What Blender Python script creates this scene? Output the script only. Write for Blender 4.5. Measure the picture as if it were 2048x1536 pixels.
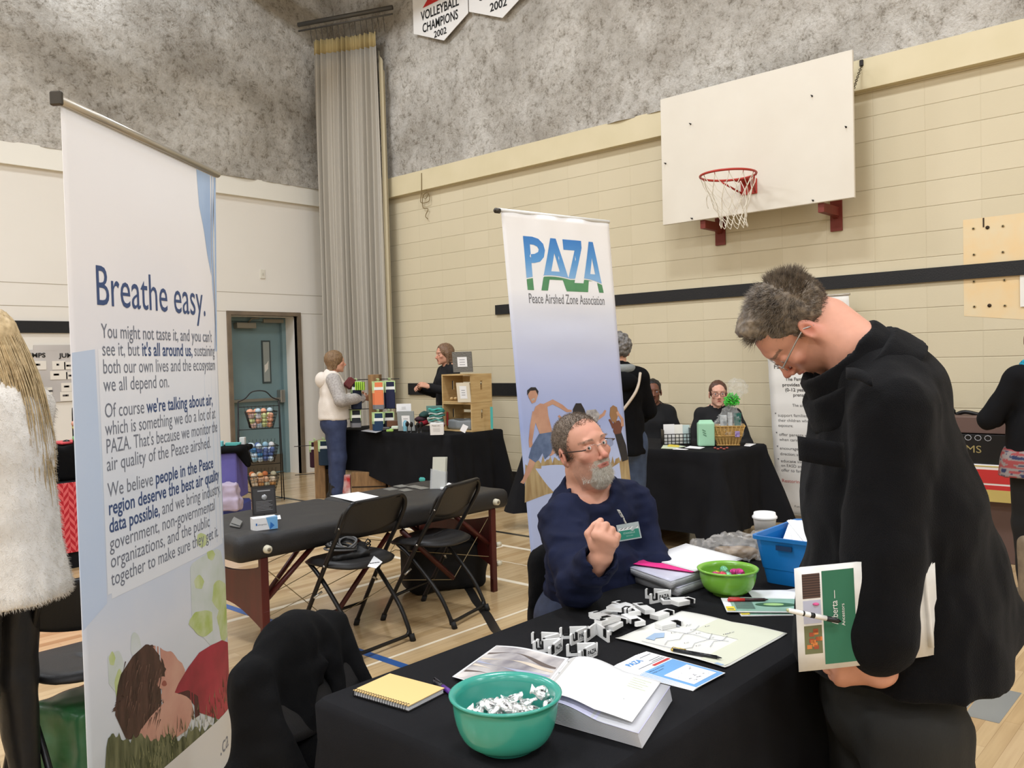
import bpy, math, random
import numpy as np
from mathutils import Vector, Matrix, Euler
for o in list(bpy.data.objects): bpy.data.objects.remove(o)
SC = bpy.context.scene
COL = SC.collection
PI = math.pi
# ------------------------------------------------------------------ camera
YAW, PITCH, ROLL, FPX, CH = -0.834277, 0.0281984, 0.0264866, 1707.25, 1.444
def cam_rows():
    fw = np.array([-math.sin(YAW)*math.cos(PITCH), math.cos(YAW)*math.cos(PITCH), -math.sin(PITCH)])
    r = np.array([math.cos(YAW), math.sin(YAW), 0.]); d = np.cross(fw, r)
    c, s = math.cos(ROLL), math.sin(ROLL)
    return np.array([c*r+s*d, -s*r+c*d, fw])
CR = cam_rows()
cam = bpy.data.cameras.new('camera'); camo = bpy.data.objects.new('camera', cam); COL.objects.link(camo)
cam.sensor_width = 36; cam.lens = FPX/2048*36; cam.clip_start = .05; cam.clip_end = 100
m = Matrix.Identity(4)
for i in range(3):
    m[i][0] = CR[0][i]; m[i][1] = -CR[1][i]; m[i][2] = -CR[2][i]
m[2][3] = CH
camo.matrix_world = m
SC.camera = camo
SC.view_settings.view_transform = 'Standard'; SC.view_settings.look = 'None'
SC.view_settings.gamma = 1; SC.view_settings.use_curve_mapping = False
SC.view_settings.exposure = 0.0
w = bpy.data.worlds.new('world'); SC.world = w; w.use_nodes = True
w.node_tree.nodes['Background'].inputs[0].default_value = (.9, .93, 1, 1)
w.node_tree.nodes['Background'].inputs[1].default_value = .3
LIGHT_POWER = 168
for lx in (3.7, -1.3, -6):
    for ly in (7.6, 2.6, -2.4, -7):
        l = bpy.data.lights.new('ceiling_lamp', 'AREA'); l.shape = 'RECTANGLE'; l.size = .7; l.size_y = 1.3
        l.energy = LIGHT_POWER; l.color = (.86, .915, 1)
        lo = bpy.data.objects.new('ceiling_lamp', l); COL.objects.link(lo); lo.location = (lx, ly, 6.86)
# real positions worked out from the survey of the photograph
def D(px, py, dep):                     # point on the sight line of a pixel, dep metres deep
    v = CR.T @ (np.array([(px-1024)/FPX, (py-768)/FPX, 1.])*dep)
    return Vector((v[0], v[1], v[2]+CH))
def atz(px, py, z):
    d = CR.T @ np.array([(px-1024)/FPX, (py-768)/FPX, 1.]); t = (z-CH)/d[2]
    return Vector((d[0]*t, d[1]*t, z))
def atx(px, py, x):
    d = CR.T @ np.array([(px-1024)/FPX, (py-768)/FPX, 1.]); t = x/d[0]
    return Vector((x, d[1]*t, CH+d[2]*t))
def aty(px, py, y):
    d = CR.T @ np.array([(px-1024)/FPX, (py-768)/FPX, 1.]); t = y/d[1]
    return Vector((d[0]*t, y, CH+d[2]*t))
CAMR = Vector(CR[0]); CAMU = Vector(-CR[1]); CAMF = Vector(CR[2])
# ------------------------------------------------------------------ materials
def lin(c):
    if isinstance(c, str): c = [int(c[i:i+2], 16) for i in (0, 2, 4)]
    o = []
    for v in c[:3]:
        v = v/255.
        o.append(v/12.92 if v <= .04045 else ((v+.055)/1.055)**2.4)
    return (*o, 1)
MATS = {}
def mat(name, col, rough=.6, metal=0., spec=.5, var=None, vscale=8., bump=0., bscale=60., trans=0., ior=1.45,
        alpha=1., emit=0., attr=None, coat=0., sheen=0., stretch=(1, 1, 1), bdist=.01, obj=True, vdet=4):
    if name in MATS: return MATS[name]
    M = bpy.data.materials.new(name); M.use_nodes = True; nt = M.node_tree; N = nt.nodes; L = nt.links
    b = N['Principled BSDF']
    b.inputs['Base Color'].default_value = lin(col); b.inputs['Roughness'].default_value = rough
    b.inputs['Metallic'].default_value = metal; b.inputs['Specular IOR Level'].default_value = spec
    b.inputs['Transmission Weight'].default_value = trans; b.inputs['IOR'].default_value = ior
    b.inputs['Alpha'].default_value = alpha; b.inputs['Coat Weight'].default_value = coat
    b.inputs['Sheen Weight'].default_value = sheen
    if emit: b.inputs['Emission Color'].default_value = lin(col); b.inputs['Emission Strength'].default_value = emit
    if var or bump:
        tc = N.new('ShaderNodeTexCoord'); mp = N.new('ShaderNodeMapping'); mp.inputs['Scale'].default_value = stretch
        L.new(tc.outputs['Object'], mp.inputs['Vector'])
    src = None
    if attr:
        a = N.new('ShaderNodeVertexColor'); a.layer_name = attr; src = a.outputs['Color']
        L.new(src, b.inputs['Base Color'])
    if var:
        n = N.new('ShaderNodeTexNoise'); n.inputs['Scale'].default_value = vscale; n.inputs['Detail'].default_value = vdet
        L.new(mp.outputs[0], n.inputs['Vector'])
        r = N.new('ShaderNodeValToRGB'); r.color_ramp.elements[0].position = .3; r.color_ramp.elements[1].position = .7
        L.new(n.outputs['Fac'], r.inputs[0])
        if src:
            r.color_ramp.elements[0].color = (*[1-var]*3, 1); r.color_ramp.elements[1].color = (1, 1, 1, 1)
            mx = N.new('ShaderNodeMix'); mx.data_type = 'RGBA'; mx.blend_type = 'MULTIPLY'; mx.inputs[0].default_value = 1
            L.new(src, mx.inputs[6]); L.new(r.outputs[0], mx.inputs[7]); L.new(mx.outputs[2], b.inputs['Base Color'])
        else:
            r.color_ramp.elements[0].color = lin(col); r.color_ramp.elements[1].color = lin(var)
            L.new(r.outputs[0], b.inputs['Base Color'])
    if bump:
        n = N.new('ShaderNodeTexNoise'); n.inputs['Scale'].default_value = bscale; n.inputs['Detail'].default_value = 4
        L.new(mp.outputs[0], n.inputs['Vector'])
        bp = N.new('ShaderNodeBump'); bp.inputs['Strength'].default_value = bump; bp.inputs['Distance'].default_value = bdist
        L.new(n.outputs['Fac'], bp.inputs['Height']); L.new(bp.outputs[0], b.inputs['Normal'])
    MATS[name] = M
    return M
def P(name, c): return mat(name, c, rough=.55)
# ------------------------------------------------------------------ object helpers
def tag(o, label=None, cat=None, group=None, kind=None):
    if label: o['label'] = label
    if cat: o['category'] = cat
    if group: o['group'] = group
    if kind: o['kind'] = kind
    return o
def thing(name, label, cat, loc=(0, 0, 0), rz=0, group=None):
    o = bpy.data.objects.new(name, None); COL.objects.link(o)
    o.location = loc; o.rotation_euler = (0, 0, rz); o.empty_display_size = .1
    o['_m'] = 0
    del o['_m']
    return tag(o, label, cat, group)
def wm(o):
    M = Matrix.LocRotScale(o.location, o.rotation_euler, o.scale)
    if o.parent: M = wm(o.parent) @ o.matrix_parent_inverse @ M
    return M
def dup(root, loc=None, rz=None, label=None, group=None, par=None, rot=None):
    r = root.copy(); COL.objects.link(r)
    if par: r.parent = par
    if loc is not None: r.location = loc
    if rz is not None: r.rotation_euler = (0, 0, rz)
    if rot is not None: r.rotation_euler = rot
    if label: r['label'] = label
    if group: r['group'] = group
    for ch in [c for c in bpy.data.objects if c.parent == root]: dup(ch, par=r)
    return r
FONT = bpy.data.curves.new('f', 'FONT').font
_tc = {}
def text_mesh(s, bold=0., shear=0.):
    k = (s, bold, shear)
    if k in _tc: return _tc[k]
    c = bpy.data.curves.new('t', 'FONT'); c.body = s; c.size = 1; c.offset = bold; c.shear = shear; c.resolution_u = 3
    o = bpy.data.objects.new('t', c); COL.objects.link(o)
    dg = bpy.context.evaluated_depsgraph_get(); me = bpy.data.meshes.new_from_object(o.evaluated_get(dg))
    vs = [(v.co.x, v.co.y) for v in me.vertices]; fs = [tuple(p.vertices) for p in me.polygons]
    bpy.data.objects.remove(o); bpy.data.curves.remove(c); bpy.data.meshes.remove(me)
    _tc[k] = (vs, fs); return _tc[k]
class MB:
    def __init__(s, T=None): s.v = []; s.f = []; s.m = []; s.T = T; s.mi = 0; s.sm = []; s.smooth = True
    def add(s, vs, fs, smooth=None):
        n = len(s.v)
        for p in vs:
            p = Vector(p)
            s.v.append(s.T @ p if s.T is not None else p)
        for f in fs:
            s.f.append(tuple(i+n for i in f)); s.m.append(s.mi); s.sm.append(s.smooth if smooth is None else smooth)
        return s
    def box(s, c, d, R=None, bev=0.):
        hx, hy, hz = d[0]/2, d[1]/2, d[2]/2; c = Vector(c)
        if bev <= 0:
            vs = [Vector((x, y, z)) for x in (-hx, hx) for y in (-hy, hy) for z in (-hz, hz)]
            fs = [(0, 1, 3, 2), (4, 6, 7, 5), (0, 4, 5, 1), (2, 3, 7, 6), (0, 2, 6, 4), (1, 5, 7, 3)]
        else:
            b = min(bev, hx*.99, hy*.99, hz*.99); vs = []; idx = {}
            for sx in (-1, 1):
                for sy in (-1, 1):
                    for sz in (-1, 1):
                        for a in range(3):
                            p = [sx*(hx-b), sy*(hy-b), sz*(hz-b)]; p[a] = (sx*hx, sy*hy, sz*hz)[a]
                            idx[(sx, sy, sz, a)] = len(vs); vs.append(Vector(p))
            fs = []
            for a in range(3):
                o1, o2 = [(1, 2), (2, 0), (0, 1)][a]
                for sg in (-1, 1):
                    q = []
                    for s1, s2 in ((-1, -1), (1, -1), (1, 1), (-1, 1)):
                        k = [0, 0, 0]; k[a] = sg; k[o1] = s1; k[o2] = s2; q.append(idx[(*k, a)])
                    fs.append(tuple(q if sg > 0 else q[::-1]))
                for s1 in (-1, 1):
                    for s2 in (-1, 1):
                        k0 = [0, 0, 0]; k1 = [0, 0, 0]; k0[a] = -1; k1[a] = 1
                        k0[o1] = k1[o1] = s1; k0[o2] = k1[o2] = s2
                        q = [idx[(*k0, o1)], idx[(*k1, o1)], idx[(*k1, o2)], idx[(*k0, o2)]]
                        fs.append(tuple(q if s1*s2 > 0 else q[::-1]))
            for sx in (-1, 1):
                for sy in (-1, 1):
                    for sz in (-1, 1):
                        q = [idx[(sx, sy, sz, a)] for a in range(3)]
                        fs.append(tuple(q if sx*sy*sz > 0 else q[::-1]))
        if R is not None: vs = [R @ v for v in vs]
        return s.add([v+c for v in vs], fs, False)
    def span(s, a, b, bev=0.):
        a = Vector(a); b = Vector(b); return s.box((a+b)/2, [abs(x) for x in (b-a)], None, bev)
    def tube(s, pts, r, n=8, cap=True, flat=None):
        pts = [Vector(p) for p in pts]; k = len(pts)
        rs = r if hasattr(r, '__len__') else [r]*k
        up = None; vs = []
        for i, p in enumerate(pts):
            t = (pts[min(i+1, k-1)]-pts[max(i-1, 0)])
            t = t.normalized() if t.length > 1e-9 else Vector((0, 0, 1))
            if up is None:
                up = Vector(flat) if flat is not None else (Vector((0, 0, 1)) if abs(t.z) < .9 else Vector((1, 0, 0)))
            a = (up-t*up.dot(t)); a = a.normalized() if a.length > 1e-6 else t.orthogonal().normalized()
            up = a; b = t.cross(a)
            for j in range(n):
                an = 2*PI*j/n
                vs.append(p+(a*math.cos(an)+b*math.sin(an))*rs[i])
        fs = [(i*n+j, i*n+(j+1) % n, (i+1)*n+(j+1) % n, (i+1)*n+j) for i in range(k-1) for j in range(n)]
        if cap: fs += [tuple(range(n))[::-1], tuple((k-1)*n+j for j in range(n))]
        return s.add(vs, fs)
    def lathe(s, prof, c=(0, 0, 0), n=32, R=None, sc=(1, 1)):
        c = Vector(c); vs = []; k = len(prof)
        for r, z in prof:
            for j in range(n):
                a = 2*PI*j/n; p = Vector((r*math.cos(a)*sc[0], r*math.sin(a)*sc[1], z))
                vs.append((R @ p if R is not None else p)+c)
        fs = [(i*n+j, i*n+(j+1) % n, (i+1)*n+(j+1) % n, (i+1)*n+j) for i in range(k-1) for j in range(n)]
        if prof[0][0] > 1e-6: pass
        return s.add(vs, fs)
    def ball(s, c, r, n=12, R=None):
        r = r if hasattr(r, '__len__') else (r, r, r); c = Vector(c); k = n//2; vs = []
        for i in range(k+1):
            th = PI*i/k
            for j in range(n):
                a = 2*PI*j/n; p = Vector((r[0]*math.sin(th)*math.cos(a), r[1]*math.sin(th)*math.sin(a), -r[2]*math.cos(th)))
                vs.append((R @ p if R is not None else p)+c)
        return s.add(vs, [(i*n+j, i*n+(j+1) % n, (i+1)*n+(j+1) % n, (i+1)*n+j) for i in range(k) for j in range(n)])
    def prism(s, poly, o, u, v, th):        # 2-D outline in the plane (o,u,v), thickness th along u x v
        o = Vector(o); u = Vector(u); v = Vector(v); w_ = u.cross(v).normalized()*th; k = len(poly)
        a = [o+u*p[0]+v*p[1] for p in poly]
        vs = a+[p+w_ for p in a]
        fs = [tuple(range(k))[::-1], tuple(range(k, 2*k))]+[(i, (i+1) % k, (i+1) % k+k, i+k) for i in range(k)]
        return s.add(vs, fs, False)
    def poly(s, pts, o=None, u=None, v=None, warp=None):
        if warp: vs = [warp(*p) for p in pts]
        elif o is not None: o = Vector(o); u = Vector(u); v = Vector(v); vs = [o+u*p[0]+v*p[1] for p in pts]
        else: vs = pts
        return s.add(vs, [tuple(range(len(vs)))], False)
    def grid(s, fn, nu, nv, th=0., close=False):
        vs = [Vector(fn(i/nu, j/nv)) for i in range(nu+1) for j in range(nv+1)]
        q = lambda i, j: i*(nv+1)+j
        fs = [(q(i, j), q(i+1, j), q(i+1, j+1), q(i, j+1)) for i in range(nu) for j in range(nv)]
        if th:
            nr = [Vector((0, 0, 0)) for _ in vs]
            for f in fs:
                n_ = (vs[f[1]]-vs[f[0]]).cross(vs[f[3]]-vs[f[0]])
                for i in f: nr[i] += n_
            k = len(vs); vs = vs+[vs[i]-nr[i].normalized()*th if nr[i].length > 0 else vs[i] for i in range(k)]
            b = [tuple(i+k for i in f[::-1]) for f in fs]
            rim = [q(i, 0) for i in range(nu+1)]+[q(nu, j) for j in range(1, nv+1)]+[q(i, nv) for i in range(nu-1, -1, -1)]+[q(0, j) for j in range(nv-1, 0, -1)]
            e = [(rim[(i+1) % len(rim)], rim[i], rim[i]+k, rim[(i+1) % len(rim)]+k) for i in range(len(rim))]
            fs = fs+b+e
        return s.add(vs, fs)
    def text(s, t, o=(0, 0, 0), u=(1, 0, 0), v=(0, 1, 0), size=.1, align='l', width=None, bold=0., warp=None, shear=0., ox=0., oy=0.):
        vs, fs = text_mesh(t, bold, shear)
        if not vs: return s
        w_ = max(x for x, y in vs); kx = size
        if width: kx = width/w_
        sh = {'l': 0, 'c': -w_/2, 'r': -w_}[align]
        if warp: pts = [warp(ox+(x+sh)*kx, oy+y*size) for x, y in vs]
        else:
            o = Vector(o); u = Vector(u); v = Vector(v); pts = [o+u*((x+sh)*kx)+v*(y*size) for x, y in vs]
        return s.add(pts, fs, False)
    def build(s, name, mats, parent=None, bevel=None, sub=None, weld=False, solid=None):
        me = bpy.data.meshes.new(name)
        mats = mats if isinstance(mats, (list, tuple)) else [mats]
        org = Vector((0, 0, 0))
        if parent is None and s.v:
            xs = [p.x for p in s.v]; ys = [p.y for p in s.v]; zs = [p.z for p in s.v]
            org = Vector(((min(xs)+max(xs))/2, (min(ys)+max(ys))/2, min(zs)))
        me.from_pydata([tuple(p-org) for p in s.v], [], s.f)
        for M in mats: me.materials.append(M)
        me.polygons.foreach_set('material_index', s.m)
        me.polygons.foreach_set('use_smooth', s.sm); me.update()
        o = bpy.data.objects.new(name, me); COL.objects.link(o); o.location = org
        if weld:
            md = o.modifiers.new('w', 'WELD'); md.merge_threshold = 1e-4
        if solid:
            md = o.modifiers.new('s', 'SOLIDIFY'); md.thickness = solid; md.offset = 0
        if bevel:
            md = o.modifiers.new('b', 'BEVEL'); md.width = bevel; md.segments = 2; md.limit_method = 'ANGLE'
        if sub:
            md = o.modifiers.new('s', 'SUBSURF'); md.levels = sub; md.render_levels = sub
        if parent:
            o.parent = parent; o.matrix_parent_inverse = wm(parent).inverted()
        return o
def struct(name, mb, m_, label=None, **k):
    o = mb.build(name, m_, **k); o['kind'] = 'structure'
    if label: o['label'] = label
    return o
def top(name, mb, m_, label, cat, group=None, **k):
    return tag(mb.build(name, m_, **k), label, cat, group)
def TRS(loc, rz=0, rx=0, ry=0): return Matrix.Translation(loc) @ Euler((rx, ry, rz)).to_matrix().to_4x4()
def frame(o, x, y):                     # matrix from origin and two axes
    x = Vector(x).normalized(); y = Vector(y); z = x.cross(y).normalized(); y = z.cross(x)
    M = Matrix.Identity(4)
    for i in range(3): M[i][0] = x[i]; M[i][1] = y[i]; M[i][2] = z[i]; M[i][3] = o[i]
    return M
def bez(p, n=8):                        # smooth curve through the points
    p = [Vector(q) for q in p]; out = []
    for i in range(len(p)-1):
        a = p[max(i-1, 0)]; b = p[i]; c = p[i+1]; d = p[min(i+2, len(p)-1)]
        for j in range(n):
            t = j/n; out.append(.5*((2*b)+(c-a)*t+(2*a-5*b+4*c-d)*t*t+(3*b-a-3*c+d)*t**3))
    return out+[p[-1]]
RND = random.Random(7)
# ------------------------------------------------------------------ the room
XB, YA = 7.287, 9.771
def node_mat(name, rough=.6, spec=.3):
    M = bpy.data.materials.new(name); M.use_nodes = True; nt = M.node_tree
    b = nt.nodes['Principled BSDF']; b.inputs['Roughness'].default_value = rough; b.inputs['Specular IOR Level'].default_value = spec
    def nd(t, **k):
        n = nt.nodes.new('ShaderNode'+t)
        for a, v in k.items():
            if hasattr(n, a): setattr(n, a, v)
            else: n.inputs[a].default_value = v
        return n
    return M, nt, b, nd, lambda a, c: nt.links.new(a, c)
def math_node(nd, ln, op, a, b=None, c=None):
    n = nd('Math', operation=op)
    for i, x in enumerate((a, b, c)):
        if x is None: continue
        if isinstance(x, (int, float)): n.inputs[i].default_value = x
        else: ln(x, n.inputs[i])
    return n.outputs[0]
def wall_block():
    M, nt, b, nd, ln = node_mat('painted_block', .55, .35)
    tc = nd('TexCoord'); g = nd('NewGeometry'); sp = nd('SeparateXYZ'); ln(g.outputs['Position'], sp.inputs[0])
    y = math_node(nd, ln, 'SUBTRACT', sp.outputs[1], 2.519-.4*20); z = math_node(nd, ln, 'SUBTRACT', sp.outputs[2], 2.572-.2*20)
    fy = math_node(nd, ln, 'PINGPONG', y, .2); fz = math_node(nd, ln, 'PINGPONG', z, .1)
    my = math_node(nd, ln, 'SUBTRACT', 1, math_node(nd, ln, 'SMOOTH_MIN', math_node(nd, ln, 'DIVIDE', fy, .006), 1, .3))
    mz = math_node(nd, ln, 'SUBTRACT', 1, math_node(nd, ln, 'SMOOTH_MIN', math_node(nd, ln, 'DIVIDE', fz, .005), 1, .3))
    j = math_node(nd, ln, 'MAXIMUM', math_node(nd, ln, 'MULTIPLY', my, .3), mz)
    n = nd('TexNoise'); n.inputs['Scale'].default_value = 1.3; n.inputs['Detail'].default_value = 5; ln(g.outputs['Position'], n.inputs['Vector'])
    # each block its own faint tone
    wn = nd('TexWhiteNoise', noise_dimensions='2D'); cb = nd('CombineXYZ')
    ln(math_node(nd, ln, 'FLOOR', math_node(nd, ln, 'DIVIDE', y, .4)), cb.inputs[0]); ln(math_node(nd, ln, 'FLOOR', math_node(nd, ln, 'DIVIDE', z, .2)), cb.inputs[1])
    ln(cb.outputs[0], wn.inputs['Vector'])
    f = math_node(nd, ln, 'ADD', math_node(nd, ln, 'MULTIPLY', n.outputs['Fac'], .6), math_node(nd, ln, 'MULTIPLY', wn.outputs['Value'], .4))
    mx = nd('Mix', data_type='RGBA'); ln(f, mx.inputs[0]); mx.inputs[6].default_value = lin((205, 193, 162)); mx.inputs[7].default_value = lin((215, 203, 174))
    m2 = nd('Mix', data_type='RGBA'); ln(math_node(nd, ln, 'MULTIPLY', j, .34), m2.inputs[0]); ln(mx.outputs[2], m2.inputs[6]); m2.inputs[7].default_value = lin((150, 132, 96))
    ln(m2.outputs[2], b.inputs['Base Color'])
    n2 = nd('TexNoise'); n2.inputs['Scale'].default_value = 70; n2.inputs['Detail'].default_value = 4; ln(g.outputs['Position'], n2.inputs['Vector'])
    h = math_node(nd, ln, 'SUBTRACT', math_node(nd, ln, 'MULTIPLY', n2.outputs['Fac'], .12), j)
    bp = nd('Bump'); bp.inputs['Strength'].default_value = .6; bp.inputs['Distance'].default_value = .006; ln(h, bp.inputs['Height']); ln(bp.outputs[0], b.inputs['Normal'])
    return M
def wall_panel():
    M, nt, b, nd, ln = node_mat('white_panel', .5, .3)
    g = nd('NewGeometry'); sp = nd('SeparateXYZ'); ln(g.outputs['Position'], sp.inputs[0])
    n = nd('TexNoise'); n.inputs['Scale'].default_value = .8; n.inputs['Detail'].default_value = 5; ln(g.outputs['Position'], n.inputs['Vector'])
    mx = nd('Mix', data_type='RGBA'); ln(n.outputs['Fac'], mx.inputs[0]); mx.inputs[6].default_value = lin((228, 222, 210)); mx.inputs[7].default_value = lin((238, 233, 224))
    ln(mx.outputs[2], b.inputs['Base Color'])
    return M
def insulation():
    M, nt, b, nd, ln = node_mat('sprayed_insulation', .95, .1)
    g = nd('NewGeometry')
    def noise(s, d, r=.6, off=0):
        n = nd('TexNoise'); n.inputs['Scale'].default_value = s; n.inputs['Detail'].default_value = d; n.inputs['Roughness'].default_value = r
        n.inputs['Distortion'].default_value = off; ln(g.outputs['Position'], n.inputs['Vector']); return n.outputs['Fac']
    a = noise(1.1, 3); c = noise(11, 6, .7, .35); d = noise(42, 5, .7, .3)
    f = math_node(nd, ln, 'ADD', math_node(nd, ln, 'MULTIPLY', c, .62), math_node(nd, ln, 'MULTIPLY', d, .38))
    r = nd('ValToRGB'); ln(f, r.inputs[0]); e = r.color_ramp.elements
    e[0].position = .34; e[0].color = lin((128, 121, 110)); e[1].position = .58; e[1].color = lin((218, 214, 206))
    k = e.new(.42); k.color = lin((176, 170, 159)); k = e.new(.48); k.color = lin((202, 197, 188))
    m2 = nd('Mix', data_type='RGBA', blend_type='MULTIPLY'); m2.inputs[0].default_value = 1; ln(r.outputs[0], m2.inputs[6])
    r2 = nd('ValToRGB'); ln(a, r2.inputs[0]); r2.color_ramp.elements[0].position = .35; r2.color_ramp.elements[0].color = (.62, .60, .57, 1)
    r2.color_ramp.elements[1].position = .62; r2.color_ramp.elements[1].color = (1, 1, 1, 1)
    ln(r2.outputs[0], m2.inputs[7]); ln(m2.outputs[2], b.inputs['Base Color'])
    bp = nd('Bump'); bp.inputs['Strength'].default_value = .9; bp.inputs['Distance'].default_value = .045; ln(f, bp.inputs['Height']); ln(bp.outputs[0], b.inputs['Normal'])
    return M
def wood_floor():
    M, nt, b, nd, ln = node_mat('maple_floor', .22, .5)
    b.inputs['Coat Weight'].default_value = .25; b.inputs['Coat Roughness'].default_value = .12
    g = nd('NewGeometry'); sp = nd('SeparateXYZ'); ln(g.outputs['Position'], sp.inputs[0])
    W = .057
    row = math_node(nd, ln, 'FLOOR', math_node(nd, ln, 'DIVIDE', math_node(nd, ln, 'ADD', sp.outputs[1], 20), W))
    wr = nd('TexWhiteNoise', noise_dimensions='1D'); ln(row, wr.inputs['W'])
    xs = math_node(nd, ln, 'ADD', math_node(nd, ln, 'ADD', sp.outputs[0], 20), math_node(nd, ln, 'MULTIPLY', wr.outputs['Value'], 3))
    col = math_node(nd, ln, 'FLOOR', math_node(nd, ln, 'DIVIDE', xs, .62))
    cb = nd('CombineXYZ'); ln(row, cb.inputs[0]); ln(col, cb.inputs[1])
    wn = nd('TexWhiteNoise', noise_dimensions='2D'); ln(cb.outputs[0], wn.inputs['Vector'])
    r = nd('ValToRGB'); ln(wn.outputs['Value'], r.inputs[0]); e = r.color_ramp.elements
    e[0].color = lin((178, 146, 104)); e[1].color = lin((210, 182, 140)); k = e.new(.12); k.color = lin((190, 160, 116)); k = e.new(.6); k.color = lin((202, 174, 130))
    mp = nd('Mapping'); mp.inputs['Scale'].default_value = (2.2, 38, 1); ln(g.outputs['Position'], mp.inputs['Vector'])
    n = nd('TexNoise'); n.inputs['Scale'].default_value = 1; n.inputs['Detail'].default_value = 5; ln(mp.outputs[0], n.inputs['Vector'])
    r3 = nd('ValToRGB'); ln(n.outputs['Fac'], r3.inputs[0]); r3.color_ramp.elements[0].position = .3; r3.color_ramp.elements[0].color = (.86, .84, .82, 1)
    r3.color_ramp.elements[1].position = .6; r3.color_ramp.elements[1].color = (1, 1, 1, 1)
    m2 = nd('Mix', data_type='RGBA', blend_type='MULTIPLY'); m2.inputs[0].default_value = 1; ln(r.outputs[0], m2.inputs[6]); ln(r3.outputs[0], m2.inputs[7])
    fy = math_node(nd, ln, 'PINGPONG', math_node(nd, ln, 'ADD', sp.outputs[1], 20), W/2); fx = math_node(nd, ln, 'PINGPONG', xs, .31)
    j = math_node(nd, ln, 'MAXIMUM', math_node(nd, ln, 'LESS_THAN', fy, .0007), math_node(nd, ln, 'LESS_THAN', fx, .0008))
    m3 = nd('Mix', data_type='RGBA'); ln(math_node(nd, ln, 'MULTIPLY', j, .55), m3.inputs[0]); ln(m2.outputs[2], m3.inputs[6]); m3.inputs[7].default_value = lin((120, 86, 48))
    ln(m3.outputs[2], b.inputs['Base Color'])
    return M
M_block = wall_block(); M_white = wall_panel(); M_ins = insulation(); M_floor = wood_floor()
M_bbeam = mat('beige_beam_paint', (218, 205, 170), .5, var=(212, 199, 162), vscale=3)
M_wbeam = mat('white_beam_paint', (238, 234, 222), .5)
M_blackpad = mat('black_strip', (22, 22, 23), .55, bump=.2, bscale=90)
M_joint = mat('panel_joint', (170, 160, 140), .8)
# floor with its court lines
f = MB(); f.span((-9, -10, -.1), (XB, YA+.45, 0))
def strip(a, b, wd, mi, z=.0006):
    a = Vector((*a, z)); b = Vector((*b, z)); d = (b-a).normalized(); n_ = Vector((-d.y, d.x, 0))*wd/2
    f.mi = mi; f.add([a-n_, b-n_, b+n_, a+n_], [(0, 1, 2, 3)], False); f.mi = 0
# 1 white 2 blue 3 black 4 grey
strip((2.614, -9), (2.614, 6.2), .05, 2)
for yy in (4.46,): strip((-8, yy), (4.07, yy), .045, 1, .0005)
strip((4.07, 3.1), (4.07, 7.4), .045, 1); strip((4.835, 3.2), (4.835, 8.2), .045, 1); strip((4.09, 4.515), (4.81, 4.515), .045, 1)
strip((-8, 3.255), (5.2, 3.255), .02, 1, .0004); strip((4.45, 3.2), (4.45, 7.8), .012, 1)
strip((5.2, -9), (5.2, 9.2), .05, 3); strip((-8, 3.3), (1.7, 3.3), .05, 3, .0008)
pts = [(3.9, 4.04), (3.75, 3.80), (3.6, 3.6), (3.45, 3.37), (3.277, 3.138), (3.16, 2.93), (3.07, 2.7), (3.0, 2.45)]
for a, b_ in zip(pts[:-1], pts[1:]): strip(a, b_, .055, 3, .0010)
f.mi = 4; f.add([(3.63, .815, .0007), (4.01, .815, .0007), (4.01, .95, .0007), (3.63, .937, .0007)], [(0, 1, 2, 3)], False)
strip((3.2, .957), (5.1, .957), .02, 4, .0009); f.mi = 0
struct('floor', f, [M_floor, mat('court_white', (236, 224, 200), .3), mat('court_blue', (45, 88, 150), .3), mat('court_black', (38, 36, 34), .3), mat('court_grey', (132, 134, 130), .3)])
# ceiling and shell
c = MB(); c.tube([(-8.9, 8.45, 6.0), (5.5, 8.45, 6.0)], .22, 20); c.tube([(5.6, -9, 6.35), (5.6, 9.4, 6.35)], .12, 16); struct('shade_tubes', c, mat('shade_tube_metal', (170, 170, 166), .5, metal=.4), 'unseen ceiling tubes added to cast shade')  # unseen tubes added above the view to shade the upper wall and curtain
c = MB(); c.span((-9, -10, 7.0), (XB+.2, YA+.2, 7.2)); struct('ceiling', c, mat('ceiling_paint', (205, 200, 190), .9))
c = MB(); c.span((-9.2, -10, 0), (-9, YA, 7)); struct('wall_far', c, M_white)
c = MB(); c.span((-9, -10.2, 0), (XB, -10, 7)); struct('wall_back', c, M_white)
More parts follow.
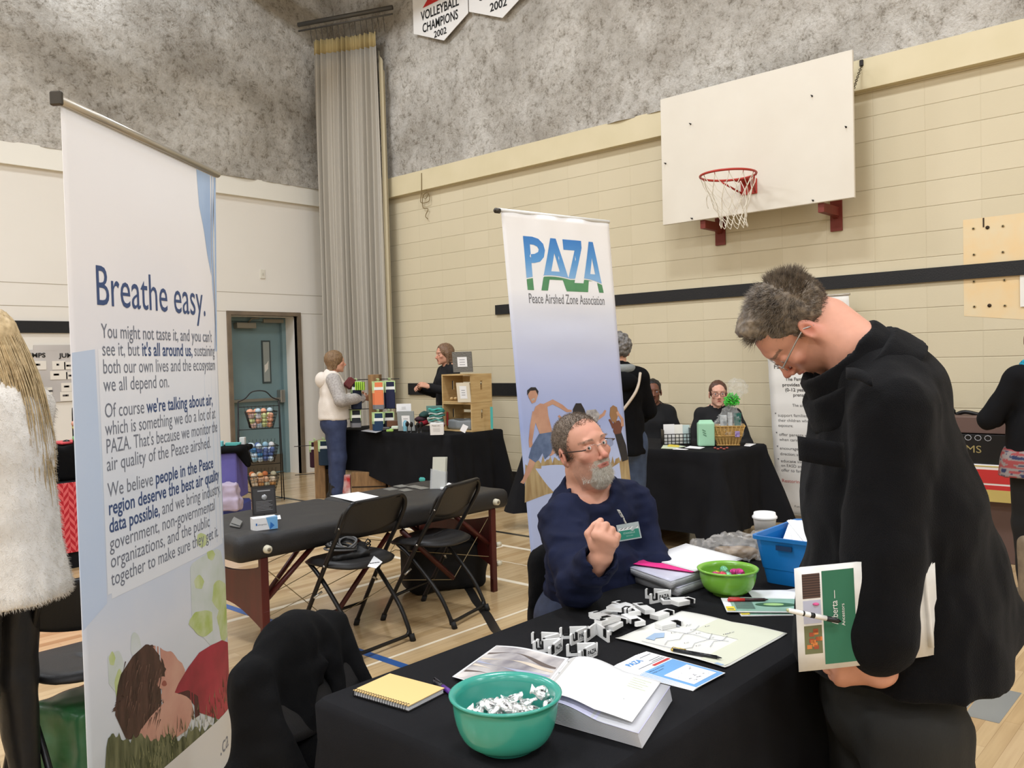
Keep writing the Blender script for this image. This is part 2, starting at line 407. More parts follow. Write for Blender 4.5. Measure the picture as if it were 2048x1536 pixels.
# wall_right : beige block wall
BB, BT = 3.585, 3.83
c = MB(); c.span((XB, -10, 0), (XB+.2, YA+.4, 3.7)); struct('wall_right', c, M_block)
c = MB(); c.span((XB-.08, -10, BB), (XB, YA, BT)); struct('trim_1', c, M_bbeam)
def ins_wall(name, A, B, z0, z1):
    A = Vector(A); B = Vector(B); n_ = Vector(((B-A).y, -(B-A).x, 0)).normalized(); L_ = (B-A).length
    nx = int(L_/.05); nz = int((z1-z0)/.05); rs = np.random.RandomState(3)
    def oct_(k):
        g = rs.rand(int(L_*k)+3, int((z1-z0)*k)+3)
        u = np.linspace(0, L_*k, nx+1); v = np.linspace(0, (z1-z0)*k, nz+1)
        iu = u.astype(int); iv = v.astype(int); fu = (u-iu)[:, None]; fv = (v-iv)[None]
        fu = fu*fu*(3-2*fu); fv = fv*fv*(3-2*fv)
        return g[iu][:, iv]*(1-fu)*(1-fv)+g[iu+1][:, iv]*fu*(1-fv)+g[iu][:, iv+1]*(1-fu)*fv+g[iu+1][:, iv+1]*fu*fv
    h = oct_(1)*.04+oct_(4)*.035+oct_(10)*.025
    mb = MB(); mb.grid(lambda u, v: A+(B-A)*u+Vector((0, 0, z0+(z1-z0)*v))+n_*float(h[int(round(u*nx)), int(round(v*nz))]), nx, nz, th=.0)
    return struct(name, mb, M_ins)
ins_wall('wall_right_upper', (XB-.02, YA, 0), (XB-.02, -4, 0), BT-.01, 7)
ins_wall('wall_left_upper', (-4, YA-.02, 0), (XB, YA-.02, 0), BT-.01, 7)
c = MB(); c.span((XB, -10, 3.7), (XB+.2, YA+.2, 7)); c.span((-9, YA, 3.7), (XB, YA+.2, 7)); struct('wall_right_core', c, M_white)
c = MB()
c.span((XB-.025, .2, 1.975), (XB, 6.82, 2.085)); struct('trim_2', c, M_blackpad)
c = MB(); c.span((XB-.025, 5.9, 1.03), (XB, 8.40, 1.178)); struct('trim_3', c, M_blackpad)
c = MB(); c.span((XB-.015, -10, 0), (XB, YA, .155)); struct('baseboard_right', c, M_blackpad)
# wall_left : white panels with a door recess
DX0, DX1, DZ = 5.565, 6.535, 2.10; DD = .30
c = MB(); c.span((-9, YA, 0), (DX0, YA+.25, 3.7)); c.span((DX1, YA, 0), (XB, YA+.25, 3.7)); c.span((DX0, YA, DZ), (DX1, YA+.25, 3.7))
c.mi = 1
for zz in (2.385, 2.145): c.span((-9, YA-.0015, zz-.003), (DX0-.05 if zz < 2.2 else XB, YA, zz+.003)); 
c.span((6.59, YA-.0015, 2.135), (XB, YA, 2.141))
c.mi = 0
struct('wall_left', c, [M_white, M_joint])
c = MB(); c.span((-9, YA-.05, BB+.01), (XB-.08, YA, BT)); struct('trim_4', c, M_wbeam)
c = MB(); c.span((-9, YA-.02, 1.862), (4.6, YA, 1.988)); struct('trim_5', c, M_blackpad)
# door
M_teal = mat('teal_door_paint', (118, 142, 144), .45, var=(112, 135, 138), vscale=4)
M_fr = mat('brown_door_frame', (128, 112, 92), .5, var=(104, 92, 78), vscale=5)
c = MB()
c.span((DX0-.05, YA-.03, 0), (DX0, YA+.06, DZ+.05)); c.span((DX1, YA-.03, 0), (DX1+.05, YA+.06, DZ+.05)); c.span((DX0, YA-.03, DZ), (DX1, YA+.06, DZ+.05))
dr = bpy.data.objects.new('door_1', None); COL.objects.link(dr); dr.location = (6.05, YA, 0); dr['kind'] = 'structure'
c.build('door_frame', M_fr, dr)
c = MB(); c.span((DX0, YA+.06, 0), (DX0+.01, YA+DD, DZ)); c.span((DX1-.01, YA+.06, 0), (DX1, YA+DD, DZ)); c.span((DX0, YA+.06, DZ-.01), (DX1, YA+DD, DZ)); c.build('door_jamb', M_white, dr)
c = MB(); y0 = YA+DD; c.span((DX1-.07, y0-.05, 0), (DX1-.011, y0+.05, DZ-.011)); c.span((DX0+.011, y0-.05, 0), (DX0+.03, y0+.05, DZ-.011)); c.span((DX0+.03, y0-.05, DZ-.06), (DX1-.07, y0+.05, DZ-.011)); c.build('inner_frame', M_teal, dr)
c = MB(); c.span((DX0+.032, y0, .01), (DX1-.072, y0+.045, DZ-.062)); c.mi = 1; c.span((DX0+.06, y0-.004, .03), (DX1-.09, y0, .26)); lf = c.build('door_leaf', [M_teal, mat('kick_plate', (110, 100, 84), .4, metal=.4)], dr)
wa = aty(524.5, 684, y0); wb = aty(539.5, 763, y0)
c = MB(); c.span((wa.x-.02, y0-.012, wb.z-.02), (wb.x+.02, y0-.002, wa.z+.02)); c.mi = 1; c.span((wa.x, y0-.014, wb.z), (wb.x, y0-.012, wa.z)); c.mi = 2
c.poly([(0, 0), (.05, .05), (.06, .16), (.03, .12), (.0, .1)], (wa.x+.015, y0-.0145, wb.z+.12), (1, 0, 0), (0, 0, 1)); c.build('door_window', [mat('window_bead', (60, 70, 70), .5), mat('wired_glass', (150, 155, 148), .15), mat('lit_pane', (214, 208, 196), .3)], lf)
pa = aty(466, 803, y0-.06)
c = MB(); c.span((DX0+.05, y0-.09, pa.z-.02), (DX1-.11, y0-.04, pa.z+.02), .006); c.span((DX1-.15, y0-.10, pa.z-.05), (DX1-.08, y0, pa.z+.12), .008); c.span((DX0+.04, y0-.06, pa.z-.03), (DX0+.10, y0, pa.z+.03), .006); c.build('panic_bar', mat('brushed_steel', (160, 158, 150), .35, metal=.8), lf)
c = MB(); q = aty(471, 645, y0-.06); q2 = aty(510, 657, y0-.06); c.span((q.x, y0-.10, q2.z), (q2.x, y0-.005, q.z), .006); c.tube([(q.x+.18, y0-.06, q.z), (q.x+.2, y0-.12, q.z+.05), (q.x+.34, y0-.06, q.z+.06)], .01)
q = aty(526, 638, y0-.06); q2 = aty(566, 646, y0-.06); c.span((q.x, y0-.08, q2.z), (q2.x, y0-.02, q.z), .004); c.build('door_closer', mat('closer_metal', (148, 142, 128), .5, metal=.3), dr)
c = MB(); c.span((DX0, YA+DD+.06, 0), (DX1, YA+DD+.1, DZ)); c.build('back_panel', mat('dark_void', (40, 42, 40), .9), dr)
# light switch plate on the white wall
c = MB(); q = aty(525, 548, YA-.006); c.box(q, (.075, .012, .12), None, .004); c.mi = 1; c.box(q+Vector((0, -.008, 0)), (.015, .01, .03)); top('wall_switch', c, [mat('ivory_plastic', (225, 220, 205), .4), P('ivory_toggle', (205, 200, 186))], 'small ivory switch plate high on the white wall left of the curtain', 'switch')
# ------------------------------------------------------------------ solid modelling by signed distance (numpy surface nets)
def _V(p): return np.array([p[0], p[1], p[2]], dtype=np.float64)
class SD:
    """smooth union / subtraction of simple solids, meshed as ONE continuous surface"""
    def __init__(s, T=None): s.p = []; s.k = .02; s.T = T
    def _t(s, p): return _V(s.T @ Vector(p)) if s.T is not None else _V(p)
    def _d(s, p):
        v = Vector(p); return _V(s.T.to_3x3() @ v) if s.T is not None else _V(v)
    def cone(s, a, b, r1, r2=None, k=None, op=1):           # rounded cone
        r2 = r1 if r2 is None else r2; a = s._t(a); b = s._t(b)
        def f(X):
            ab = b-a; t = np.clip(((X-a) @ ab)/max(ab @ ab, 1e-12), 0, 1)
            return np.linalg.norm(X-a-t[..., None]*ab, axis=-1)-(r1+(r2-r1)*t)
        R = max(r1, r2); s.p.append((f, np.minimum(a, b)-R, np.maximum(a, b)+R, s.k if k is None else k, op)); return s
    def limb(s, a, b, w1, w2, side, k=None, op=1):           # elliptical cone, w=(half width along side, half depth)
        a = s._t(a); b = s._t(b); ax = b-a; L = np.linalg.norm(ax); ax = ax/max(L, 1e-9)
        sd = s._d(side); sd = sd-ax*(sd @ ax); sd /= np.linalg.norm(sd); dp = np.cross(ax, sd)
        def f(X):
            Y = X-a; h = Y @ ax; t = np.clip(h/max(L, 1e-9), 0, 1)
            wu = w1[0]+(w2[0]-w1[0])*t; wv = w1[1]+(w2[1]-w1[1])*t
            he = h-t*L; m_ = np.minimum(wu, wv)
            return (np.sqrt(((Y @ sd)/wu)**2+((Y @ dp)/wv)**2+(he/m_)**2)-1)*m_
        R = max(*w1, *w2); s.p.append((f, np.minimum(a, b)-R, np.maximum(a, b)+R, s.k if k is None else k, op)); return s
    def ell(s, c, r, R=None, k=None, op=1):
        c = s._t(c); r = _V(r) if hasattr(r, '__len__') else _V((r, r, r))
        Q = Matrix.Identity(3) if R is None else (R.to_matrix() if isinstance(R, Euler) else R)
        if s.T is not None: Q = s.T.to_3x3() @ Q
        Q = np.array(Q)
        def f(X):
            Y = (X-c) @ Q; n0 = np.linalg.norm(Y/r, axis=-1); n1 = np.linalg.norm(Y/(r*r), axis=-1)
            return n0*(n0-1)/np.maximum(n1, 1e-9)
        m_ = max(r); s.p.append((f, c-m_, c+m_, s.k if k is None else k, op)); return s
    def box(s, c, h, R=None, rd=.01, k=None, op=1):
        c = s._t(c); h = _V(h)-rd
        Q = Matrix.Identity(3) if R is None else (R.to_matrix() if isinstance(R, Euler) else R)
        if s.T is not None: Q = s.T.to_3x3() @ Q
        Q = np.array(Q)
        def f(X):
            q = np.abs((X-c) @ Q)-h
            return np.linalg.norm(np.maximum(q, 0), axis=-1)+np.minimum(q.max(-1), 0)-rd
        m_ = np.linalg.norm(h)+rd; s.p.append((f, c-m_, c+m_, s.k if k is None else k, op)); return s
    def half(s, p, n, op=-1, k=.01, bb=None):                # cut away the side n points to
        p = s._t(p); n = s._d(n); n = n/np.linalg.norm(n)
        s.p.append((lambda X: -((X-p) @ n), None, None, k, op)); return s
    def mesh(s, h=.01, disp=None, fine=()):
        un = [q for q in s.p if q[4] > 0]
        lo = np.min([q[1] for q in un], 0)-4*h-.01; hi = np.max([q[2] for q in un], 0)+4*h+.01
        ax = []
        for i in range(3):
            x = lo[i]; L_ = [x]
            while x < hi[i]:
                st = h
                for c, r, hf in fine:
                    dd = abs(x-c[i])-r
                    if dd < 0: st = min(st, hf)
                    else: st = min(st, hf+dd*.25)
                x += st; L_.append(x)
            ax.append(np.array(L_))
        n = [len(q) for q in ax]
        F = np.full(n, .3, dtype=np.float64)
        for f, a, b, k, op in s.p:
            if a is None: sl = tuple(slice(0, n[i]) for i in range(3))
            else:
                m_ = k+2.2*h+.006
                sl = tuple(slice(max(0, int(np.searchsorted(ax[i], a[i]-m_))-1), min(n[i], int(np.searchsorted(ax[i], b[i]+m_))+1)) for i in range(3))
            if any(q.stop <= q.start for q in sl): continue
            X = np.stack(np.meshgrid(*[ax[i][sl[i]] for i in range(3)], indexing='ij'), -1)
            d = f(X); c = F[sl]
            if op > 0:
                if k > 0:
                    hh = np.clip(.5+.5*(c-d)/k, 0, 1); c = c*(1-hh)+d*hh-k*hh*(1-hh)
                else: c = np.minimum(c, d)
            else:
                d = -d
                if k > 0:
                    hh = np.clip(.5-.5*(c-d)/k, 0, 1); c = c*(1-hh)+d*hh+k*hh*(1-hh)
                else: c = np.maximum(c, d)
            F[sl] = c
        if disp is not None:
            near = np.argwhere(np.abs(F) < .05)
            X = np.stack([ax[i][near[:, i]] for i in range(3)], -1)
            F[near[:, 0], near[:, 1], near[:, 2]] += disp(X)
        V, Q = surf(F, np.zeros(3), 1.)
        V = np.stack([np.interp(V[:, i], np.arange(n[i]), ax[i]) for i in range(3)], -1)
        return V, Q
def surf(F, lo, h):
    S = F < 0; n = np.array(F.shape)-1
    acc = np.zeros((*n, 3)); cnt = np.zeros(n)
    I = [np.arange(n[i]) for i in range(3)]
    for a in range(3):
        o1, o2 = [x for x in range(3) if x != a]
        for e1 in (0, 1):
            for e2 in (0, 1):
                s0 = [None]*3; s0[a] = slice(0, n[a]); s0[o1] = slice(e1, n[o1]+e1); s0[o2] = slice(e2, n[o2]+e2)
                s1 = list(s0); s1[a] = slice(1, n[a]+1); s0 = tuple(s0); s1 = tuple(s1)
                x = S[s0] != S[s1]
                if not x.any(): continue
                f0 = F[s0][x]; f1 = F[s1][x]; t = f0/(f0-f1); idx = np.argwhere(x)
                p = idx.astype(float); p[:, a] += t; p[:, o1] += e1; p[:, o2] += e2
                acc[x] += p; cnt[x] += 1
    act = cnt > 0; vid = np.full(n, -1); vid[act] = np.arange(act.sum())
    V = acc[act]/cnt[act][:, None]*h+lo
    Q = []
    for a in range(3):
        o1, o2 = (a+1) % 3, (a+2) % 3
        s0 = [slice(1, n[i]) for i in range(3)]; s0[a] = slice(0, n[a]); s1 = list(s0); s1[a] = slice(1, n[a]+1)
        x = S[tuple(s0)] != S[tuple(s1)]; idx = np.argwhere(x)
        if not len(idx): continue
        off = np.ones(3, int); off[a] = 0; idx = idx+off
        def cell(d1, d2):
            c = idx.copy(); c[:, o1] -= d1; c[:, o2] -= d2; return vid[c[:, 0], c[:, 1], c[:, 2]]
        q = np.stack([cell(1, 1), cell(0, 1), cell(0, 0), cell(1, 0)], 1)
        ins = S[tuple(s0)][x]; q[~ins] = q[~ins][:, ::-1]
        Q.append(q)
    Q = np.concatenate(Q); Q = Q[(Q >= 0).all(1)]
    return V, Q
def smooth_mesh(V, Q, it=2, lam=.5):
    for _ in range(it):
        A = np.zeros_like(V); c = np.zeros(len(V))
        for i in range(4):
            for j in (1, 3):
                np.add.at(A, Q[:, i], V[Q[:, (i+j) % 4]]); np.add.at(c, Q[:, i], 1)
        V = V+lam*(A/np.maximum(c, 1)[:, None]-V)
    return V
def solid(name, sd, m_, parent=None, h=.01, disp=None, sm=2, paint=None, T=None, post=None, cols=None, fine=()):
    V, Q = sd.mesh(h, disp, fine)
    if sm: V = smooth_mesh(V, Q, sm)
    if post: V = post(V)
    org = np.zeros(3)
    if parent is None: org = np.array([(V[:, 0].min()+V[:, 0].max())/2, (V[:, 1].min()+V[:, 1].max())/2, V[:, 2].min()])
    me = bpy.data.meshes.new(name); me.from_pydata((V-org).tolist(), [], Q.tolist())
    for x in (m_ if isinstance(m_, (list, tuple)) else [m_]): me.materials.append(x)
    me.polygons.foreach_set('use_smooth', [True]*len(me.polygons)); me.update()
    if paint:
        C = np.array(paint(V)); ca = me.color_attributes.new('col', 'FLOAT_COLOR', 'POINT')
        ca.data.foreach_set('color', np.concatenate([C, np.ones((len(C), 1))], 1).ravel().astype(np.float32))
    o = bpy.data.objects.new(name, me); COL.objects.link(o); o.location = org
    if parent: o.parent = parent; o.matrix_parent_inverse = wm(parent).inverted()
    return o
_rs = np.random.RandomState(11); _LAT = _rs.rand(64, 64, 64)
def vnoise(X, s, seed=0):
    X = X/np.array(s)+seed*7.31; i = np.floor(X).astype(int); f = X-i; f = f*f*(3-2*f); i &= 63; j = (i+1) & 63
    L = _LAT; o = 0
    for a, ia, wa in ((0, i[..., 0], 1-f[..., 0]), (1, j[..., 0], f[..., 0])):
        for b, ib, wb in ((0, i[..., 1], 1-f[..., 1]), (1, j[..., 1], f[..., 1])):
            o = o+wa*wb*(L[ia, ib, i[..., 2]]*(1-f[..., 2])+L[ia, ib, j[..., 2]]*f[..., 2])
    return o*2-1
def folds(amp=.006, s=(.05, .05, .16), seed=0, fine=.25):
    return lambda X: amp*vnoise(X, s, seed)+amp*fine*vnoise(X, [q*.4 for q in s], seed+3)
def lp(c): return np.array(lin(c)[:3])
def mixc(a, b, t): t = np.clip(t, 0, 1)[:, None]; return a*(1-t)+b*t
# strands : many thin tapered tubes as one mesh (hair, fur)
def strands(name, roots, dirs, m_, parent, L=.03, r=.0006, seg=3, grav=0., wob=.15, jit=.25, seed=1, Ls=None, nside=3, mb=None, clump=None):
    rs = np.random.RandomState(seed); mb = mb or MB(); n = len(roots)
    vs = []; fs = []
    for i in range(n):
        p = np.array(roots[i], float); d = np.array(dirs[i], float)+rs.randn(3)*jit; d /= np.linalg.norm(d)
        l = (Ls[i] if Ls is not None else L)*rs.uniform(.7, 1.15); st = l/seg; P_ = [p]
        for k in range(seg):
            d = d+rs.randn(3)*wob+np.array([0, 0, -grav]); d /= np.linalg.norm(d); p = p+d*st; P_.append(p)
        b = len(vs); a1 = np.cross(d, [0.3, .5, .8]); a1 /= np.linalg.norm(a1)+1e-9; a2 = np.cross(d, a1)
        for k, q in enumerate(P_):
            rr = r*(1-k/(seg+.3))
            for j in range(nside):
                an = 2*PI*j/nside; vs.append(q+(a1*math.cos(an)+a2*math.sin(an))*rr)
        for k in range(seg):
            for j in range(nside):
                fs.append((b+k*nside+j, b+k*nside+(j+1) % nside, b+(k+1)*nside+(j+1) % nside, b+(k+1)*nside+j))
    k0 = len(mb.v); mb.v += [Vector(v) for v in vs]; mb.f += [tuple(i+k0 for i in f) for f in fs]
    mb.m += [mb.mi]*len(fs); mb.sm += [True]*len(fs)
    if name: return mb.build(name, m_, parent)
    return mb
# ------------------------------------------------------------------ people
SK = dict(base=(214, 160, 132), red=(196, 118, 98), lip=(176, 96, 88))
M_skin = mat('skin', (210, 160, 135), .5, spec=.4, attr='col', var=.06, vscale=60)
M_eyew = mat('eye_white', (225, 220, 215), .2); M_iris = mat('iris', (70, 95, 110), .15); M_pup = mat('pupil', (8, 8, 8), .1)
M_glass = mat('spectacle_lens', (235, 245, 250), .02, trans=1., ior=1.1, alpha=.35)
def head(sd, T, s=1., open_=0.):
    o = sd.T; sd.T = T; k0 = sd.k
    E = lambda c, r, k=.015, op=1, R=None: sd.ell([x*s for x in c], [x*s for x in r], R, k=k*s, op=op)
    C = lambda a, b, r1, r2=None, k=.008, op=1: sd.cone([x*s for x in a], [x*s for x in b], r1*s, (r2 or r1)*s, k=k*s, op=op)
    E((0, -.014, .034), (.074, .094, .083)); E((0, .028, .03), (.063, .064, .064))
    E((0, .036, -.03), (.058, .056, .072)); E((0, .036, -.076), (.047, .047, .036), .02); E((0, .074, -.100), (.022, .017, .015), .02)
    for q in (-1, 1):
        E((q*.047, .004, -.06), (.014, .03, .03), .02); E((q*.042, .064, -.022), (.020, .017, .016), .015)
    C((-.036, .083, .024), (.036, .083, .024), .0095, k=.012); E((0, .088, .030), (.02, .008, .014), .012)
    for q in (-1, 1):
        E((q*.031, .098, .004), (.019, .014, .0115), .010, -1)
        E((q*.031, .0772, .002), (.0168, .0135, .0130), .003)
        E((q*.031, .0935, .0015), (.0132, .0060, .0052), .002, -1)
    C((0, .088, .012), (0, .108, -.030), .0075, .0105, .008); E((0, .113, -.034), (.0115, .0105, .0095), .006)
    for q in (-1, 1): E((q*.0125, .101, -.040), (.0078, .0095, .0072), .005)
    for q in (-1, 1): E((q*.006, .110, -.0455), (.0036, .005, .004), .002, -1)
    C((-.006, .0945, -.049), (.006, .0945, -.049), .0055, k=.008)
    C((-.018, .0885, -.0615), (0, .0965, -.0590), .0038, .0052, .004); C((.018, .0885, -.0615), (0, .0965, -.0590), .0038, .0052, .004)
    C((-.016, .0875, -.0690-open_), (.016, .0875, -.0690-open_), .0060, k=.005)
    if open_: E((0, .098, -.0655-open_/2), (.014, .014, .003+open_*.4), .002, -1)
    else: E((0, .099, -.0642), (.022, .006, .0010), .0015, -1)
    for q in (-1, 1):
        R = Euler((.15, 0, q*-.35))
        E((q*.079, -.010, -.006), (.0095, .019, .032), .006, 1, R); E((q*.088, -.006, -.004), (.006, .0105, .019), .005, -1, R)
        E((q*.076, -.004, -.034), (.006, .009, .010), .005)
    sd.T = o; sd.k = k0
def eyes(par, T, s=1., look=(0, 1, 0), iris=M_iris, name='eye'):
    lk = (T.to_3x3() @ Vector(look)).normalized()
    for q in (-1, 1):
        c = T @ Vector((q*.031*s, .0782*s, .002*s)); mb = MB(); mb.ball(c, .0118*s, 20)
        mb.mi = 1; R = lk.to_track_quat('Z', 'Y').to_matrix()
        mb.ball(c+lk*.0082*s, (.0064*s, .0064*s, .0044*s), 16, R); mb.mi = 2; mb.ball(c+lk*.0113*s, (.0032*s, .0032*s, .0016*s), 12, R)
        mb.build(name, [M_eyew, iris, M_pup], par)
def hpaint(T, s=1., sk=SK, beard=None, brow=None, stub=0.):
    Ti = np.array(T.to_3x3()); tr = _V(T.translation)
    def f(V, C=None):
        X = (V-tr) @ Ti/s
        base = lp(sk['base']); red = lp(sk['red']); C = np.tile(base, (len(V), 1)) if C is None else C
        inh = (np.linalg.norm(X, axis=1) < .16)
        def g(c, r): return np.exp(-(((X-np.array(c))/np.array(r))**2).sum(1))
        t = .8*g((0, .112, -.035), (.018, .02, .016))+.45*(g((.04, .07, -.03), (.025, .03, .022))+g((-.04, .07, -.03), (.025, .03, .022)))
        t += .6*(g((.08, -.01, -.005), (.012, .03, .035))+g((-.08, -.01, -.005), (.012, .03, .035)))+.25*g((0, .09, .06), (.05, .04, .03))
        t += .3*(g((.031, .09, .004), (.02, .02, .014))+g((-.031, .09, .004), (.02, .02, .014)))
        C = mixc(C, red, t*inh)
        n = vnoise(V, (.012,)*3, 1)*.5+vnoise(V, (.004,)*3, 2)*.5
        lipm = (np.abs(X[:, 0]) < .021)*(X[:, 1] > .082)*(np.abs(X[:, 2]+.0645) < .0088-.12*np.abs(X[:, 0])*.9)
        if beard is not None or stub:
            bz = -.030-.9*np.clip(X[:, 1]-.03, -.1, .03)
            m_ = (X[:, 2] < -.052+(.10-X[:, 1])*.35)*(X[:, 1] > -.002)*(X[:, 2] > -.135)
            m_ = np.clip((m_*1.)*1., 0, 1)
            mu = (np.abs(X[:, 0]) < .030)*(np.abs(X[:, 2]+.052) < .0075)*(X[:, 1] > .08)
            mm = np.maximum(m_, mu)*(1-lipm)
            if stub: C = mixc(C, lp((120, 104, 96)), mm*stub*(.7+.5*n))
            if beard is not None:
                gt = (np.abs(X[:, 0]) < .036+.2*np.clip(-.07-X[:, 2], 0, .1))*((X[:, 2] < -.066)+(mu > 0))*(X[:, 1] > .045)*(1-lipm)
                C = mixc(C, lp(beard), gt*np.clip(.95+.4*n, 0, 1))
        C = mixc(C, lp(sk['lip']), lipm*.75)
        if brow is not None:
            for q in (-1, 1):
                m_ = (np.abs(X[:, 0]*q-.034) < .020)*(np.abs(X[:, 2]-(.026-.10*np.abs(X[:, 0]*q-.034))) < .0038)*(X[:, 1] > .06)
                C = mixc(C, lp(brow), m_*.8*np.clip(1+n, 0, 1))
        return C
    return f
def hand(sd, W, d, n, thumb, curl=.5, s=1., r=1., tcurl=.3, spread=.06, curls=None):
    """palm from the wrist W along d, palm side n, thumb = direction of the thumb side"""
    W = Vector(W); d = Vector(d).normalized(); n = Vector(n); n = (n-d*n.dot(d)).normalized(); t = Vector(thumb); t = (t-d*t.dot(d)-n*t.dot(n)).normalized()
    o = sd.T; sd.T = None
    sd.limb(W-d*.02*s, W+d*.082*s, (.027*s, .019*s), (.040*s, .0145*s), t, k=.012*s)
    sd.ell(W+d*.03*s+t*.022*s+n*.008*s, (.022*s, .018*s, .018*s), k=.014*s)
    for i, (L, bt) in enumerate(((.072, .030), (.080, .0105), (.074, -.0095), (.058, -.0285))):
        c = curls[i] if curls else curl; p = W+d*(.082-.006*abs(i-1))*s+t*bt*s; a = .15*c; dd = (d+t*spread*(1-i)).normalized()
        for j, (fr, rr) in enumerate(((.45, .0092), (.30, .0083), (.25, .0075))):
            a += c*(.95, 1.1, .8)[j]
            v = dd*math.cos(a)+n*math.sin(a); q = p+v*L*fr*s
            sd.cone(p, q, rr*s*r, rr*.93*s*r, k=.0035*s if j else .006*s); p = q
    p = W+d*.022*s+t*.026*s+n*.006*s; v = (d*.62+t*.62+n*.35).normalized(); q = p+v*.040*s; sd.cone(p, q, .0125*s*r, .0105*s*r, k=.008*s)
    v = (d*.9+t*.1+n*(.25+tcurl)-t*tcurl*.8).normalized(); p2 = q+v*.030*s; sd.cone(q, p2, .0103*s*r, .0092*s*r, k=.003*s)
    v = (v+n*tcurl*.6-t*tcurl*.6).normalized(); sd.cone(p2, p2+v*.022*s, .0092*s*r, .0078*s*r, k=.003*s)
    sd.T = o
def glasses(par, T, s, mat_fr, mat_tmp, rimless=False, h=.013, w=.024, rr=.0011):
    mb = MB(T)
    y = .106*s
    mb.T = T
    for q in (-1, 1):
        c = Vector((q*.033*s, y-.004*s, -.003*s)); ring = []
        for k in range(25):
            a = 2*PI*k/24; ring.append(c+Vector((w*s*math.copysign(abs(math.cos(a))**.7, math.cos(a)), -abs(math.cos(a))*.002*s*(q*math.cos(a) > 0), h*s*math.copysign(abs(math.sin(a))**.7, math.sin(a)))))
        mb.mi = 0
        if not rimless: mb.tube(ring, rr*s, 6, False)
        else: mb.tube(ring[:13], rr*.6*s, 5, False)
        mb.mi = 1; mb.add([p+Vector((0, .0004, 0)) for p in ring[:-1]], [tuple(range(24))], False)
        mb.mi = 2; mb.tube([c+Vector((q*w*s, 0, .005*s)), c+Vector((q*(w+.012)*s, -.006*s, .006*s)), Vector((q*.081*s, .03*s, .008*s)), Vector((q*.083*s, -.004*s, .008*s)), Vector((q*.082*s, -.022*s, -.010*s))], .0020*s, 6)
    mb.mi = 0; mb.tube([(-.0095*s, y-.003*s, .002*s), (0, y+.001*s, .005*s), (.0095*s, y-.003*s, .002*s)], rr*s, 6)
    mb.build('glasses', [mat_fr, M_glass, mat_tmp], par)
def scalp(T, n, s=1., face=.045, low=-.03, seed=1, r=(.077, .098, .088), c=(0, -.014, .034), keep=None):
    rs = np.random.RandomState(seed); R_, N_ = [], []
    while len(R_) < n:
        v = rs.randn(3); v /= np.linalg.norm(v); p = np.array(c)+v*np.array(r)
        if keep is not None:
            if not keep(p): continue
        elif p[1] > face+.1*max(0, p[2]-.03) or p[2] < low or (p[2] < .02 and p[1] > .01): continue
        nn = v/np.array(r); nn /= np.linalg.norm(nn); R_.append(p*s); N_.append(nn)
    return np.array(R_), np.array(N_)
def tolocal(T, R_, N_):
    A = np.array(T.to_3x3()); return R_ @ A.T+_V(T.translation), N_ @ A.T
def hair_shell(par, T, s, m_, th=.012, face=.05, low=-.035, extra=None, h=.006, amp=.004, name='hair', fs=(.02, .02, .02), hairline=.065):
    sd = SD(T); sd.k = .012
    sd.ell((0, -.016*s, .037*s), ((.0745+th)*s, (.094+th)*s, (.083+th)*s), k=0)
    if extra: extra(sd)
    sd.half((0, face*s, .0), (0, 1, -.55), k=.012)        # clear the face
    sd.half((0, 0, low*s), (0, .25, -1), k=.01)
    return sd, lambda nm=name: solid(nm, sd, m_, par, h, disp=folds(amp, fs, 5), sm=1)
def HT(pos, fwd, up): 
    f = Vector(fwd).normalized(); u = Vector(up); x = f.cross(u).normalized(); u = x.cross(f)
    M = Matrix.Identity(4)
    for i in range(3): M[i][0] = x[i]; M[i][1] = f[i]; M[i][2] = u[i]; M[i][3] = pos[i]
    return M
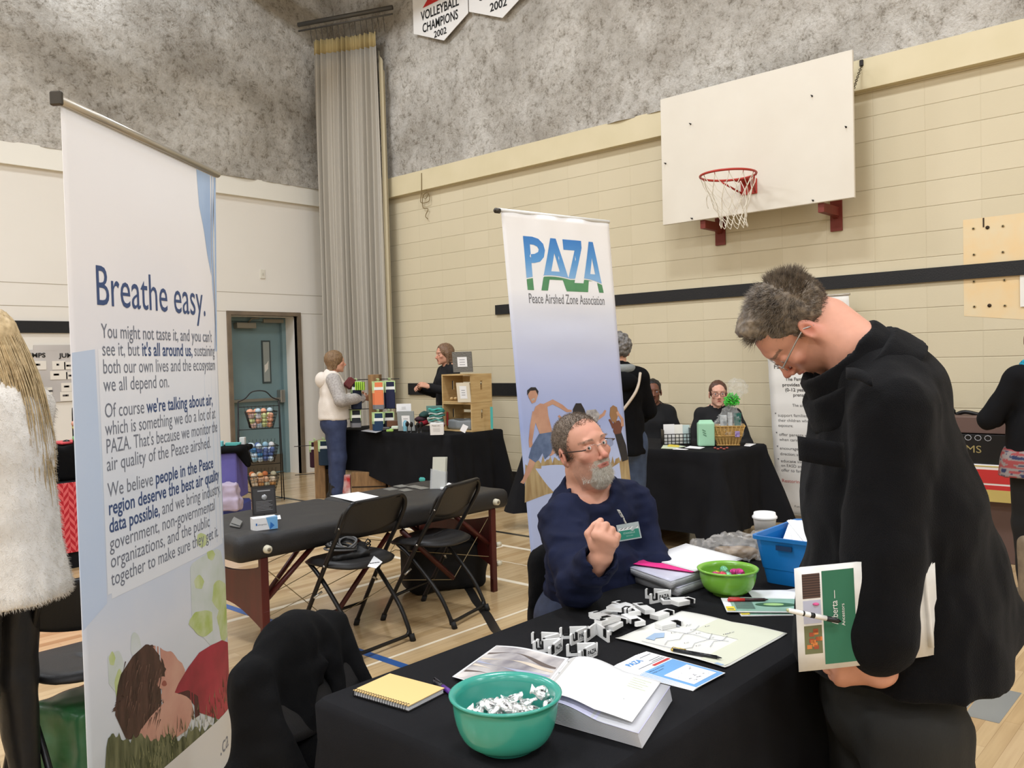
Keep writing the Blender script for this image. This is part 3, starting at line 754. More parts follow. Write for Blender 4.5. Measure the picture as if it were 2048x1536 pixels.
# ------------------------------------------------------------------ the seated man behind the table
M_navy = mat('navy_jersey', (25, 31, 56), .9, var=(21, 26, 48), vscale=20, bump=.15, bscale=500, spec=.2)
M_jeans = mat('dark_denim', (38, 44, 62), .85, var=(48, 56, 78), vscale=30)
M_greyhair = mat('grey_brown_hair', (92, 78, 66), .6, var=(140, 126, 112), vscale=120)
M_beard = mat('grey_beard', (240, 236, 226), .7, var=(205, 196, 180), vscale=150)
def seated_man():
    hp = D(1165, 897, 2.77)
    up = (CAMU*math.cos(.30)-CAMR*math.sin(.30)); fw = (-CAMF*math.cos(.50)+CAMR*math.sin(.50)+CAMU*.20)
    fw = (fw-up*fw.dot(up)*.75).normalized()
    T = HT(hp, fw, up); s = .965
    t = thing('person', 'seated man with a grey goatee and glasses in a navy long-sleeved shirt, one fist raised', 'person', (hp.x, hp.y, 0))
    nb = D(1180, 985, 2.84); RS = D(1126, 1042, 2.66); LS = D(1262, 1008, 2.92); pel = Vector((2.31, 1.78, .55)); ch = (RS+LS)/2+Vector((0, 0, -.08))
    EL = Vector((1.885, 1.475, .800)); WR = D(1203, 1112, 2.27); LE = D(1296, 1105, 2.84); LW = D(1322, 1135, 2.72)
    side = (LS-RS).normalized()
    b = SD(); b.k = .02
    head(b, T, s)
    b.T = None; base = T @ Vector((0, -.03, -.07)); b.limb(base, nb+Vector((0, 0, -.04)), (.062, .062), (.068, .064), side, k=.02)
    b.ell(T @ Vector((0, .02, -.11)), (.045, .045, .035), k=.03)
    b.limb(nb-Vector((0, 0, .03)), pel, (.12, .09), (.15, .10), side); b.cone(RS, EL, .045, .04); b.cone(EL, WR, .042, .028)
    b.cone(LS, LE, .045, .04); b.cone(LE, LW, .04, .028); b.cone(RS, LS, .05)
    fd = Vector((-.55, -.83, 0))
    for q, K, F_ in ((-1, Vector((2.10, 1.40, .47)), Vector((2.08, 1.38, .07))), (1, Vector((2.50, 1.38, .47)), Vector((2.52, 1.36, .07)))):
        h0 = pel+side*q*.1; b.cone(h0, K, .07, .055); b.cone(K, F_, .05, .035)
    # fist: fingers gathered upwards, palm to the right
    hd = (D(1207, 1062, 2.22)-WR).normalized()
    hand(b, WR, CAMU*.72-CAMF*.62+CAMR*.06, CAMF*.72+CAMU*.5+CAMR*.35, -CAMR, s=.93, curls=(1.05, 1.1, 1.15, 1.2), tcurl=.7, r=1.22, spread=.0)
    hand(b, LW, Vector((.6, -.8, .0)), (0, 0, -1), Vector((-.8, -.6, 0)), .3, s=1.)
    fp = hpaint(T, s, dict(base=(212, 158, 134), red=(192, 108, 92), lip=(170, 92, 86)), beard=(178, 168, 154), brow=(168, 128, 108), stub=.35)
    solid('body', b, M_skin, t, .012, sm=1, paint=fp, fine=((hp, .135, .0026), (D(1207, 1070, 2.22), .075, .0035)))
    eyes(t, T, s, (.42, .9, .12), mat('iris_pale', (96, 110, 108), .15))
    # hair, short, receding at the temples
    keep = lambda p: p[1] < .068-.75*max(0, abs(p[0])-.018)*(p[2] > .06) and (p[2] > .075 or p[1] < .036) and p[2] > -.035-.3*p[1] and not (p[2] < .03 and p[1] > .028) and not (abs(p[0]) > .06 and p[2] < -.0 and p[1] > -.01 and p[2] < -.02)
    R_, N_ = scalp(T, 5200, s, seed=4, keep=keep, r=(.0755, .0955, .0845)); R_, N_ = tolocal(T, R_, N_)
    sd, mk = hair_shell(t, T, s, M_greyhair, th=.0030)
    sd.p = []; sd.T = T; sd.ell((0, -.016*s, .036*s), (.0768*s, .0968*s, .0860*s), k=0)
    sd.half((0, .060*s, .085*s), (0, 1, -.25), k=.01); sd.half((0, .028*s, .03*s), (0, 1, -.45), k=.012); sd.half((0, 0, -.045*s), (0, .3, -1), k=.008)
    o = solid('hair', sd, M_greyhair, t, .0035, disp=folds(.0012, (.006,)*3, 5), sm=0)
    dirs = N_+np.array(T.to_3x3()) @ np.array([.1, .5, .2])
    strands('hair_strands', R_, dirs, M_greyhair, t, L=.011, r=.0007, seg=2, wob=.1, jit=.3)
    # goatee strands
    rs = np.random.RandomState(5); P_, N2 = [], []
    while len(P_) < 3600:
        x, z = rs.uniform(-.036, .036), rs.uniform(-.122, -.044)
        if z > -.066 and not (abs(x) < .031 and z < -.046 and z > -.0585-.0*abs(x)) and not (abs(x) > .024): continue
        if z > -.066 and abs(x) < .024 and z < -.0585: continue
        if z < -.1 and abs(x) > .028: continue
        y = .096-.62*abs(x)**1.5*7.0*.6-(.012 if z > -.066 else .010)-max(0, -(z+.105))*1.2
        P_.append((x*s, y*s, z*s)); N2.append((x*6, .6, -.55))
    P_ = np.array(P_); N2 = np.array(N2); N2 /= np.linalg.norm(N2, axis=1)[:, None]; P_, N2 = tolocal(T, P_, N2)
    strands('goatee', P_, N2, M_beard, t, L=.018, r=.00075, seg=3, wob=.22, jit=.35, grav=.25, seed=8)
    rs = np.random.RandomState(15); P_, N2 = [], []
    for i in range(2400):
        a = rs.uniform(.15, 1.); q = rs.choice((-1, 1)); z = rs.uniform(-.108, -.05); 
        P_.append((q*(.030+.028*(1-a)*1.0+.0*z)*s, (.075-.06*(1-a)-.0)*s, (z-.0)*s)); N2.append((q*.8, .4, -.6))
    P_ = np.array(P_); N2 = np.array(N2); P_, N2 = tolocal(T, P_, N2)
    strands('stubble', P_, N2, M_beard, t, L=.007, r=.0004, seg=2, wob=.1, jit=.3, seed=9)
    rs = np.random.RandomState(6)
    for q in (-1, 1):
        P_ = []; N2 = []
        for i in range(150): x = rs.uniform(.012, .050); P_.append((q*x*s, (.0955-.35*max(0, x-.02))*s, (.0275-.15*abs(x-.03)+rs.uniform(-.003, .003))*s)); N2.append((q*.9, .35, .35))
        P_, N2 = tolocal(T, np.array(P_), np.array(N2)); strands('eyebrow', P_, N2, mat('brow_hair', (176, 148, 128), .7), t, L=.007, r=.0003, seg=2, jit=.15, seed=3)
    glasses(t, T, s, mat('silver_metal', (190, 188, 184), .25, metal=.9), mat('dark_temple', (44, 30, 26), .4), rimless=True, h=.0135)
    # shirt
    c = SD(); c.k = .03
    c.limb(nb+Vector((0, 0, -.055)), pel+Vector((-.01, .0, .05)), (.165, .112), (.160, .130), side, k=.03)
    c.limb(RS*.88+LS*.12, RS*.12+LS*.88, (.075, .075), (.075, .075), CAMU, k=.05)
    c.cone(nb+Vector((0, 0, .005)), nb+Vector((0, 0, -.08)), .085, .12, k=.04)
    c.cone(RS, EL+Vector((0, 0, .012)), .078, .062, k=.03); c.cone(EL+Vector((0, 0, .012)), WR-(WR-EL)*.12, .062, .050, k=.02)
    c.cone(LS, LE, .075, .058, k=.03); c.cone(LE, LW, .056, .045, k=.02)
    c.ell((RS+LS)/2+Vector((0, 0, -.22))-CAMF*.06, (.15, .12, .17), k=.05)
    # neckline and cuff opening
    nd_ = (T.translation-nb).normalized()
    c.cone(nb-nd_*.03-CAMF*.02, nb+nd_*.15, .072, .090, k=.006, op=-1)
    c.ell(D(1192, 972, 2.72), (.082, .082, .062), k=.006, op=-1)
    c.cone(WR-(WR-EL)*.22, WR+(WR-EL)*.3, .040, .052, k=.004, op=-1)
    def dsp(X):
        return .007*vnoise(X, (.06, .06, .045), 2)+.011*np.abs(vnoise(X, (.10, .10, .030), 5))-.004+.0045*vnoise(X, (.03, .03, .02), 7)
    solid('shirt', c, M_navy, t, .0075, disp=dsp, sm=1)
    j = SD(); j.k = .03
    for q, K, F_ in ((-1, Vector((2.10, 1.40, .47)), Vector((2.08, 1.38, .09))), (1, Vector((2.50, 1.38, .47)), Vector((2.52, 1.36, .09)))):
        h0 = pel+side*q*.1; j.cone(h0+Vector((0, 0, .02)), K, .105, .075); j.cone(K, F_, .072, .055)
    j.ell(pel+Vector((0, 0, .03)), (.19, .16, .13)); solid('jeans', j, M_jeans, t, .012, disp=folds(.006))
    for x in (2.08, 2.52):
        k = SD(); k.k = .02; k.cone((x, 1.40, .055), (x, 1.27, .045), .05, .042); k.half((x, 1.3, .0), (0, 0, -1), k=0); solid('shoe', k, mat('black_shoe', (24, 22, 22), .5), t, .01)
    # name badge with its clip
    o = D(1258, 1063, 2.66); u = (CAMR*.93+CAMU*.20-CAMF*.2).normalized(); v = (CAMU-CAMR*.22); v = (v-u*v.dot(u)).normalized(); nn = u.cross(v)
    return t, T, (o, u, v, nn)
sm_t, sm_T, bdg = seated_man()
def badge():
    o, u, v, nn = bdg; W_, H_ = .070, .052
    mb = MB(); mb.mi = 0; mb.prism([(-W_/2, -H_/2), (W_/2, -H_/2), (W_/2, H_/2), (-W_/2, H_/2)], o, u, v, .0012)
    mb.mi = 1; e = nn*.0016; mb.poly([(-W_/2+.004, -H_/2+.004), (W_/2-.004, -H_/2+.004), (W_/2-.004, .006), (-W_/2+.004, .006)], o+e, u, v)
    mb.mi = 2; mb.poly([(-W_/2+.004, .006), (W_/2-.004, .006), (W_/2-.004, .014), (-W_/2+.004, .014)], o+e, u, v)
    mb.mi = 3
    for x in (-.024, -.012, .001, .013, .022): mb.poly([(x, .009), (x+.008, .013), (x+.008, .0145), (x-.002, .010)], o+e*1.2, u, v)
    mb.mi = 4; mb.text('ETANGELLE', o+e*1.3+v*-.006, u, v, .0080, 'c', .036); mb.text('PEACE AREA', o+e*1.3+v*-.014, u, v, .004, 'c', .022)
    mb.mi = 0; mb.poly([(.005, .004), (.024, .020), (.028, .012), (.012, .0)], o+e*1.6, u, v)
    t = thing('name_badge', 'clear name badge with a green card clipped to the navy shirt', 'badge', o)
    mb.build('holder', [mat('clear_plastic', (200, 210, 208), .08, spec=.8, alpha=.75), mat('badge_green', (52, 140, 118), .5), mat('badge_white', (235, 235, 232), .4), mat('ink_black', (20, 20, 20), .5), mat('badge_pale', (190, 220, 210), .5)], t)
    mb = MB(); c = o+v*(H_/2)-u*.004; mb.tube(bez([c, c+v*.010-u*.003, c+v*.018-u*.004], 4), .0028, 8)
    mb.box(c+v*.034-u*.010+nn*.003, (.010, .004, .028), Matrix((u*.94-v*.3, nn, v*.94+u*-.3)).transposed(), .001); mb.mi = 1; mb.box(c+v*.034-u*.010+nn*.0055, (.003, .002, .003))
    mb.build('clip', [mat('clip_metal', (215, 215, 210), .25, metal=.6), M_pup], t)
badge()
# ------------------------------------------------------------------ the standing man bending over the table
M_coat = mat('black_wool', (13, 13, 15), .95, var=(9, 9, 11), vscale=12, bump=.35, bscale=420, sheen=.04, spec=.15)
M_trous = mat('charcoal_trousers', (34, 34, 31), .85, var=(28, 28, 26), vscale=8, bump=.2, bscale=600, stretch=(1, 1, .1))
M_brownhair = mat('brown_grey_hair', (74, 64, 54), .5, var=(138, 124, 106), vscale=60)
UPV = Vector((0, 0, 1))
def standing_man():
    hp = D(1594, 655, 2.03)
    fw = -CAMR*.411-CAMU*.887+CAMF*.208; up = -CAMR*.907+CAMU*.42
    T = HT(hp, fw, up); s = .97
    t = thing('person', 'standing man in a black wool coat and glasses, head bowed over the table', 'person', (1.93, .66, 0))
    nb = D(1712, 700, 1.96); hips = D(1775, 1290, 1.95)
    LS = D(1785, 822, 1.80); RS = D(1735, 790, 2.16); LE = D(1762, 1110, 1.76); LW = D(1722, 1310, 1.745)
    RE = D(1720, 1060, 2.18); RW = D(1700, 1170, 2.08)
    b = SD(); b.k = .02; head(b, T, s); b.T = None
    b.limb(T @ Vector((0, -.035, -.055)), nb, (.062, .065), (.07, .066), CAMF, k=.03)
    b.ell(T @ Vector((0, .015, -.10)), (.045, .045, .03), k=.03)
    b.limb(D(1745, 830, 1.98), hips, (.10, .08), (.10, .08), CAMF); b.cone(LS, LE, .045, .042); b.cone(LE, LW, .042, .03); b.cone(RS, RE, .05, .042); b.cone(RE, RW, .04, .03); b.cone(D(1770, 840, 1.85), D(1750, 840, 2.1), .05); b.cone(nb, D(1755, 860, 1.98), .055, .09)
    fwd = (-CAMR*.9).copy(); fwd.z = 0; fwd.normalize(); sd_ = Vector((fwd.y, -fwd.x, 0))     # right side of the body
    FL = Vector((hips.x, hips.y, 0))-sd_*.10; FR = Vector((hips.x, hips.y, 0))+sd_*.10
    for F_ in (FL, FR):
        b.cone((F_.x, F_.y, hips.z), (F_.x, F_.y, .5), .06, .05); b.cone((F_.x, F_.y, .5), (F_.x, F_.y, .08), .052, .036)
    # near hand : fingers under the papers, thumb on top
    hd = (-CAMR*.92-CAMU*.34).normalized(); hn = (CAMF*.55+CAMU*.8).normalized()
    hn = (hn-hd*hn.dot(hd)).normalized()
    W0 = D(1758, 1346, 1.742)
    b.cone(LW, W0, .032, .030)
    hand(b, W0, (-CAMR*.97-CAMU*.06+CAMF*.15), (CAMF*.8+CAMU*.5), (CAMU*.85-CAMF*.5), s=.95, curls=(.5, .55, .6, .65), tcurl=.15, r=1.1)
    hand(b, RW, -CAMR*.5-CAMU*.8, CAMF, -CAMR, .5)
    sk = dict(base=(208, 152, 128), red=(190, 104, 88), lip=(168, 92, 86))
    solid('body', b, M_skin, t, .013, sm=1, paint=hpaint(T, s, sk, brow=(88, 70, 58), stub=.15), fine=((hp, .135, .0028), (D(1690, 1325, 1.74), .09, .0040)))
    eyes(t, T, s, (0, .9, -.4))
    # thick wavy hair with a windswept front
    keep = lambda p: p[1] < .072 and (p[2] > .078 or p[1] < .044-.2*abs(p[0])) and p[2] > -.055-.35*p[1] and not (p[2] < .035 and p[1] > .020) and not (abs(p[0]) > .05 and p[2] < .0 and p[1] > -.022)
    sd = SD(T); sd.k = .012; sd.ell((0, -.020*s, .040*s), (.0815*s, .1010*s, .0900*s), k=0); sd.ell((0, .045, .104), (.052, .045, .026), k=.03)
    sd.half((0, .072*s, .085*s), (0, 1, -.15), k=.012); sd.half((0, .034*s, .03*s), (0, 1, -.75), k=.015); sd.half((0, 0, -.058*s), (0, .5, -1), k=.01)
    sd.ell((.088, -.008, -.010), (.020, .026, .034), k=.01, op=-1); sd.ell((-.088, -.008, -.010), (.020, .026, .034), k=.01, op=-1)
    solid('hair', sd, M_brownhair, t, .0045, disp=folds(.004, (.03, .012, .012), 5, .6), sm=0)
    R_, N_ = scalp(T, 9500, s, seed=14, keep=keep, r=(.080, .098, .087), c=(0, -.020, .040))
    dl = np.stack([.15*np.sin(R_[:, 1]*90)+R_[:, 0]*3, np.full(len(R_), .5)-1.1*(R_[:, 1] < -.06), -.25+R_[:, 2]*4.5], 1)
    Ls = np.where((R_[:, 1] > .035) & (R_[:, 2] > .06), .042, np.where(R_[:, 2] > .05, .030, .015))
    low = R_[:, 2] < .03; dl[low] = [0, -.6, -.9]
    R_, N_ = tolocal(T, R_, N_); dl = dl @ np.array(T.to_3x3()).T
    strands('hair_strands', R_, N_*.30+dl*.85, M_brownhair, t, Ls=Ls*.85, r=.0008, seg=4, wob=.14, jit=.14, seed=5)
    glasses(t, T, s, mat('silver_metal', (190, 188, 184), .25, metal=.9), mat('silver_temple', (170, 168, 165), .3, metal=.7), h=.0145)
    # coat
    c = SD(); c.k = .05
    dn = hips-nb
    c.limb(D(1738, 790, 1.98), D(1772, 1010, 1.98), (.19, .118), (.225, .178), CAMF, k=.03)
    c.limb(D(1785, 1000, 1.98), D(1800, 1290, 1.98), (.225, .180), (.25, .210), CAMF, k=.05)
    c.limb(D(1790, 1200, 1.98), D(1795, 1350, 1.98), (.25, .215), (.255, .232), CAMF, k=.02)
    c.ell(D(1800, 880, 1.97), (.14, .11, .17), k=.06); c.ell(D(1745, 745, 1.98), (.14, .1, .09), k=.05); c.ell(D(1895, 1150, 1.99), (.12, .13, .15), k=.08)
    c.ell(D(1958, 1235, 2.0), (.09, .1, .075), k=.08)
    c.half(D(1750, 1384, 1.80), -UPV, k=.008); c.half(D(1985, 1338, 1.92), -UPV+CAMR*.40, k=.03)
    # near sleeve
    c.cone(LS, LE, .085, .080, k=.03); c.cone(LE, D(1752, 1270, 1.74), .080, .076, k=.02)
    c.cone(D(1752, 1270, 1.74), D(1748, 1292, 1.738), .076, .060, k=.02)
    c.cone(RS, RE, .1, .08, k=.03); c.cone(RE, RW, .075, .06, k=.02)
    # open neck
    cax = (-CAMR*.69+CAMU*.73).normalized(); rim = D(1672, 704, 1.965); cs = CAMF
    c.ell(D(1775, 775, 1.97), (.11, .12, .08), k=.06)
    c.limb(rim-cax*.09, rim+cax*.2, (.072, .082), (.080, .09), CAMF, k=.008, op=-1); c.half(rim-cax*.012, cax, k=.004) if False else None
    g = SD(); g.k = .02
    g.limb(rim-cax*.115, rim+cax*.05, (.118, .132), (.088, .100), cs, k=.02); g.half(rim, cax, k=.006)
    g.limb(rim-cax*.055, rim+cax*.2, (.084, .094), (.084, .09), cs, k=.004, op=-1)
    solid('collar', g, M_coat, t, .006, disp=folds(.003, (.05, .05, .03)), sm=1)
    g = SD(); g.k = .02
    g.limb(rim-cax*.105-CAMU*.004, rim-cax*.045, (.150, .158), (.126, .134), cs, k=.02); g.half(rim-cax*.040, cax, k=.006); g.half(rim-cax*.118, -cax, k=.01)
    solid('collar_leaf', g, M_coat, t, .006, disp=folds(.004, (.05, .05, .03), 8), sm=1)
    def dsp(X):
        return .007*vnoise(X, (.09, .09, .16), 2)+.010*np.abs(vnoise(X, (.06, .06, .22), 5))-.003+.0020*vnoise(X, (.03, .03, .03), 7)
    solid('coat', c, M_coat, t, .0085, disp=dsp, sm=1)
    # epaulette, pocket flap and buttons
    mb = MB(); a0 = D(1690, 742, 1.80); a1 = D(1742, 758, 1.725); w_ = (CAMU*.5+CAMR*.2+CAMF*.5).normalized()*.017
    mb.grid(lambda u, v: a0+(a1-a0)*u+w_*(v*2-1)*(1-.3*(u > .9))-CAMU*(.004-.006*math.sin(PI*u))-CAMF*.004, 8, 2, th=.005); mb.build('epaulette', M_coat, t)
    mb = MB(); p0 = D(1590, 872, 1.83); mb.grid(lambda u, v: p0+CAMR*(.078*u+.006)+CAMU*(-.012*u-.052*v)-CAMF*(.004+.010*v+.045*math.sin(PI*u*.6))*1., 6, 3, th=.005); mb.build('pocket_flap', M_coat, t)
    # trousers and shoes
    j = SD(); j.k = .03
    j.limb(D(1775, 1290, 1.97), D(1775, 1400, 1.97), (.165, .150), (.158, .143), CAMF)
    for F_ in (FL, FR):
        a = Vector((F_.x, F_.y, .62)); j.cone(a+CAMR*.0, (F_.x, F_.y, .42), .108, .088); j.cone((F_.x, F_.y, .42), (F_.x, F_.y, .06), .088, .078)
        j.cone(a+CAMR*.035, (F_.x+CAMR.x*.03, F_.y+CAMR.y*.03, .08), .095, .07)
    solid('trousers', j, M_trous, t, .011, disp=folds(.005, (.04, .04, .3)), sm=1)
    for F_ in (FL, FR):
        k = SD(); k.k = .02; k.cone((F_.x, F_.y, .05), Vector((F_.x, F_.y, .042))+fwd*.15, .052, .044); k.half((F_.x, F_.y, 0), (0, 0, -1), k=0); solid('shoe', k, mat('black_shoe', (24, 22, 22), .5), t, .01)
    return t
standing_man()
def papers():
    # folded newspapers pressed between the forearm and the coat
    A = D(1588, 1137, 1.70); Bv = D(1694, 1122, 1.705); 
    u = (CAMR*.985+CAMF*.10+CAMU*.04).normalized(); v = (CAMU*.985-CAMR*.165); v = (v-u*v.dot(u)).normalized(); nn = u.cross(v)
    t = thing('newspaper', 'folded white newspaper with a green panel and small photos held against the black coat', 'newspaper', (A.x, A.y, 0))
    W_, H_ = .272, .205
    mb = MB()
    def sheet(u_, v_, dz, sx=1., off=0.): return A+u*(W_*u_*sx+off)-v*(H_*v_)+nn*(dz+.006*math.sin(u_*3))+v*(.012*u_)
    for k in range(5): mb.grid(lambda a, b_: sheet(a, b_, -.0022*k, 1+.012*k, .004*k), 8, 3, th=.0012)
    mb.grid(lambda a, b_: A+u*(W_*1.02+.012*b_)+nn*(-.012+.022*math.sin(PI*a))-v*(H_*b_*1.0-.03)-u*.02*a, 6, 6, th=.002)
    mb.mi = 1
    def pl(x0, y0, x1, y1, e=.0016): return mb.grid(lambda a, b_: sheet((x0+(x1-x0)*a)/W_, (y0+(y1-y0)*b_)/H_, e), 4, 1)
    pl(.054, .010, .120, .195)
    mb.mi = 2; pl(.014, .013, .050, .062); mb.mi = 3; pl(.014, .066, .050, .112); mb.mi = 4; pl(.014, .116, .050, .172)
    rs = random.Random(3)
    for k in range(9): mb.mi = 5; y = .016+k*.005; pl(.014, y, .050, y+.0015, .0022)
    for k in range(10):
        mb.mi = 6 if k % 2 else 7; x, y = rs.uniform(.018, .040), rs.uniform(.120, .160); pl(x, y, x+.010, y+.008, .0022)
    mb.mi = 8; mb.ball(sheet(.040/W_, .074/H_, .001), (.007, .007, .003), 10)
    mb.mi = 0
    wp = lambda a, b_: sheet(a/W_, b_/H_, .0028)
    mb.text('Alberta —', size=.019, width=.068, warp=lambda x, y: wp(.083-y, .118-x)); mb.text('Ancestors', size=.010, width=.044, warp=lambda x, y: wp(.097-y, .122-x))
    mb.build('sheets', [mat('newsprint', (226, 224, 218), .8, var=(214, 212, 206), vscale=30), mat('panel_green', (44, 104, 78), .7), P('photo_umber', (84, 62, 54)), P('photo_lilac', (178, 180, 196)), P('photo_moss', (104, 106, 72)), P('photo_dark', (44, 34, 32)), P('photo_orange', (200, 120, 60)), P('photo_rust', (150, 70, 44)), P('photo_pink', (200, 80, 130))], t)
    mb = MB(); p0 = D(1574, 1220, 1.665); p1 = D(1682, 1243, 1.685); d = (p1-p0)
    mb.tube([p0, p0+d*.05, p0+d*.5, p0+d*.72], [.0028, .0048, .0052, .0052], 12); mb.mi = 1; mb.tube([p0+d*.72, p0+d*.94, p1], [.0054, .0050, .0014], 12); mb.mi = 2; mb.tube([p0-d*.005, p0+d*.06], [.0030, .0046], 12)
    mb.mi = 1; mb.tube([p0+d*.28, p0+d*.31], .0053, 12); mb.tube([p0+d*.42, p0+d*.5], .0053, 12)
    top('pen', mb, [mat('white_plastic', (225, 225, 220), .3), mat('black_plastic', (22, 22, 22), .4), mat('olive_plastic', (170, 175, 130), .4)], 'white ballpoint pen with black grip held beside the newspaper', 'pen')
papers()
# ------------------------------------------------------------------ the other visitors and stall holders
def figure(label, loc, rz, hgt=1.65, top=None, topc=.0, hem=.85, puff=.0, legs=None, legw=0., shoe=None, hair=None, hl=.12, hairr=.016, lean=0., turn=0., nod=0.,
           arms=None, seat=False, sk=SK, h=.012, gl=None, brow=(90, 70, 55), open_=0., neck_open=False, boots=None, hf=.045, hcurl=.004, s=.97, chest=0., faceh=.0045, fur=False, collarcut=True, belly=0.):
    L = TRS(loc, rz); t = thing('person', label, 'person', loc, rz); k = hgt/1.65
    zo = -.40 if seat else 0.
    W = lambda x, y, z: L @ Vector((x*k, y*k, (z+zo)*k))
    up = L.to_3x3() @ Vector((math.sin(0), math.sin(-lean)*0, 1)); R = L.to_3x3()
    fw = R @ Vector((math.sin(-turn), math.cos(turn), -nod)); side = R @ Vector((1, 0, 0)); F3 = R @ Vector((0, 1, 0)); s = s*k
    hc = W(0, .03+lean*.6, 1.535); T = HT(hc, fw, (0, 0, 1)); nb = W(0, -.02+lean*.5, 1.405); hip = W(0, 0, .90); bust = W(0, .0+lean*.3, 1.24)
    SL = W(-.142, -.015+lean*.45, 1.338); SR = W(.142, -.015+lean*.45, 1.338)
    A = arms or dict(L=[(-.25, 0, 1.08), (-.26, .06, .84)], R=[(.25, 0, 1.08), (.26, .06, .84)])
    AL = [W(*p) for p in A['L']]; AR = [W(*p) for p in A['R']]
    b = SD(); b.k = .02; head(b, T, s, open_); b.T = None
    b.cone(T @ Vector((0, -.02, -.07)), nb, .047*k, .055*k); b.limb(nb-Vector((0, 0, .02)), bust, (.11*k, .07*k), (.13*k, .085*k), side); b.limb(bust, hip, (.12*k, .08*k), (.14*k, .09*k), side)
    b.cone(SL, SR, .045*k)
    for S_, (E_, Wr) in ((SL, AL), (SR, AR)): b.cone(S_, E_, .042*k, .035*k); b.cone(E_, Wr, .034*k, .024*k)
    feet = []
    for q in (-1, 1):
        if seat: K = W(q*.11, .42, .88); F_ = W(q*.11, .40, .46)
        else: K = W(q*.09, .02, .48); F_ = W(q*.09, -.01, .07)
        h0 = W(q*.085, 0, .88); b.cone(h0, K, .07*k, .05*k); b.cone(K, F_, .048*k, .032*k); feet.append((h0, K, F_))
    fine = [(hc, .125*k, faceh)]
    for (E_, Wr), q, ky in ((AL, -1, 'L'), (AR, 1, 'R')):
        d = (Wr-E_).normalized(); hh = A.get('h'+ky)
        dd = R @ Vector(hh[0]) if hh else d; nn_ = R @ Vector(hh[1]) if hh else side*-q
        th = dd.cross(nn_)*(1 if q > 0 else -1)
        hand(b, Wr, dd, nn_, th, hh[2] if hh else .45, s=.93*k)
        fine.append((Wr+dd*.07, .08, .0055))
    solid('body', b, M_skin, t, h, sm=1, paint=hpaint(T, s, sk, brow=brow), fine=fine)
    eyes(t, T, s, (0, 1, -.05))
    if gl: glasses(t, T, s, gl, gl, h=.016, rr=.0018)
    # upper garment
    c = SD(); c.k = .035*k; p = puff
    if topc: c.k = .05
    c.limb(nb-Vector((0, 0, .07*k)), bust, ((.115+p)*k, (.085+p)*k), ((.140+p)*k, (.115+p+chest)*k), side)
    c.limb(bust, W(0, 0, 1.02), ((.138+p)*k, (.110+p+chest)*k), ((.132+p+belly)*k, (.115+p+belly)*k), side)
    hz = hem
    c.limb(W(0, 0, 1.04), W(0, 0, hz+.03), ((.134+p+belly)*k, (.115+p+belly)*k), ((.165+p+belly*.6)*k, (.135+p+topc+belly*.6)*k), side)
    c.half(W(0, 0, hz), (0, 0, -1), k=.006)
    c.cone(SL, SR, (.056+p*.5)*k); c.cone(nb-Vector((0, 0, .01)), SL, .05*k, .055*k); c.cone(nb-Vector((0, 0, .01)), SR, .05*k, .055*k)
    for S_, (E_, Wr) in ((SL, AL), (SR, AR)): c.cone(S_, E_, (.058+p*.5)*k, (.048+p*.4)*k, k=.025); c.cone(E_, Wr-(Wr-E_).normalized()*.015, (.052+p*.4)*k, (.040+p*.3)*k, k=.015)
    c.cone(nb+Vector((0, 0, .0)), nb-Vector((0, 0, .1*k)), (.070)*k, .10*k, k=.03)
    if collarcut: c.cone(nb+Vector((0, 0, .015))+F3*(.02 if not neck_open else .035), nb+Vector((0, 0, .2)), (.056 if not neck_open else .065)*k, .09*k, k=.006, op=-1)
    if neck_open: c.cone(nb+F3*.11+Vector((0, 0, .04)), nb+F3*.13-Vector((0, 0, .06)), .035, .012, k=.008, op=-1)
    for E_, Wr in (AL, AR): d = (Wr-E_).normalized(); c.cone(Wr-d*.03, Wr+d*.1, .028*k, .034*k, k=.003, op=-1)
    tp = solid('top', c, top, t, h*.8, disp=folds(.007 if not fur else .004, (.06, .06, .11) if not fur else (.03, .03, .05), 3), sm=1)
    # legs
    j = SD(); j.k = .03; w_ = legw
    j.limb(W(0, -.01, .98), W(0, -.01, .86), ((.135+w_)*k, (.105+w_)*k), ((.165+w_)*k, (.125+w_)*k), side)
    for (h0, K, F_) in feet:
        j.cone(h0, K, (.088+w_)*k, (.062+w_)*k); j.cone(K, F_+Vector((0, 0, .02)), (.062+w_)*k, (.044+w_)*k)
    solid('trousers', j, legs, t, h*.9, disp=folds(.004, (.04, .04, .1)), sm=1)
    for h0, K, F_ in feet:
        x = F_; g = Vector((x.x, x.y, x.z-(.07*k))); z0 = g.z
        q_ = SD(); q_.k = .02; q_.cone(g+Vector((0, 0, .045))-F3*.05, g+Vector((0, 0, .035))+F3*.13, .042, .036)
        if boots: q_.cone(g+Vector((0, 0, .05))-F3*.01, g+Vector((0, 0, boots)), .058, .066)
        q_.half(g, (0, 0, -1), k=0); solid('shoe' if not boots else 'boot', q_, shoe or mat('black_shoe', (24, 22, 22), .5), t, .01)
    return t, T, W, s, dict(nb=nb, side=side, F=F3, k=k, SL=SL, SR=SR)
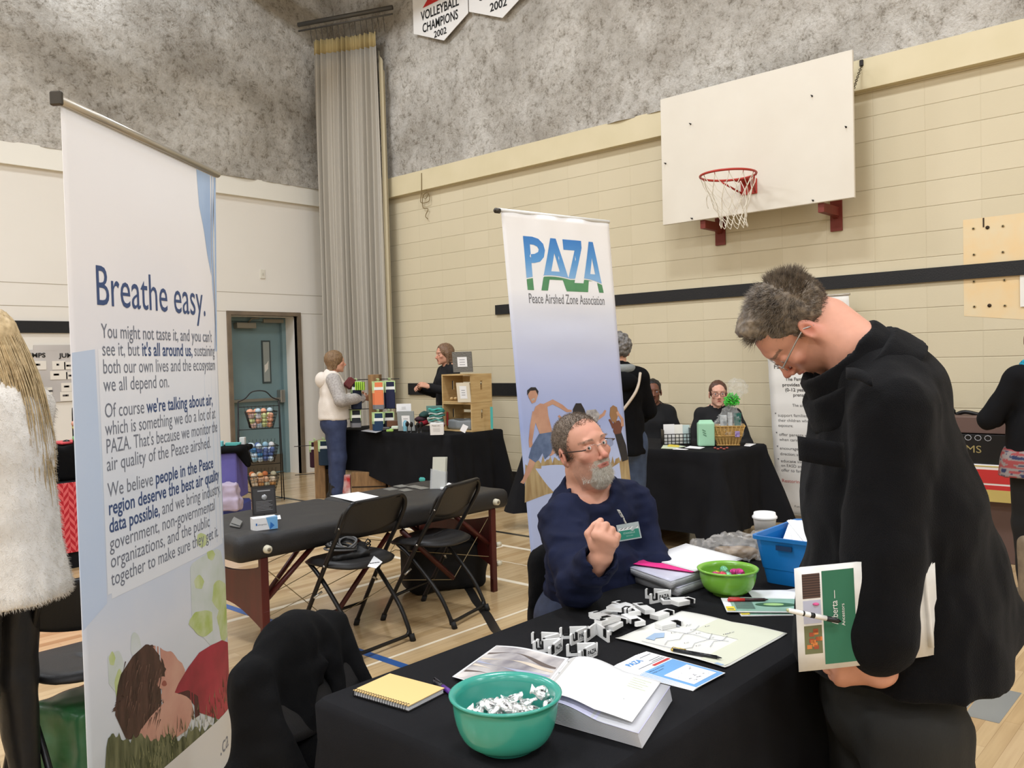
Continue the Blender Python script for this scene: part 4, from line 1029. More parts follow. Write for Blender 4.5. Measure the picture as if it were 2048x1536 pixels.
def bob(t, T, s, m_, drop=.09, th=.016, n=2500, seed=2, front=.06, L=.03, wid=0., kfold=.004, name='hair', mid=None):
    sd = SD(T); sd.k = .02
    sd.ell((0, -.016*s, .038*s), ((.074+th)*s, (.094+th)*s, (.083+th)*s), k=0)
    if drop > 0:
        sd.limb((0, -.045*s, .01*s), (0, -.058*s, -drop*s), ((.078+wid)*s, .050*s), ((.070+wid)*s, .035*s), (1, 0, 0), k=.03)
        for q in (-1, 1): sd.cone((q*.072*s, .0, .01*s), (q*.070*s, -.012*s, -drop*.75*s), .020*s, .012*s, k=.02)
    sd.limb((0, .075*s, -.13*s), (0, .085*s, .050*s), (.060*s, .085*s), (.040*s, .045*s), (1, 0, 0), k=.01, op=-1)
    sd.half((0, (front+.028)*s, 0), (0, 1, 0), k=.01)
    solid(name, sd, m_, t, .006, disp=folds(kfold, (.012, .012, .03), 5, .6), sm=0)
# --- hoodie woman by the sock stall
M_hood = mat('cream_fleece', (226, 216, 204), .95, bump=.3, bscale=120)
M_heather = mat('heather_grey', (186, 180, 174), .95, var=(150, 144, 140), vscale=60)
M_denim = mat('blue_denim', (44, 54, 84), .85, var=(58, 68, 98), vscale=18, bump=.2, bscale=300)
def hoodie():
    t, T, W, s, g = figure('person in a cream hooded sweatshirt and blue jeans facing the sock display', (5.43, 7.48, 0), math.radians(-119), 1.58, M_hood, hem=.90, puff=.03, legs=M_denim, legw=.025,
        arms=dict(L=[(-.27, .04, 1.10), (-.14, .27, 1.15)], R=[(.27, .04, 1.12), (.14, .30, 1.13)]), boots=.16, belly=.02, h=.014, faceh=.006, brow=None)
    bob(t, T, s, mat('dark_blonde', (142, 112, 78), .6, var=(96, 74, 52), vscale=90), .10, .018)
    sd = SD(); sd.k = .03; n = g['nb']; F_ = g['F']; sd.ell(n-F_*.10-Vector((0, 0, .06)), (.10, .07, .09), Euler((0, 0, math.radians(-119)))); sd.cone(n+g['side']*.09+F_*.02, n-g['side']*.09+F_*.02, .03); solid('hood', sd, M_hood, t, .01, disp=folds(.006))
    sd = SD(); sd.k = .02; S_ = g['SR']; E_ = W(.27, .04, 1.12); sd.cone(S_+g['side']*.012, E_+g['side']*.010, .078, .068); sd.cone(E_+g['side']*.01, W(.15, .27, 1.13), .068, .054); solid('sleeve', sd, M_heather, t, .011, disp=folds(.005))
    mb = MB(); p = W(.155, .16, 1.30); mb.box(p, (.10, .05, .12), Euler((0, .7, -.7)).to_matrix(), .02); top('purse', mb, mat('dark_red_leather', (96, 34, 36), .5), 'small dark red purse held at the chest of the cream hoodie', 'purse')
    mb = MB(); p = W(-.02, -.175, .885); mb.poly([(0, 0), (.03, 0), (.014, .025)], p, g['side'], (0, 0, 1)); mb.build('label_patch', P('white_patch', (225, 225, 222)), t)
hoodie()
# --- vendor with long hair behind the sock table
def vendor():
    M_card = mat('black_knit', (20, 20, 22), .95, bump=.2, bscale=200)
    t, T, W, s, g = figure('smiling person with long brown hair and black cardigan behind the sock table', (6.66, 7.02, 0), math.radians(72), 1.64, M_card, hem=.80, puff=.012, legs=M_card,
        arms=dict(L=[(-.24, .04, 1.10), (-.06, .27, 1.18)], R=[(.25, .06, 1.10), (.12, .29, 1.15)], hL=((.35, .9, .35), (.6, -.2, -.5), .5), hR=((-.5, .8, .3), (-.5, -.2, -.6), .6)), open_=.006, h=.014, faceh=.005, nod=.05)
    bob(t, T, s, mat('brown_hair', (92, 68, 50), .5, var=(140, 110, 84), vscale=70), .27, .014, front=.05)
    c = SD(); c.k = .03; F_ = g['F']; n = g['nb']; c.limb(n-Vector((0, 0, .10))+F_*.052, W(0, .03, .98), (.055, .075), (.075, .105), g['side']); solid('blouse', c, mat('plum_blouse', (84, 52, 64), .8, var=(60, 40, 52), vscale=60), t, .009, disp=folds(.004))
vendor()
# --- grey haired visitor, back to us, in front of the far table
def greyhair():
    t, T, W, s, g = figure('person with short curly grey hair in a long black coat seen from behind', (4.86, 3.41, 0), math.radians(-50), 1.60, mat('black_cloth_coat', (14, 14, 16), .95, var=(10, 10, 12), spec=.15, bump=.2, bscale=200), hem=.80, puff=.022, topc=.03, legs=mat('faded_denim', (66, 80, 104), .85, var=(50, 62, 84), vscale=20),
        legw=.02, arms=dict(L=[(-.22, .06, 1.10), (-.18, .27, 1.02)], R=[(.215, .07, 1.10), (.16, .27, 1.02)]), turn=.25, brow=None)
    sd = SD(T); sd.k = .012; rs = random.Random(4)
    for i in range(160):
        v = Vector((rs.gauss(0, 1), rs.gauss(0, 1), rs.gauss(0, 1))).normalized(); p = Vector((v.x*.080, -.018+v.y*.098, .040+v.z*.088))
        if p.y > .050 or p.z < -.045 or (p.y > .0 and p.z < .03): continue
        sd.ell(p*s, (.017, .017, .015), k=.010)
    sd.ell((0, -.018*s, .040*s), (.078*s, .097*s, .087*s), k=.01); sd.limb((0, .085*s, -.12*s), (0, .09*s, .05*s), (.07*s, .085*s), (.05*s, .05*s), (1, 0, 0), k=.01, op=-1); sd.half((0, 0, -.06*s), (0, .3, -1), k=.01)
    solid('hair', sd, mat('curly_grey', (132, 128, 124), .6, var=(62, 60, 58), vscale=60), t, .005, disp=folds(.003, (.012,)*3), sm=0)
    sd = SD(); sd.k = .02; n = g['nb']
    for i in range(14): a = PI*(.05+.9*i/13)+PI; sd.ell(n+g['side']*.085*math.cos(a)+g['F']*(.085*math.sin(a))+Vector((0, 0, .0)), (.03, .03, .028))
    solid('scarf', sd, mat('grey_knit', (128, 132, 130), .95, bump=.3, bscale=90), t, .009)
    sd = SD(); sd.k = .03; sd.ell(n-g['F']*.105-Vector((0, 0, .085)), (.12, .06, .07), Euler((0, 0, math.radians(-62)))); solid('hood', sd, MATS['black_cloth_coat'], t, .01)
    # crossbody bag
    y = -.172
    strap_ = bez([W(.14, -.115, 1.375), W(.10, y-.015, 1.25), W(-.02, y-.015, 1.09), W(-.15, y+.03, .94), W(-.2, y+.08, .90)], 6)
    b = thing('shoulder_bag', 'small cream crossbody bag hanging on the back of the black coat', 'bag', W(-.2, -.1, .86))
    mb = MB(); mb.tube(strap_, .010, 6); mb.build('strap', mat('cream_leather', (190, 176, 158), .6), b)
    sd = SD(); sd.k = .01; sd.box(W(-.215, -.105, .87), (.085, .03, .085), Euler((0, .25, math.radians(-62-35))), .02); solid('pouch', sd, MATS['cream_leather'], b, .006)
greyhair()
# --- two stall holders sitting behind the far table
def sitters():
    bl = mat('black_top', (20, 20, 22), .9)
    skd = dict(base=(122, 80, 60), red=(106, 60, 46), lip=(110, 56, 52))
    t, T, W, s, g = figure('person with dark tied-back hair sitting half hidden by the black coat', (6.74, 4.35, 0), math.radians(122), 1.62, bl, hem=.86, puff=.015, legs=bl, seat=True, sk=skd, open_=.008, faceh=.005, turn=.1,
        arms=dict(L=[(-.24, .06, 1.08), (-.12, .28, 1.06)], R=[(.24, .06, 1.08), (.12, .28, 1.06)]))
    bob(t, T, s, mat('black_hair', (22, 18, 17), .5), 0, .008, front=.045)
    t, T, W, s, g = figure('person with dark-framed glasses and pulled-back hair sitting behind the gift basket', (6.75, 3.69, 0), math.radians(125), 1.60, bl, hem=.86, puff=.02, legs=bl, seat=True, open_=.004, faceh=.005, gl=mat('dark_frame', (60, 24, 30), .3),
        arms=dict(L=[(-.24, .06, 1.08), (-.12, .28, 1.06)], R=[(.24, .06, 1.08), (.12, .28, 1.06)]), sk=dict(base=(226, 176, 152), red=(214, 140, 118), lip=(190, 100, 96)))
    bob(t, T, s, mat('auburn_brown', (84, 56, 42), .5), 0, .007, front=.04)
sitters()
# --- visitor at the right edge with a turquoise scarf
def scarfwoman():
    bk = mat('black_jersey', (16, 16, 18), .9, spec=.2)
    t, T, W, s, g = figure('person in black with a turquoise scarf and short dark red hair, back turned', (5.46, .99, 0), math.radians(-55), 1.56, bk, hem=.80, puff=.035, legs=mat('black_leggings', (14, 14, 15), .8), legw=.015, belly=.02,
        arms=dict(L=[(-.28, .05, 1.10), (-.15, .25, 1.10)], R=[(.28, .05, 1.10), (.15, .25, 1.10)]), brow=None, boots=.36, shoe=mat('tan_suede', (134, 118, 96), .9, var=(112, 98, 80), vscale=20))
    bob(t, T, s, mat('dark_red_hair', (72, 28, 32), .5, var=(110, 40, 44), vscale=80), .03, .016)
    sd = SD(); sd.k = .02; n = g['nb']
    for i in range(22): a = 2*PI*i/22; sd.ell(n+g['side']*.085*math.cos(a)+g['F']*(.080*math.sin(a))+Vector((0, 0, .012+.02*math.sin(a*2)+.012*math.sin(a*7))), (.036, .036, .034))
    def pc(V):
        n_ = vnoise(V, (.028,)*3, 4); C = np.tile(lp((28, 150, 178)), (len(V), 1)); C[n_ > .22] = lp((20, 44, 110)); C[n_ < -.42] = lp((20, 90, 120)); return C
    solid('scarf', sd, mat('scarf_cotton', (30, 140, 170), .9, attr='col'), t, .006, disp=folds(.006, (.03, .03, .015)), paint=pc)
    sd = SD(); sd.k = .02; sd.limb(W(0, -.0, .835), W(0, -.0, .775), (.225, .185), (.232, .19), g['side']); sd.half(W(0, 0, .765), (0, 0, -1), k=.004)
    def pc(V):
        n_ = vnoise(V, (.05, .05, .012), 6); z = V[:, 2]; C = np.tile(lp((134, 124, 120)), (len(V), 1)); C[(n_ > .05)] = lp((146, 66, 66)); C[n_ < -.45] = lp((40, 48, 80)); return C
    solid('tunic_hem', sd, mat('print_cotton', (170, 150, 150), .9, attr='col'), t, .007, disp=folds(.005), paint=pc)
scarfwoman()
# --- long haired visitor at the left edge in a fluffy white coat
def furwoman():
    M_fur = mat('white_fur', (232, 227, 218), 1., var=(222, 216, 206), vscale=25, bump=.3, bscale=260)
    t, T, W, s, g = figure('person with long straight blonde hair in a fluffy cream coat at the left edge', (.855, 2.94, 0), math.radians(35), 1.64, M_fur, hem=.76, puff=.045, topc=.03, legs=mat('black_leather', (24, 23, 24), .45, bump=.2, bscale=30), legw=.0, fur=True,
        arms=dict(L=[(-.27, .08, 1.10), (-.18, .28, 1.15)], R=[(.27, .08, 1.10), (.18, .28, 1.15)]), boots=.0, h=.011, brow=None, turn=.2)
    # fur fringe along the hem and sides
    me = [o for o in bpy.data.objects if o.parent == t and o.name.startswith('top')][-1].data
    rs = np.random.RandomState(2); V = np.array([v.co[:] for v in me.vertices]); N_ = np.array([v.normal[:] for v in me.vertices]); idx = rs.choice(len(V), 12000); 
    low = np.where(V[:, 2] < .80)[0]; idx = np.concatenate([idx, rs.choice(low, 3500)])
    strands('fur', V[idx], N_[idx]+np.array([0, 0, -.9]), M_fur, t, L=.013, r=.0007, seg=2, jit=.3, seed=4)
    M_bl = mat('blonde_hair', (214, 190, 146), .5, var=(170, 146, 106), vscale=60)
    sd = SD(T); sd.k = .02; sd.ell((0, -.016*s, .038*s), (.088*s, .108*s, .097*s), k=0)
    sd.limb((0, -.05*s, .02*s), (0, -.10*s, -.30*s), (.088*s, .055*s), (.095*s, .035*s), (1, 0, 0), k=.03); sd.half((0, .06*s, 0), (0, 1, -.2), k=.01)
    sd.limb((.03*s, -.105*s, -.28*s), (.05*s, -.125*s, -.40*s), (.05*s, .02*s), (.03*s, .012*s), (1, 0, 0), k=.03)
    solid('hair', sd, M_bl, t, .006, disp=folds(.004, (.010, .010, .2), 5, .6), sm=0)
    rs = np.random.RandomState(3); R_, D_, Ls = [], [], []; MBs = MB()
    for i in range(3600):
        a = rs.uniform(-.9, PI+.9)+PI; z = rs.uniform(-.05, .12); r = .090*math.sqrt(max(.05, 1-((z-.04)/.098)**2))
        p = Vector((r*math.cos(a), -.016+r*1.12*math.sin(a), z))*s
        pts = [p]; L_ = rs.uniform(.38, .62); x = p.copy(); tgt = Vector((p.x*1.15+rs.uniform(-.02, .03), min(p.y, -.03)-.075+rs.uniform(-.02, .02), 0))
        for k in range(6):
            f_ = (k+1)/6; y = Vector((p.x*(1-f_)+tgt.x*f_, p.y*(1-f_)+tgt.y*f_-.02*math.sin(PI*f_), p.z-L_*f_*.85)); pts.append(y)
        q = [T @ v for v in pts]; MBs.tube(q, [.0018, .0022, .0022, .0020, .0017, .0013, .0006], 3, False)
    MBs.build('hair_strands', M_bl, t)
furwoman()
# ------------------------------------------------------------------ curtain, pennants, hoop
def curtain():
    t = thing('stage_curtain', 'tall pleated off-white curtain hanging in the corner from a ceiling track', 'curtain', (7.0, 9.1, .25))
    M_c = mat('curtain_cloth', (188, 182, 170), .9, var=(178, 171, 158), vscale=6, bump=.3, bscale=300, stretch=(1, 1, .05)); M_h = mat('curtain_heading', (176, 158, 112), .9)
    A = Vector((6.66, 9.42, 0)); B = Vector((7.06, 8.52, 0)); d = (B-A); n_ = Vector((-d.y, d.x, 0)).normalized()
    def S(u, z0, z1, e=0.):
        def f(a, v):
            z = z0+(z1-z0)*v; tp = (z-.3)/5.3
            ph = a*2*PI*13+.9*math.sin(a*9+z*.25)+.5*math.sin(z*.7)
            amp = .035*(1-.35*tp)+.012*math.sin(a*17); wd = 1-.10*tp
            m_ = .5+(a-.5)*wd*(1.0)
            return A+d*m_+n_*(amp*math.sin(ph)+e+.02*math.sin(z*.9+a*4))+Vector((0, 0, z))
        return f
    mb = MB(); mb.grid(S(0, .3, 5.48), 240, 24, th=.004); mb.build('cloth', M_c, t)
    mb = MB(); mb.grid(S(0, 5.48, 5.66), 240, 2, th=.004); mb.build('heading', M_h, t)
    mb = MB(); q0 = B-d*.03; mb.grid(lambda a, v: q0+Vector((.02+.06*a, -.01-.02*a+.02*math.sin(PI*a*3), .3+(5.42-.25*a-.3)*v))+Vector((0, 0, 0)), 12, 20, th=.004); mb.build('lining', mat('cream_lining', (190, 178, 148), .9), t)
    mb = MB(); g = mat('track_metal', (88, 86, 82), .5, metal=.5); a = A-d*.12+n_*-.10; b_ = B+d*.25+n_*-.10
    z = 5.86; mb.tube([a+Vector((0, 0, z)), b_+Vector((0, 0, z+.02))], .03, 8); mb.tube([a+Vector((0, 0, z-.08)), b_+Vector((0, 0, z-.06))], .012, 6)
    for k in range(14): p = a+(b_-a)*(.1+.06*k)+n_*.06; mb.tube([p+Vector((0, 0, z-.03)), p+n_*.04+Vector((0, 0, 5.64))], .004, 5)
    mb.build('curtain_track', g, t)
curtain()
def pennants():
    # two championship pennants, cut off by the top of the frame
    X = XB-.135; pa = Vector((X, 8.006, 5.52)); 
    red = mat('ribbon_red', (196, 44, 40), .7); whit = mat('pennant_white', (236, 234, 230), .75); ink = mat('pennant_black', (24, 24, 24), .7)
    U = Vector((0, -1, 0)); V = Vector((0, 0, 1)); N_ = Vector((-1, 0, 0))
    def pen(y0, y1, ztip, zc, ztop, lab, lines, tilt):
        t = thing('pennant', lab, 'pennant', (X, (y0+y1)/2, ztip), 0, 'championship pennants on the insulation wall')
        w_ = y0-y1; mb = MB()
        mb.prism([(0, zc), (w_*.56, ztip), (w_, zc-.02), (w_, ztop), (0, ztop)], Vector((X, y0, 0)), U, V, .006)
        mb.build('cloth', whit, t)
        mb = MB(); o = Vector((X-.0085, y0, 0))
        for s_, z, sz, wd in lines: mb.text(s_, o+U*(w_*.50)+V*z, U, V, sz, 'c', wd, .02)
        mb.build('lettering', ink, t)
        return t, o, w_
    PA = atx(828, 68, X); PB = atx(889, 81, X); PC = atx(937, 28, X)
    t, o, w_ = pen(PA.y, PC.y, PB.z, PA.z, 6.6, 'left white pennant with red ribbon reading VOLLEYBALL CHAMPIONS 2002', [('VOLLEYBALL', PA.z+.115, .155, .66), ('CHAMPIONS', PA.z-.035, .155, .62), ('2002', PA.z-.150, .11, .22)], 0)
    mb = MB(); zr = PA.z+.26; mb.poly([(.18, zr), (.30, zr+.10), (.18, zr+.2), (.74, zr+.22), (.82, zr+.12), (.74, zr+.02)], o+Vector((-.001, 0, 0)), U, V); mb.mi = 1; mb.text('GIRLS', o+U*.50+V*(zr+.045)+N_*.0015, U, V, .15, 'c', .36, .03); mb.build('ribbon', [red, whit], t)
    pen(PC.y-.015, PC.y-.94, PB.z-.005, PA.z-.01, 6.6, 'right white pennant reading CHAMPIONS 2002, beside the volleyball pennant', [('CHAMPIONS', PA.z+.06, .155, .62), ('2002', PA.z-.11, .13, .26)], 0)
pennants()
def hoop():
    X = 6.92; y0 = atx(1320, 195, X).y; y1 = atx(1706.5, 240, X).y; z1 = atx(1706, 98, X).z; z0 = atx(1708, 395, X).z
    t = thing('basketball_hoop', 'white rectangular backboard with orange-red rim and white net on the block wall', 'hoop', (X, (y0+y1)/2, z0))
    mb = MB(); mb.span((X, y1, z0), (X+.03, y0, z1), .004); bb = mb.build('backboard', mat('board_white', (224, 217, 202), .35, var=(218, 210, 194), vscale=2), t)
    red = mat('rim_red', (176, 52, 38), .4); rust = mat('bracket_red', (116, 46, 34), .55)
    for px, py in ((1381, 248), (1624, 192), (1692, 254), (1331, 327), (1384, 437), (1626, 401)):
        p = atx(px, py, X-.004); b = MB(); b.box(p, (.008, .014, .014), None, .003); b.tube([p+Vector((-.004, 0, 0)), p+Vector((-.03, -.004, 0))], .004, 6); b.build('bolt', mat('bolt_dark', (50, 46, 44), .4, metal=.6), bb)
    c = atx(1456, 350, X-.38); R_ = .228; cz = c.z
    mb = MB(); mb.tube([(c.x+R_*math.cos(a*PI/24), c.y+R_*math.sin(a*PI/24), cz) for a in range(49)], .010, 8, False)
    for q in (-1, 1): mb.tube([(X-.02, c.y+q*.06, cz-.10), (c.x+R_*.72, c.y+q*.15, cz-.012)], .009, 6)
    mb.box((X-.008, c.y, cz-.05), (.016, .15, .13), None, .004); mb.box((X-.07, c.y, cz-.006), (.14, .13, .012), None, .003)
    for k in range(12): a = 2*PI*k/12; mb.tube([(c.x+R_*math.cos(a)*1., c.y+R_*math.sin(a), cz-.008), (c.x+R_*.97*math.cos(a), c.y+R_*.97*math.sin(a), cz-.026)], .003, 5)
    rm = mb.build('rim', red, t)
    mb = MB(); K = 12; rs = random.Random(2)
    def pt(k, lv):
        r = [.222, .19, .150, .118, .104, .110][min(5, int(lv))]; a = 2*PI*(k+(.5 if int(lv) % 2 else 0))/K
        return Vector((c.x+r*math.cos(a), c.y+r*math.sin(a)-.01*lv, cz-.02-[0, .10, .20, .285, .355, .42][int(lv)]))
    for k in range(K):
        for lv in range(5):
            for dk in ((0, -1) if lv % 2 == 0 else (0, 1)):
                a_, b_ = pt(k, lv), pt(k+dk, lv+1); mid = (a_+b_)/2+Vector((rs.uniform(-.01, .01), rs.uniform(-.01, .01), -.008))
                mb.tube([a_, mid, b_], .0032, 5, False)
    mb.tube(bez([pt(2, 1), pt(2, 1)+Vector((.0, .06, -.03)), pt(2, 2)+Vector((-.02, .11, -.02)), pt(2, 2)+Vector((-.01, .13, .02)), pt(2, 1)+Vector((0, .05, 0))], 5), .0026, 5)
    mb.build('net', mat('net_cord', (222, 214, 196), .9), rm)
    # wall brackets behind the board
    for px in (1405, 1642):
        p = atx(px, 425, X+.03); b = MB(); b.span((X+.03, p.y-.025, z0-.075), (XB-.006, p.y+.025, z0-.0)); b.prism([(0, 0), (XB-X-.036, 0), (XB-X-.036, -.10)], (X+.03, p.y-.02, z0+.0), (1, 0, 0), (0, 0, 1), -.04); b.span((XB-.02, p.y-.05, z0-.2), (XB-.006, p.y+.05, z0+.3)); b.build('bracket', rust, t)
    a_ = atx(1723, 131, XB-.085); b_ = Vector((X+.03, y1+.05, z1-.42)); ch = MB(); n = 22
    for k in range(n):
        p = a_+(b_-a_)*(k+.5)/n; d = (b_-a_).normalized(); s_ = d.orthogonal().normalized() if k % 2 else d.cross(d.orthogonal()).normalized(); L_ = (b_-a_).length/n*.62
        ch.tube([p+d*L_*math.cos(q)+s_*.010*math.sin(q) for q in [2*PI*i/10 for i in range(11)]], .0028, 5, False)
    ch.build('chain', mat('chain_steel', (96, 88, 70), .5, metal=.7), t)
    b = MB(); b.box(a_+Vector((.0, 0, .02)), (.02, .03, .05), None, .004); b.build('chain_anchor', MATS['bolt_dark'], t)
hoop()
def wallbits():
    # unpainted patch and old anchor holes where a fixture was removed
    mb = MB(); X = XB-.0015
    q = [atx(1926, 440, X), atx(2060, 424, X), atx(2060, 640, X), atx(1928, 632, X)]
    mb.add([(X, p.y, p.z) for p in q], [(0, 1, 2, 3)], False)
    struct('trim_6', mb, mat('old_paint_patch', (232, 200, 148), .6, var=(226, 208, 170), vscale=5))
    mb = MB()
    for k, (px, py) in enumerate(((1947, 457), (1975, 455), (2006, 452), (1948, 509), (2006, 504), (1948, 563), (2009, 560), (1949, 613), (1979, 611), (2010, 611))):
        p = atx(px, py, XB-.003); mb.mi = 1 if k in (1, 8) else 0; mb.tube([p+Vector((-.004, 0, 0)), p+Vector((.003, 0, 0))], .011 if k not in (1, 8) else .014, 10)
        mb.mi = 1; mb.tube([p+Vector((-.006, 0, 0)), p+Vector((.003, 0, 0))], .006, 8)
    p = atx(1967, 445, XB-.003); mb.box(p, (.004, .01, .07)); struct('trim_7', mb, [mat('plug_metal', (196, 176, 130), .5), mat('hole_dark', (58, 44, 30), .8)])
    # wires hanging from the beam
    mb = MB(); p = atx(843, 346, XB-.085); q = atx(843, 385, XB-.085); rs = random.Random(5)
    mb.tube(bez([p, q, atx(842, 405, XB-.05), atx(858, 402, XB-.04), atx(856, 386, XB-.04), atx(846, 392, XB-.04), atx(846, 415, XB-.03), atx(856, 418, XB-.03), atx(851, 432, XB-.03), atx(856, 438, XB-.03)], 5), .005, 5)
    mb.tube(bez([q, atx(850, 398, XB-.05), atx(857, 386, XB-.06), atx(852, 380, XB-.06)], 5), .0035, 5); top('hanging_wire', mb, mat('brown_wire', (128, 108, 70), .6), 'thin loose wire curling down from the beige beam', 'wire')
    # paper sign pinned to the wall at the right edge
    p = atx(2040, 533, XB-.006); mb = MB(); mb.mi = 0; mb.span((XB-.012, p.y-.38, p.z-.30), (XB-.008, p.y, p.z)); mb.mi = 1; mb.text('HA', (XB-.0125, p.y-.02, p.z-.26), (0, -1, 0), (0, 0, 1), .11, 'l'); mb.span((XB-.0125, p.y-.33, p.z-.12), (XB-.012, p.y-.03, p.z-.10))
    top('wall_sign', mb, [P('sign_white', (236, 232, 222)), P('sign_ink', (40, 38, 36))], 'white paper sign on the block wall at the right edge', 'sign')
    # poster with JUMPS headings and paper slips on the white wall
    t = thing('wall_poster', 'grey wall chart headed JUMPS with small white paper slips', 'poster', (2.95, YA-.01, 1.2))
    y = YA-.012; a = aty(8, 700, y); b = aty(235, 798, y); c = MB(); c.span((a.x, y, b.z), (b.x, y+.006, a.z))
    n0 = aty(67, 690, y); n1 = aty(142, 701, y); c.span((n0.x, y-.001, n1.z), (n1.x, y+.005, n0.z)); c.build('board', mat('chart_grey', (150, 146, 144), .6, var=(214, 208, 202), vscale=1.7, vdet=1), t)
    for px in (119, 48, 178): c = MB(); q = aty(px, 715, y-.004); c.text('JUMPS', q, (1, 0, 0), (0, 0, 1), .065, 'l', .21, .03); c.build('lettering', P('chart_ink', (30, 28, 28)), t)
    c = MB(); rs = random.Random(8)
    for px, py, w_, h_ in ((62, 722, 22, 14), (104, 722, 20, 14), (128, 724, 24, 12), (100, 742, 26, 14), (132, 744, 20, 12), (64, 762, 10, 12), (88, 775, 12, 12), (122, 766, 16, 14), (120, 784, 28, 15), (40, 730, 14, 12), (44, 770, 12, 14)):
        c = MB(); q = aty(px, py, y-.004); c.mi = 0; c.span((q.x, y-.005, q.z-h_/150), (q.x+w_/150, y-.003, q.z)); c.mi = 1
        for k in range(3): c.span((q.x+.02+rs.random()*.05, y-.006, q.z-.05), (q.x+.03+rs.random()*.06, y-.005, q.z-.03))
        c.build('paper_slip', [P('slip_white', (232, 226, 214)), P('slip_ink', (90, 86, 84))], t)
wallbits()
# ------------------------------------------------------------------ roll-up banners
M_alu = mat('aluminium', (186, 180, 168), .35, metal=.7)
def banner_stand(t, A, B, n_, ztop, back):
    mb = MB(); d = (B-A).normalized(); mb.tube([A-d*.012+Vector((0, 0, ztop+.008)), B+d*.012+Vector((0, 0, ztop+.008))], .012, 10); mb.build('top_rail', M_alu, t)
    mb = MB()
    for P_ in (A-d*.016, ): mb.box(P_+Vector((0, 0, ztop+.008)), (.014, .03, .034), Matrix.Rotation(math.atan2(d.y, d.x), 3, 'Z'), .003)
    mb.build('end_cap', mat('cap_dark', (70, 66, 60), .4, metal=.5), t)
def graded(name, stops, axis, rough=.45, noise=None):
    """printed vinyl whose colour follows the height on the banner (object z), with soft printed clouds"""
    M, nt, b, nd, ln = node_mat(name, rough, .4); g = nd('NewGeometry'); sp = nd('SeparateXYZ'); ln(g.outputs['Position'], sp.inputs[0])
    z = sp.outputs[2]
    if noise:
        n = nd('TexNoise'); n.inputs['Scale'].default_value = noise[0]; n.inputs['Detail'].default_value = 4; mp = nd('Mapping'); mp.inputs['Scale'].default_value = noise[2]; ln(g.outputs['Position'], mp.inputs['Vector']); ln(mp.outputs[0], n.inputs['Vector'])
        z = math_node(nd, ln, 'ADD', z, math_node(nd, ln, 'MULTIPLY', math_node(nd, ln, 'SUBTRACT', n.outputs['Fac'], .5), noise[1]))
    f = math_node(nd, ln, 'DIVIDE', z, 2.2); r = nd('ValToRGB'); ln(f, r.inputs[0]); e = r.color_ramp.elements
    e[0].position = stops[0][0]/2.2; e[0].color = lin(stops[0][1]); e[1].position = stops[-1][0]/2.2; e[1].color = lin(stops[-1][1])
    for p, c in stops[1:-1]: k = e.new(p/2.2); k.color = lin(c)
    ln(r.outputs[0], b.inputs['Base Color']); return M
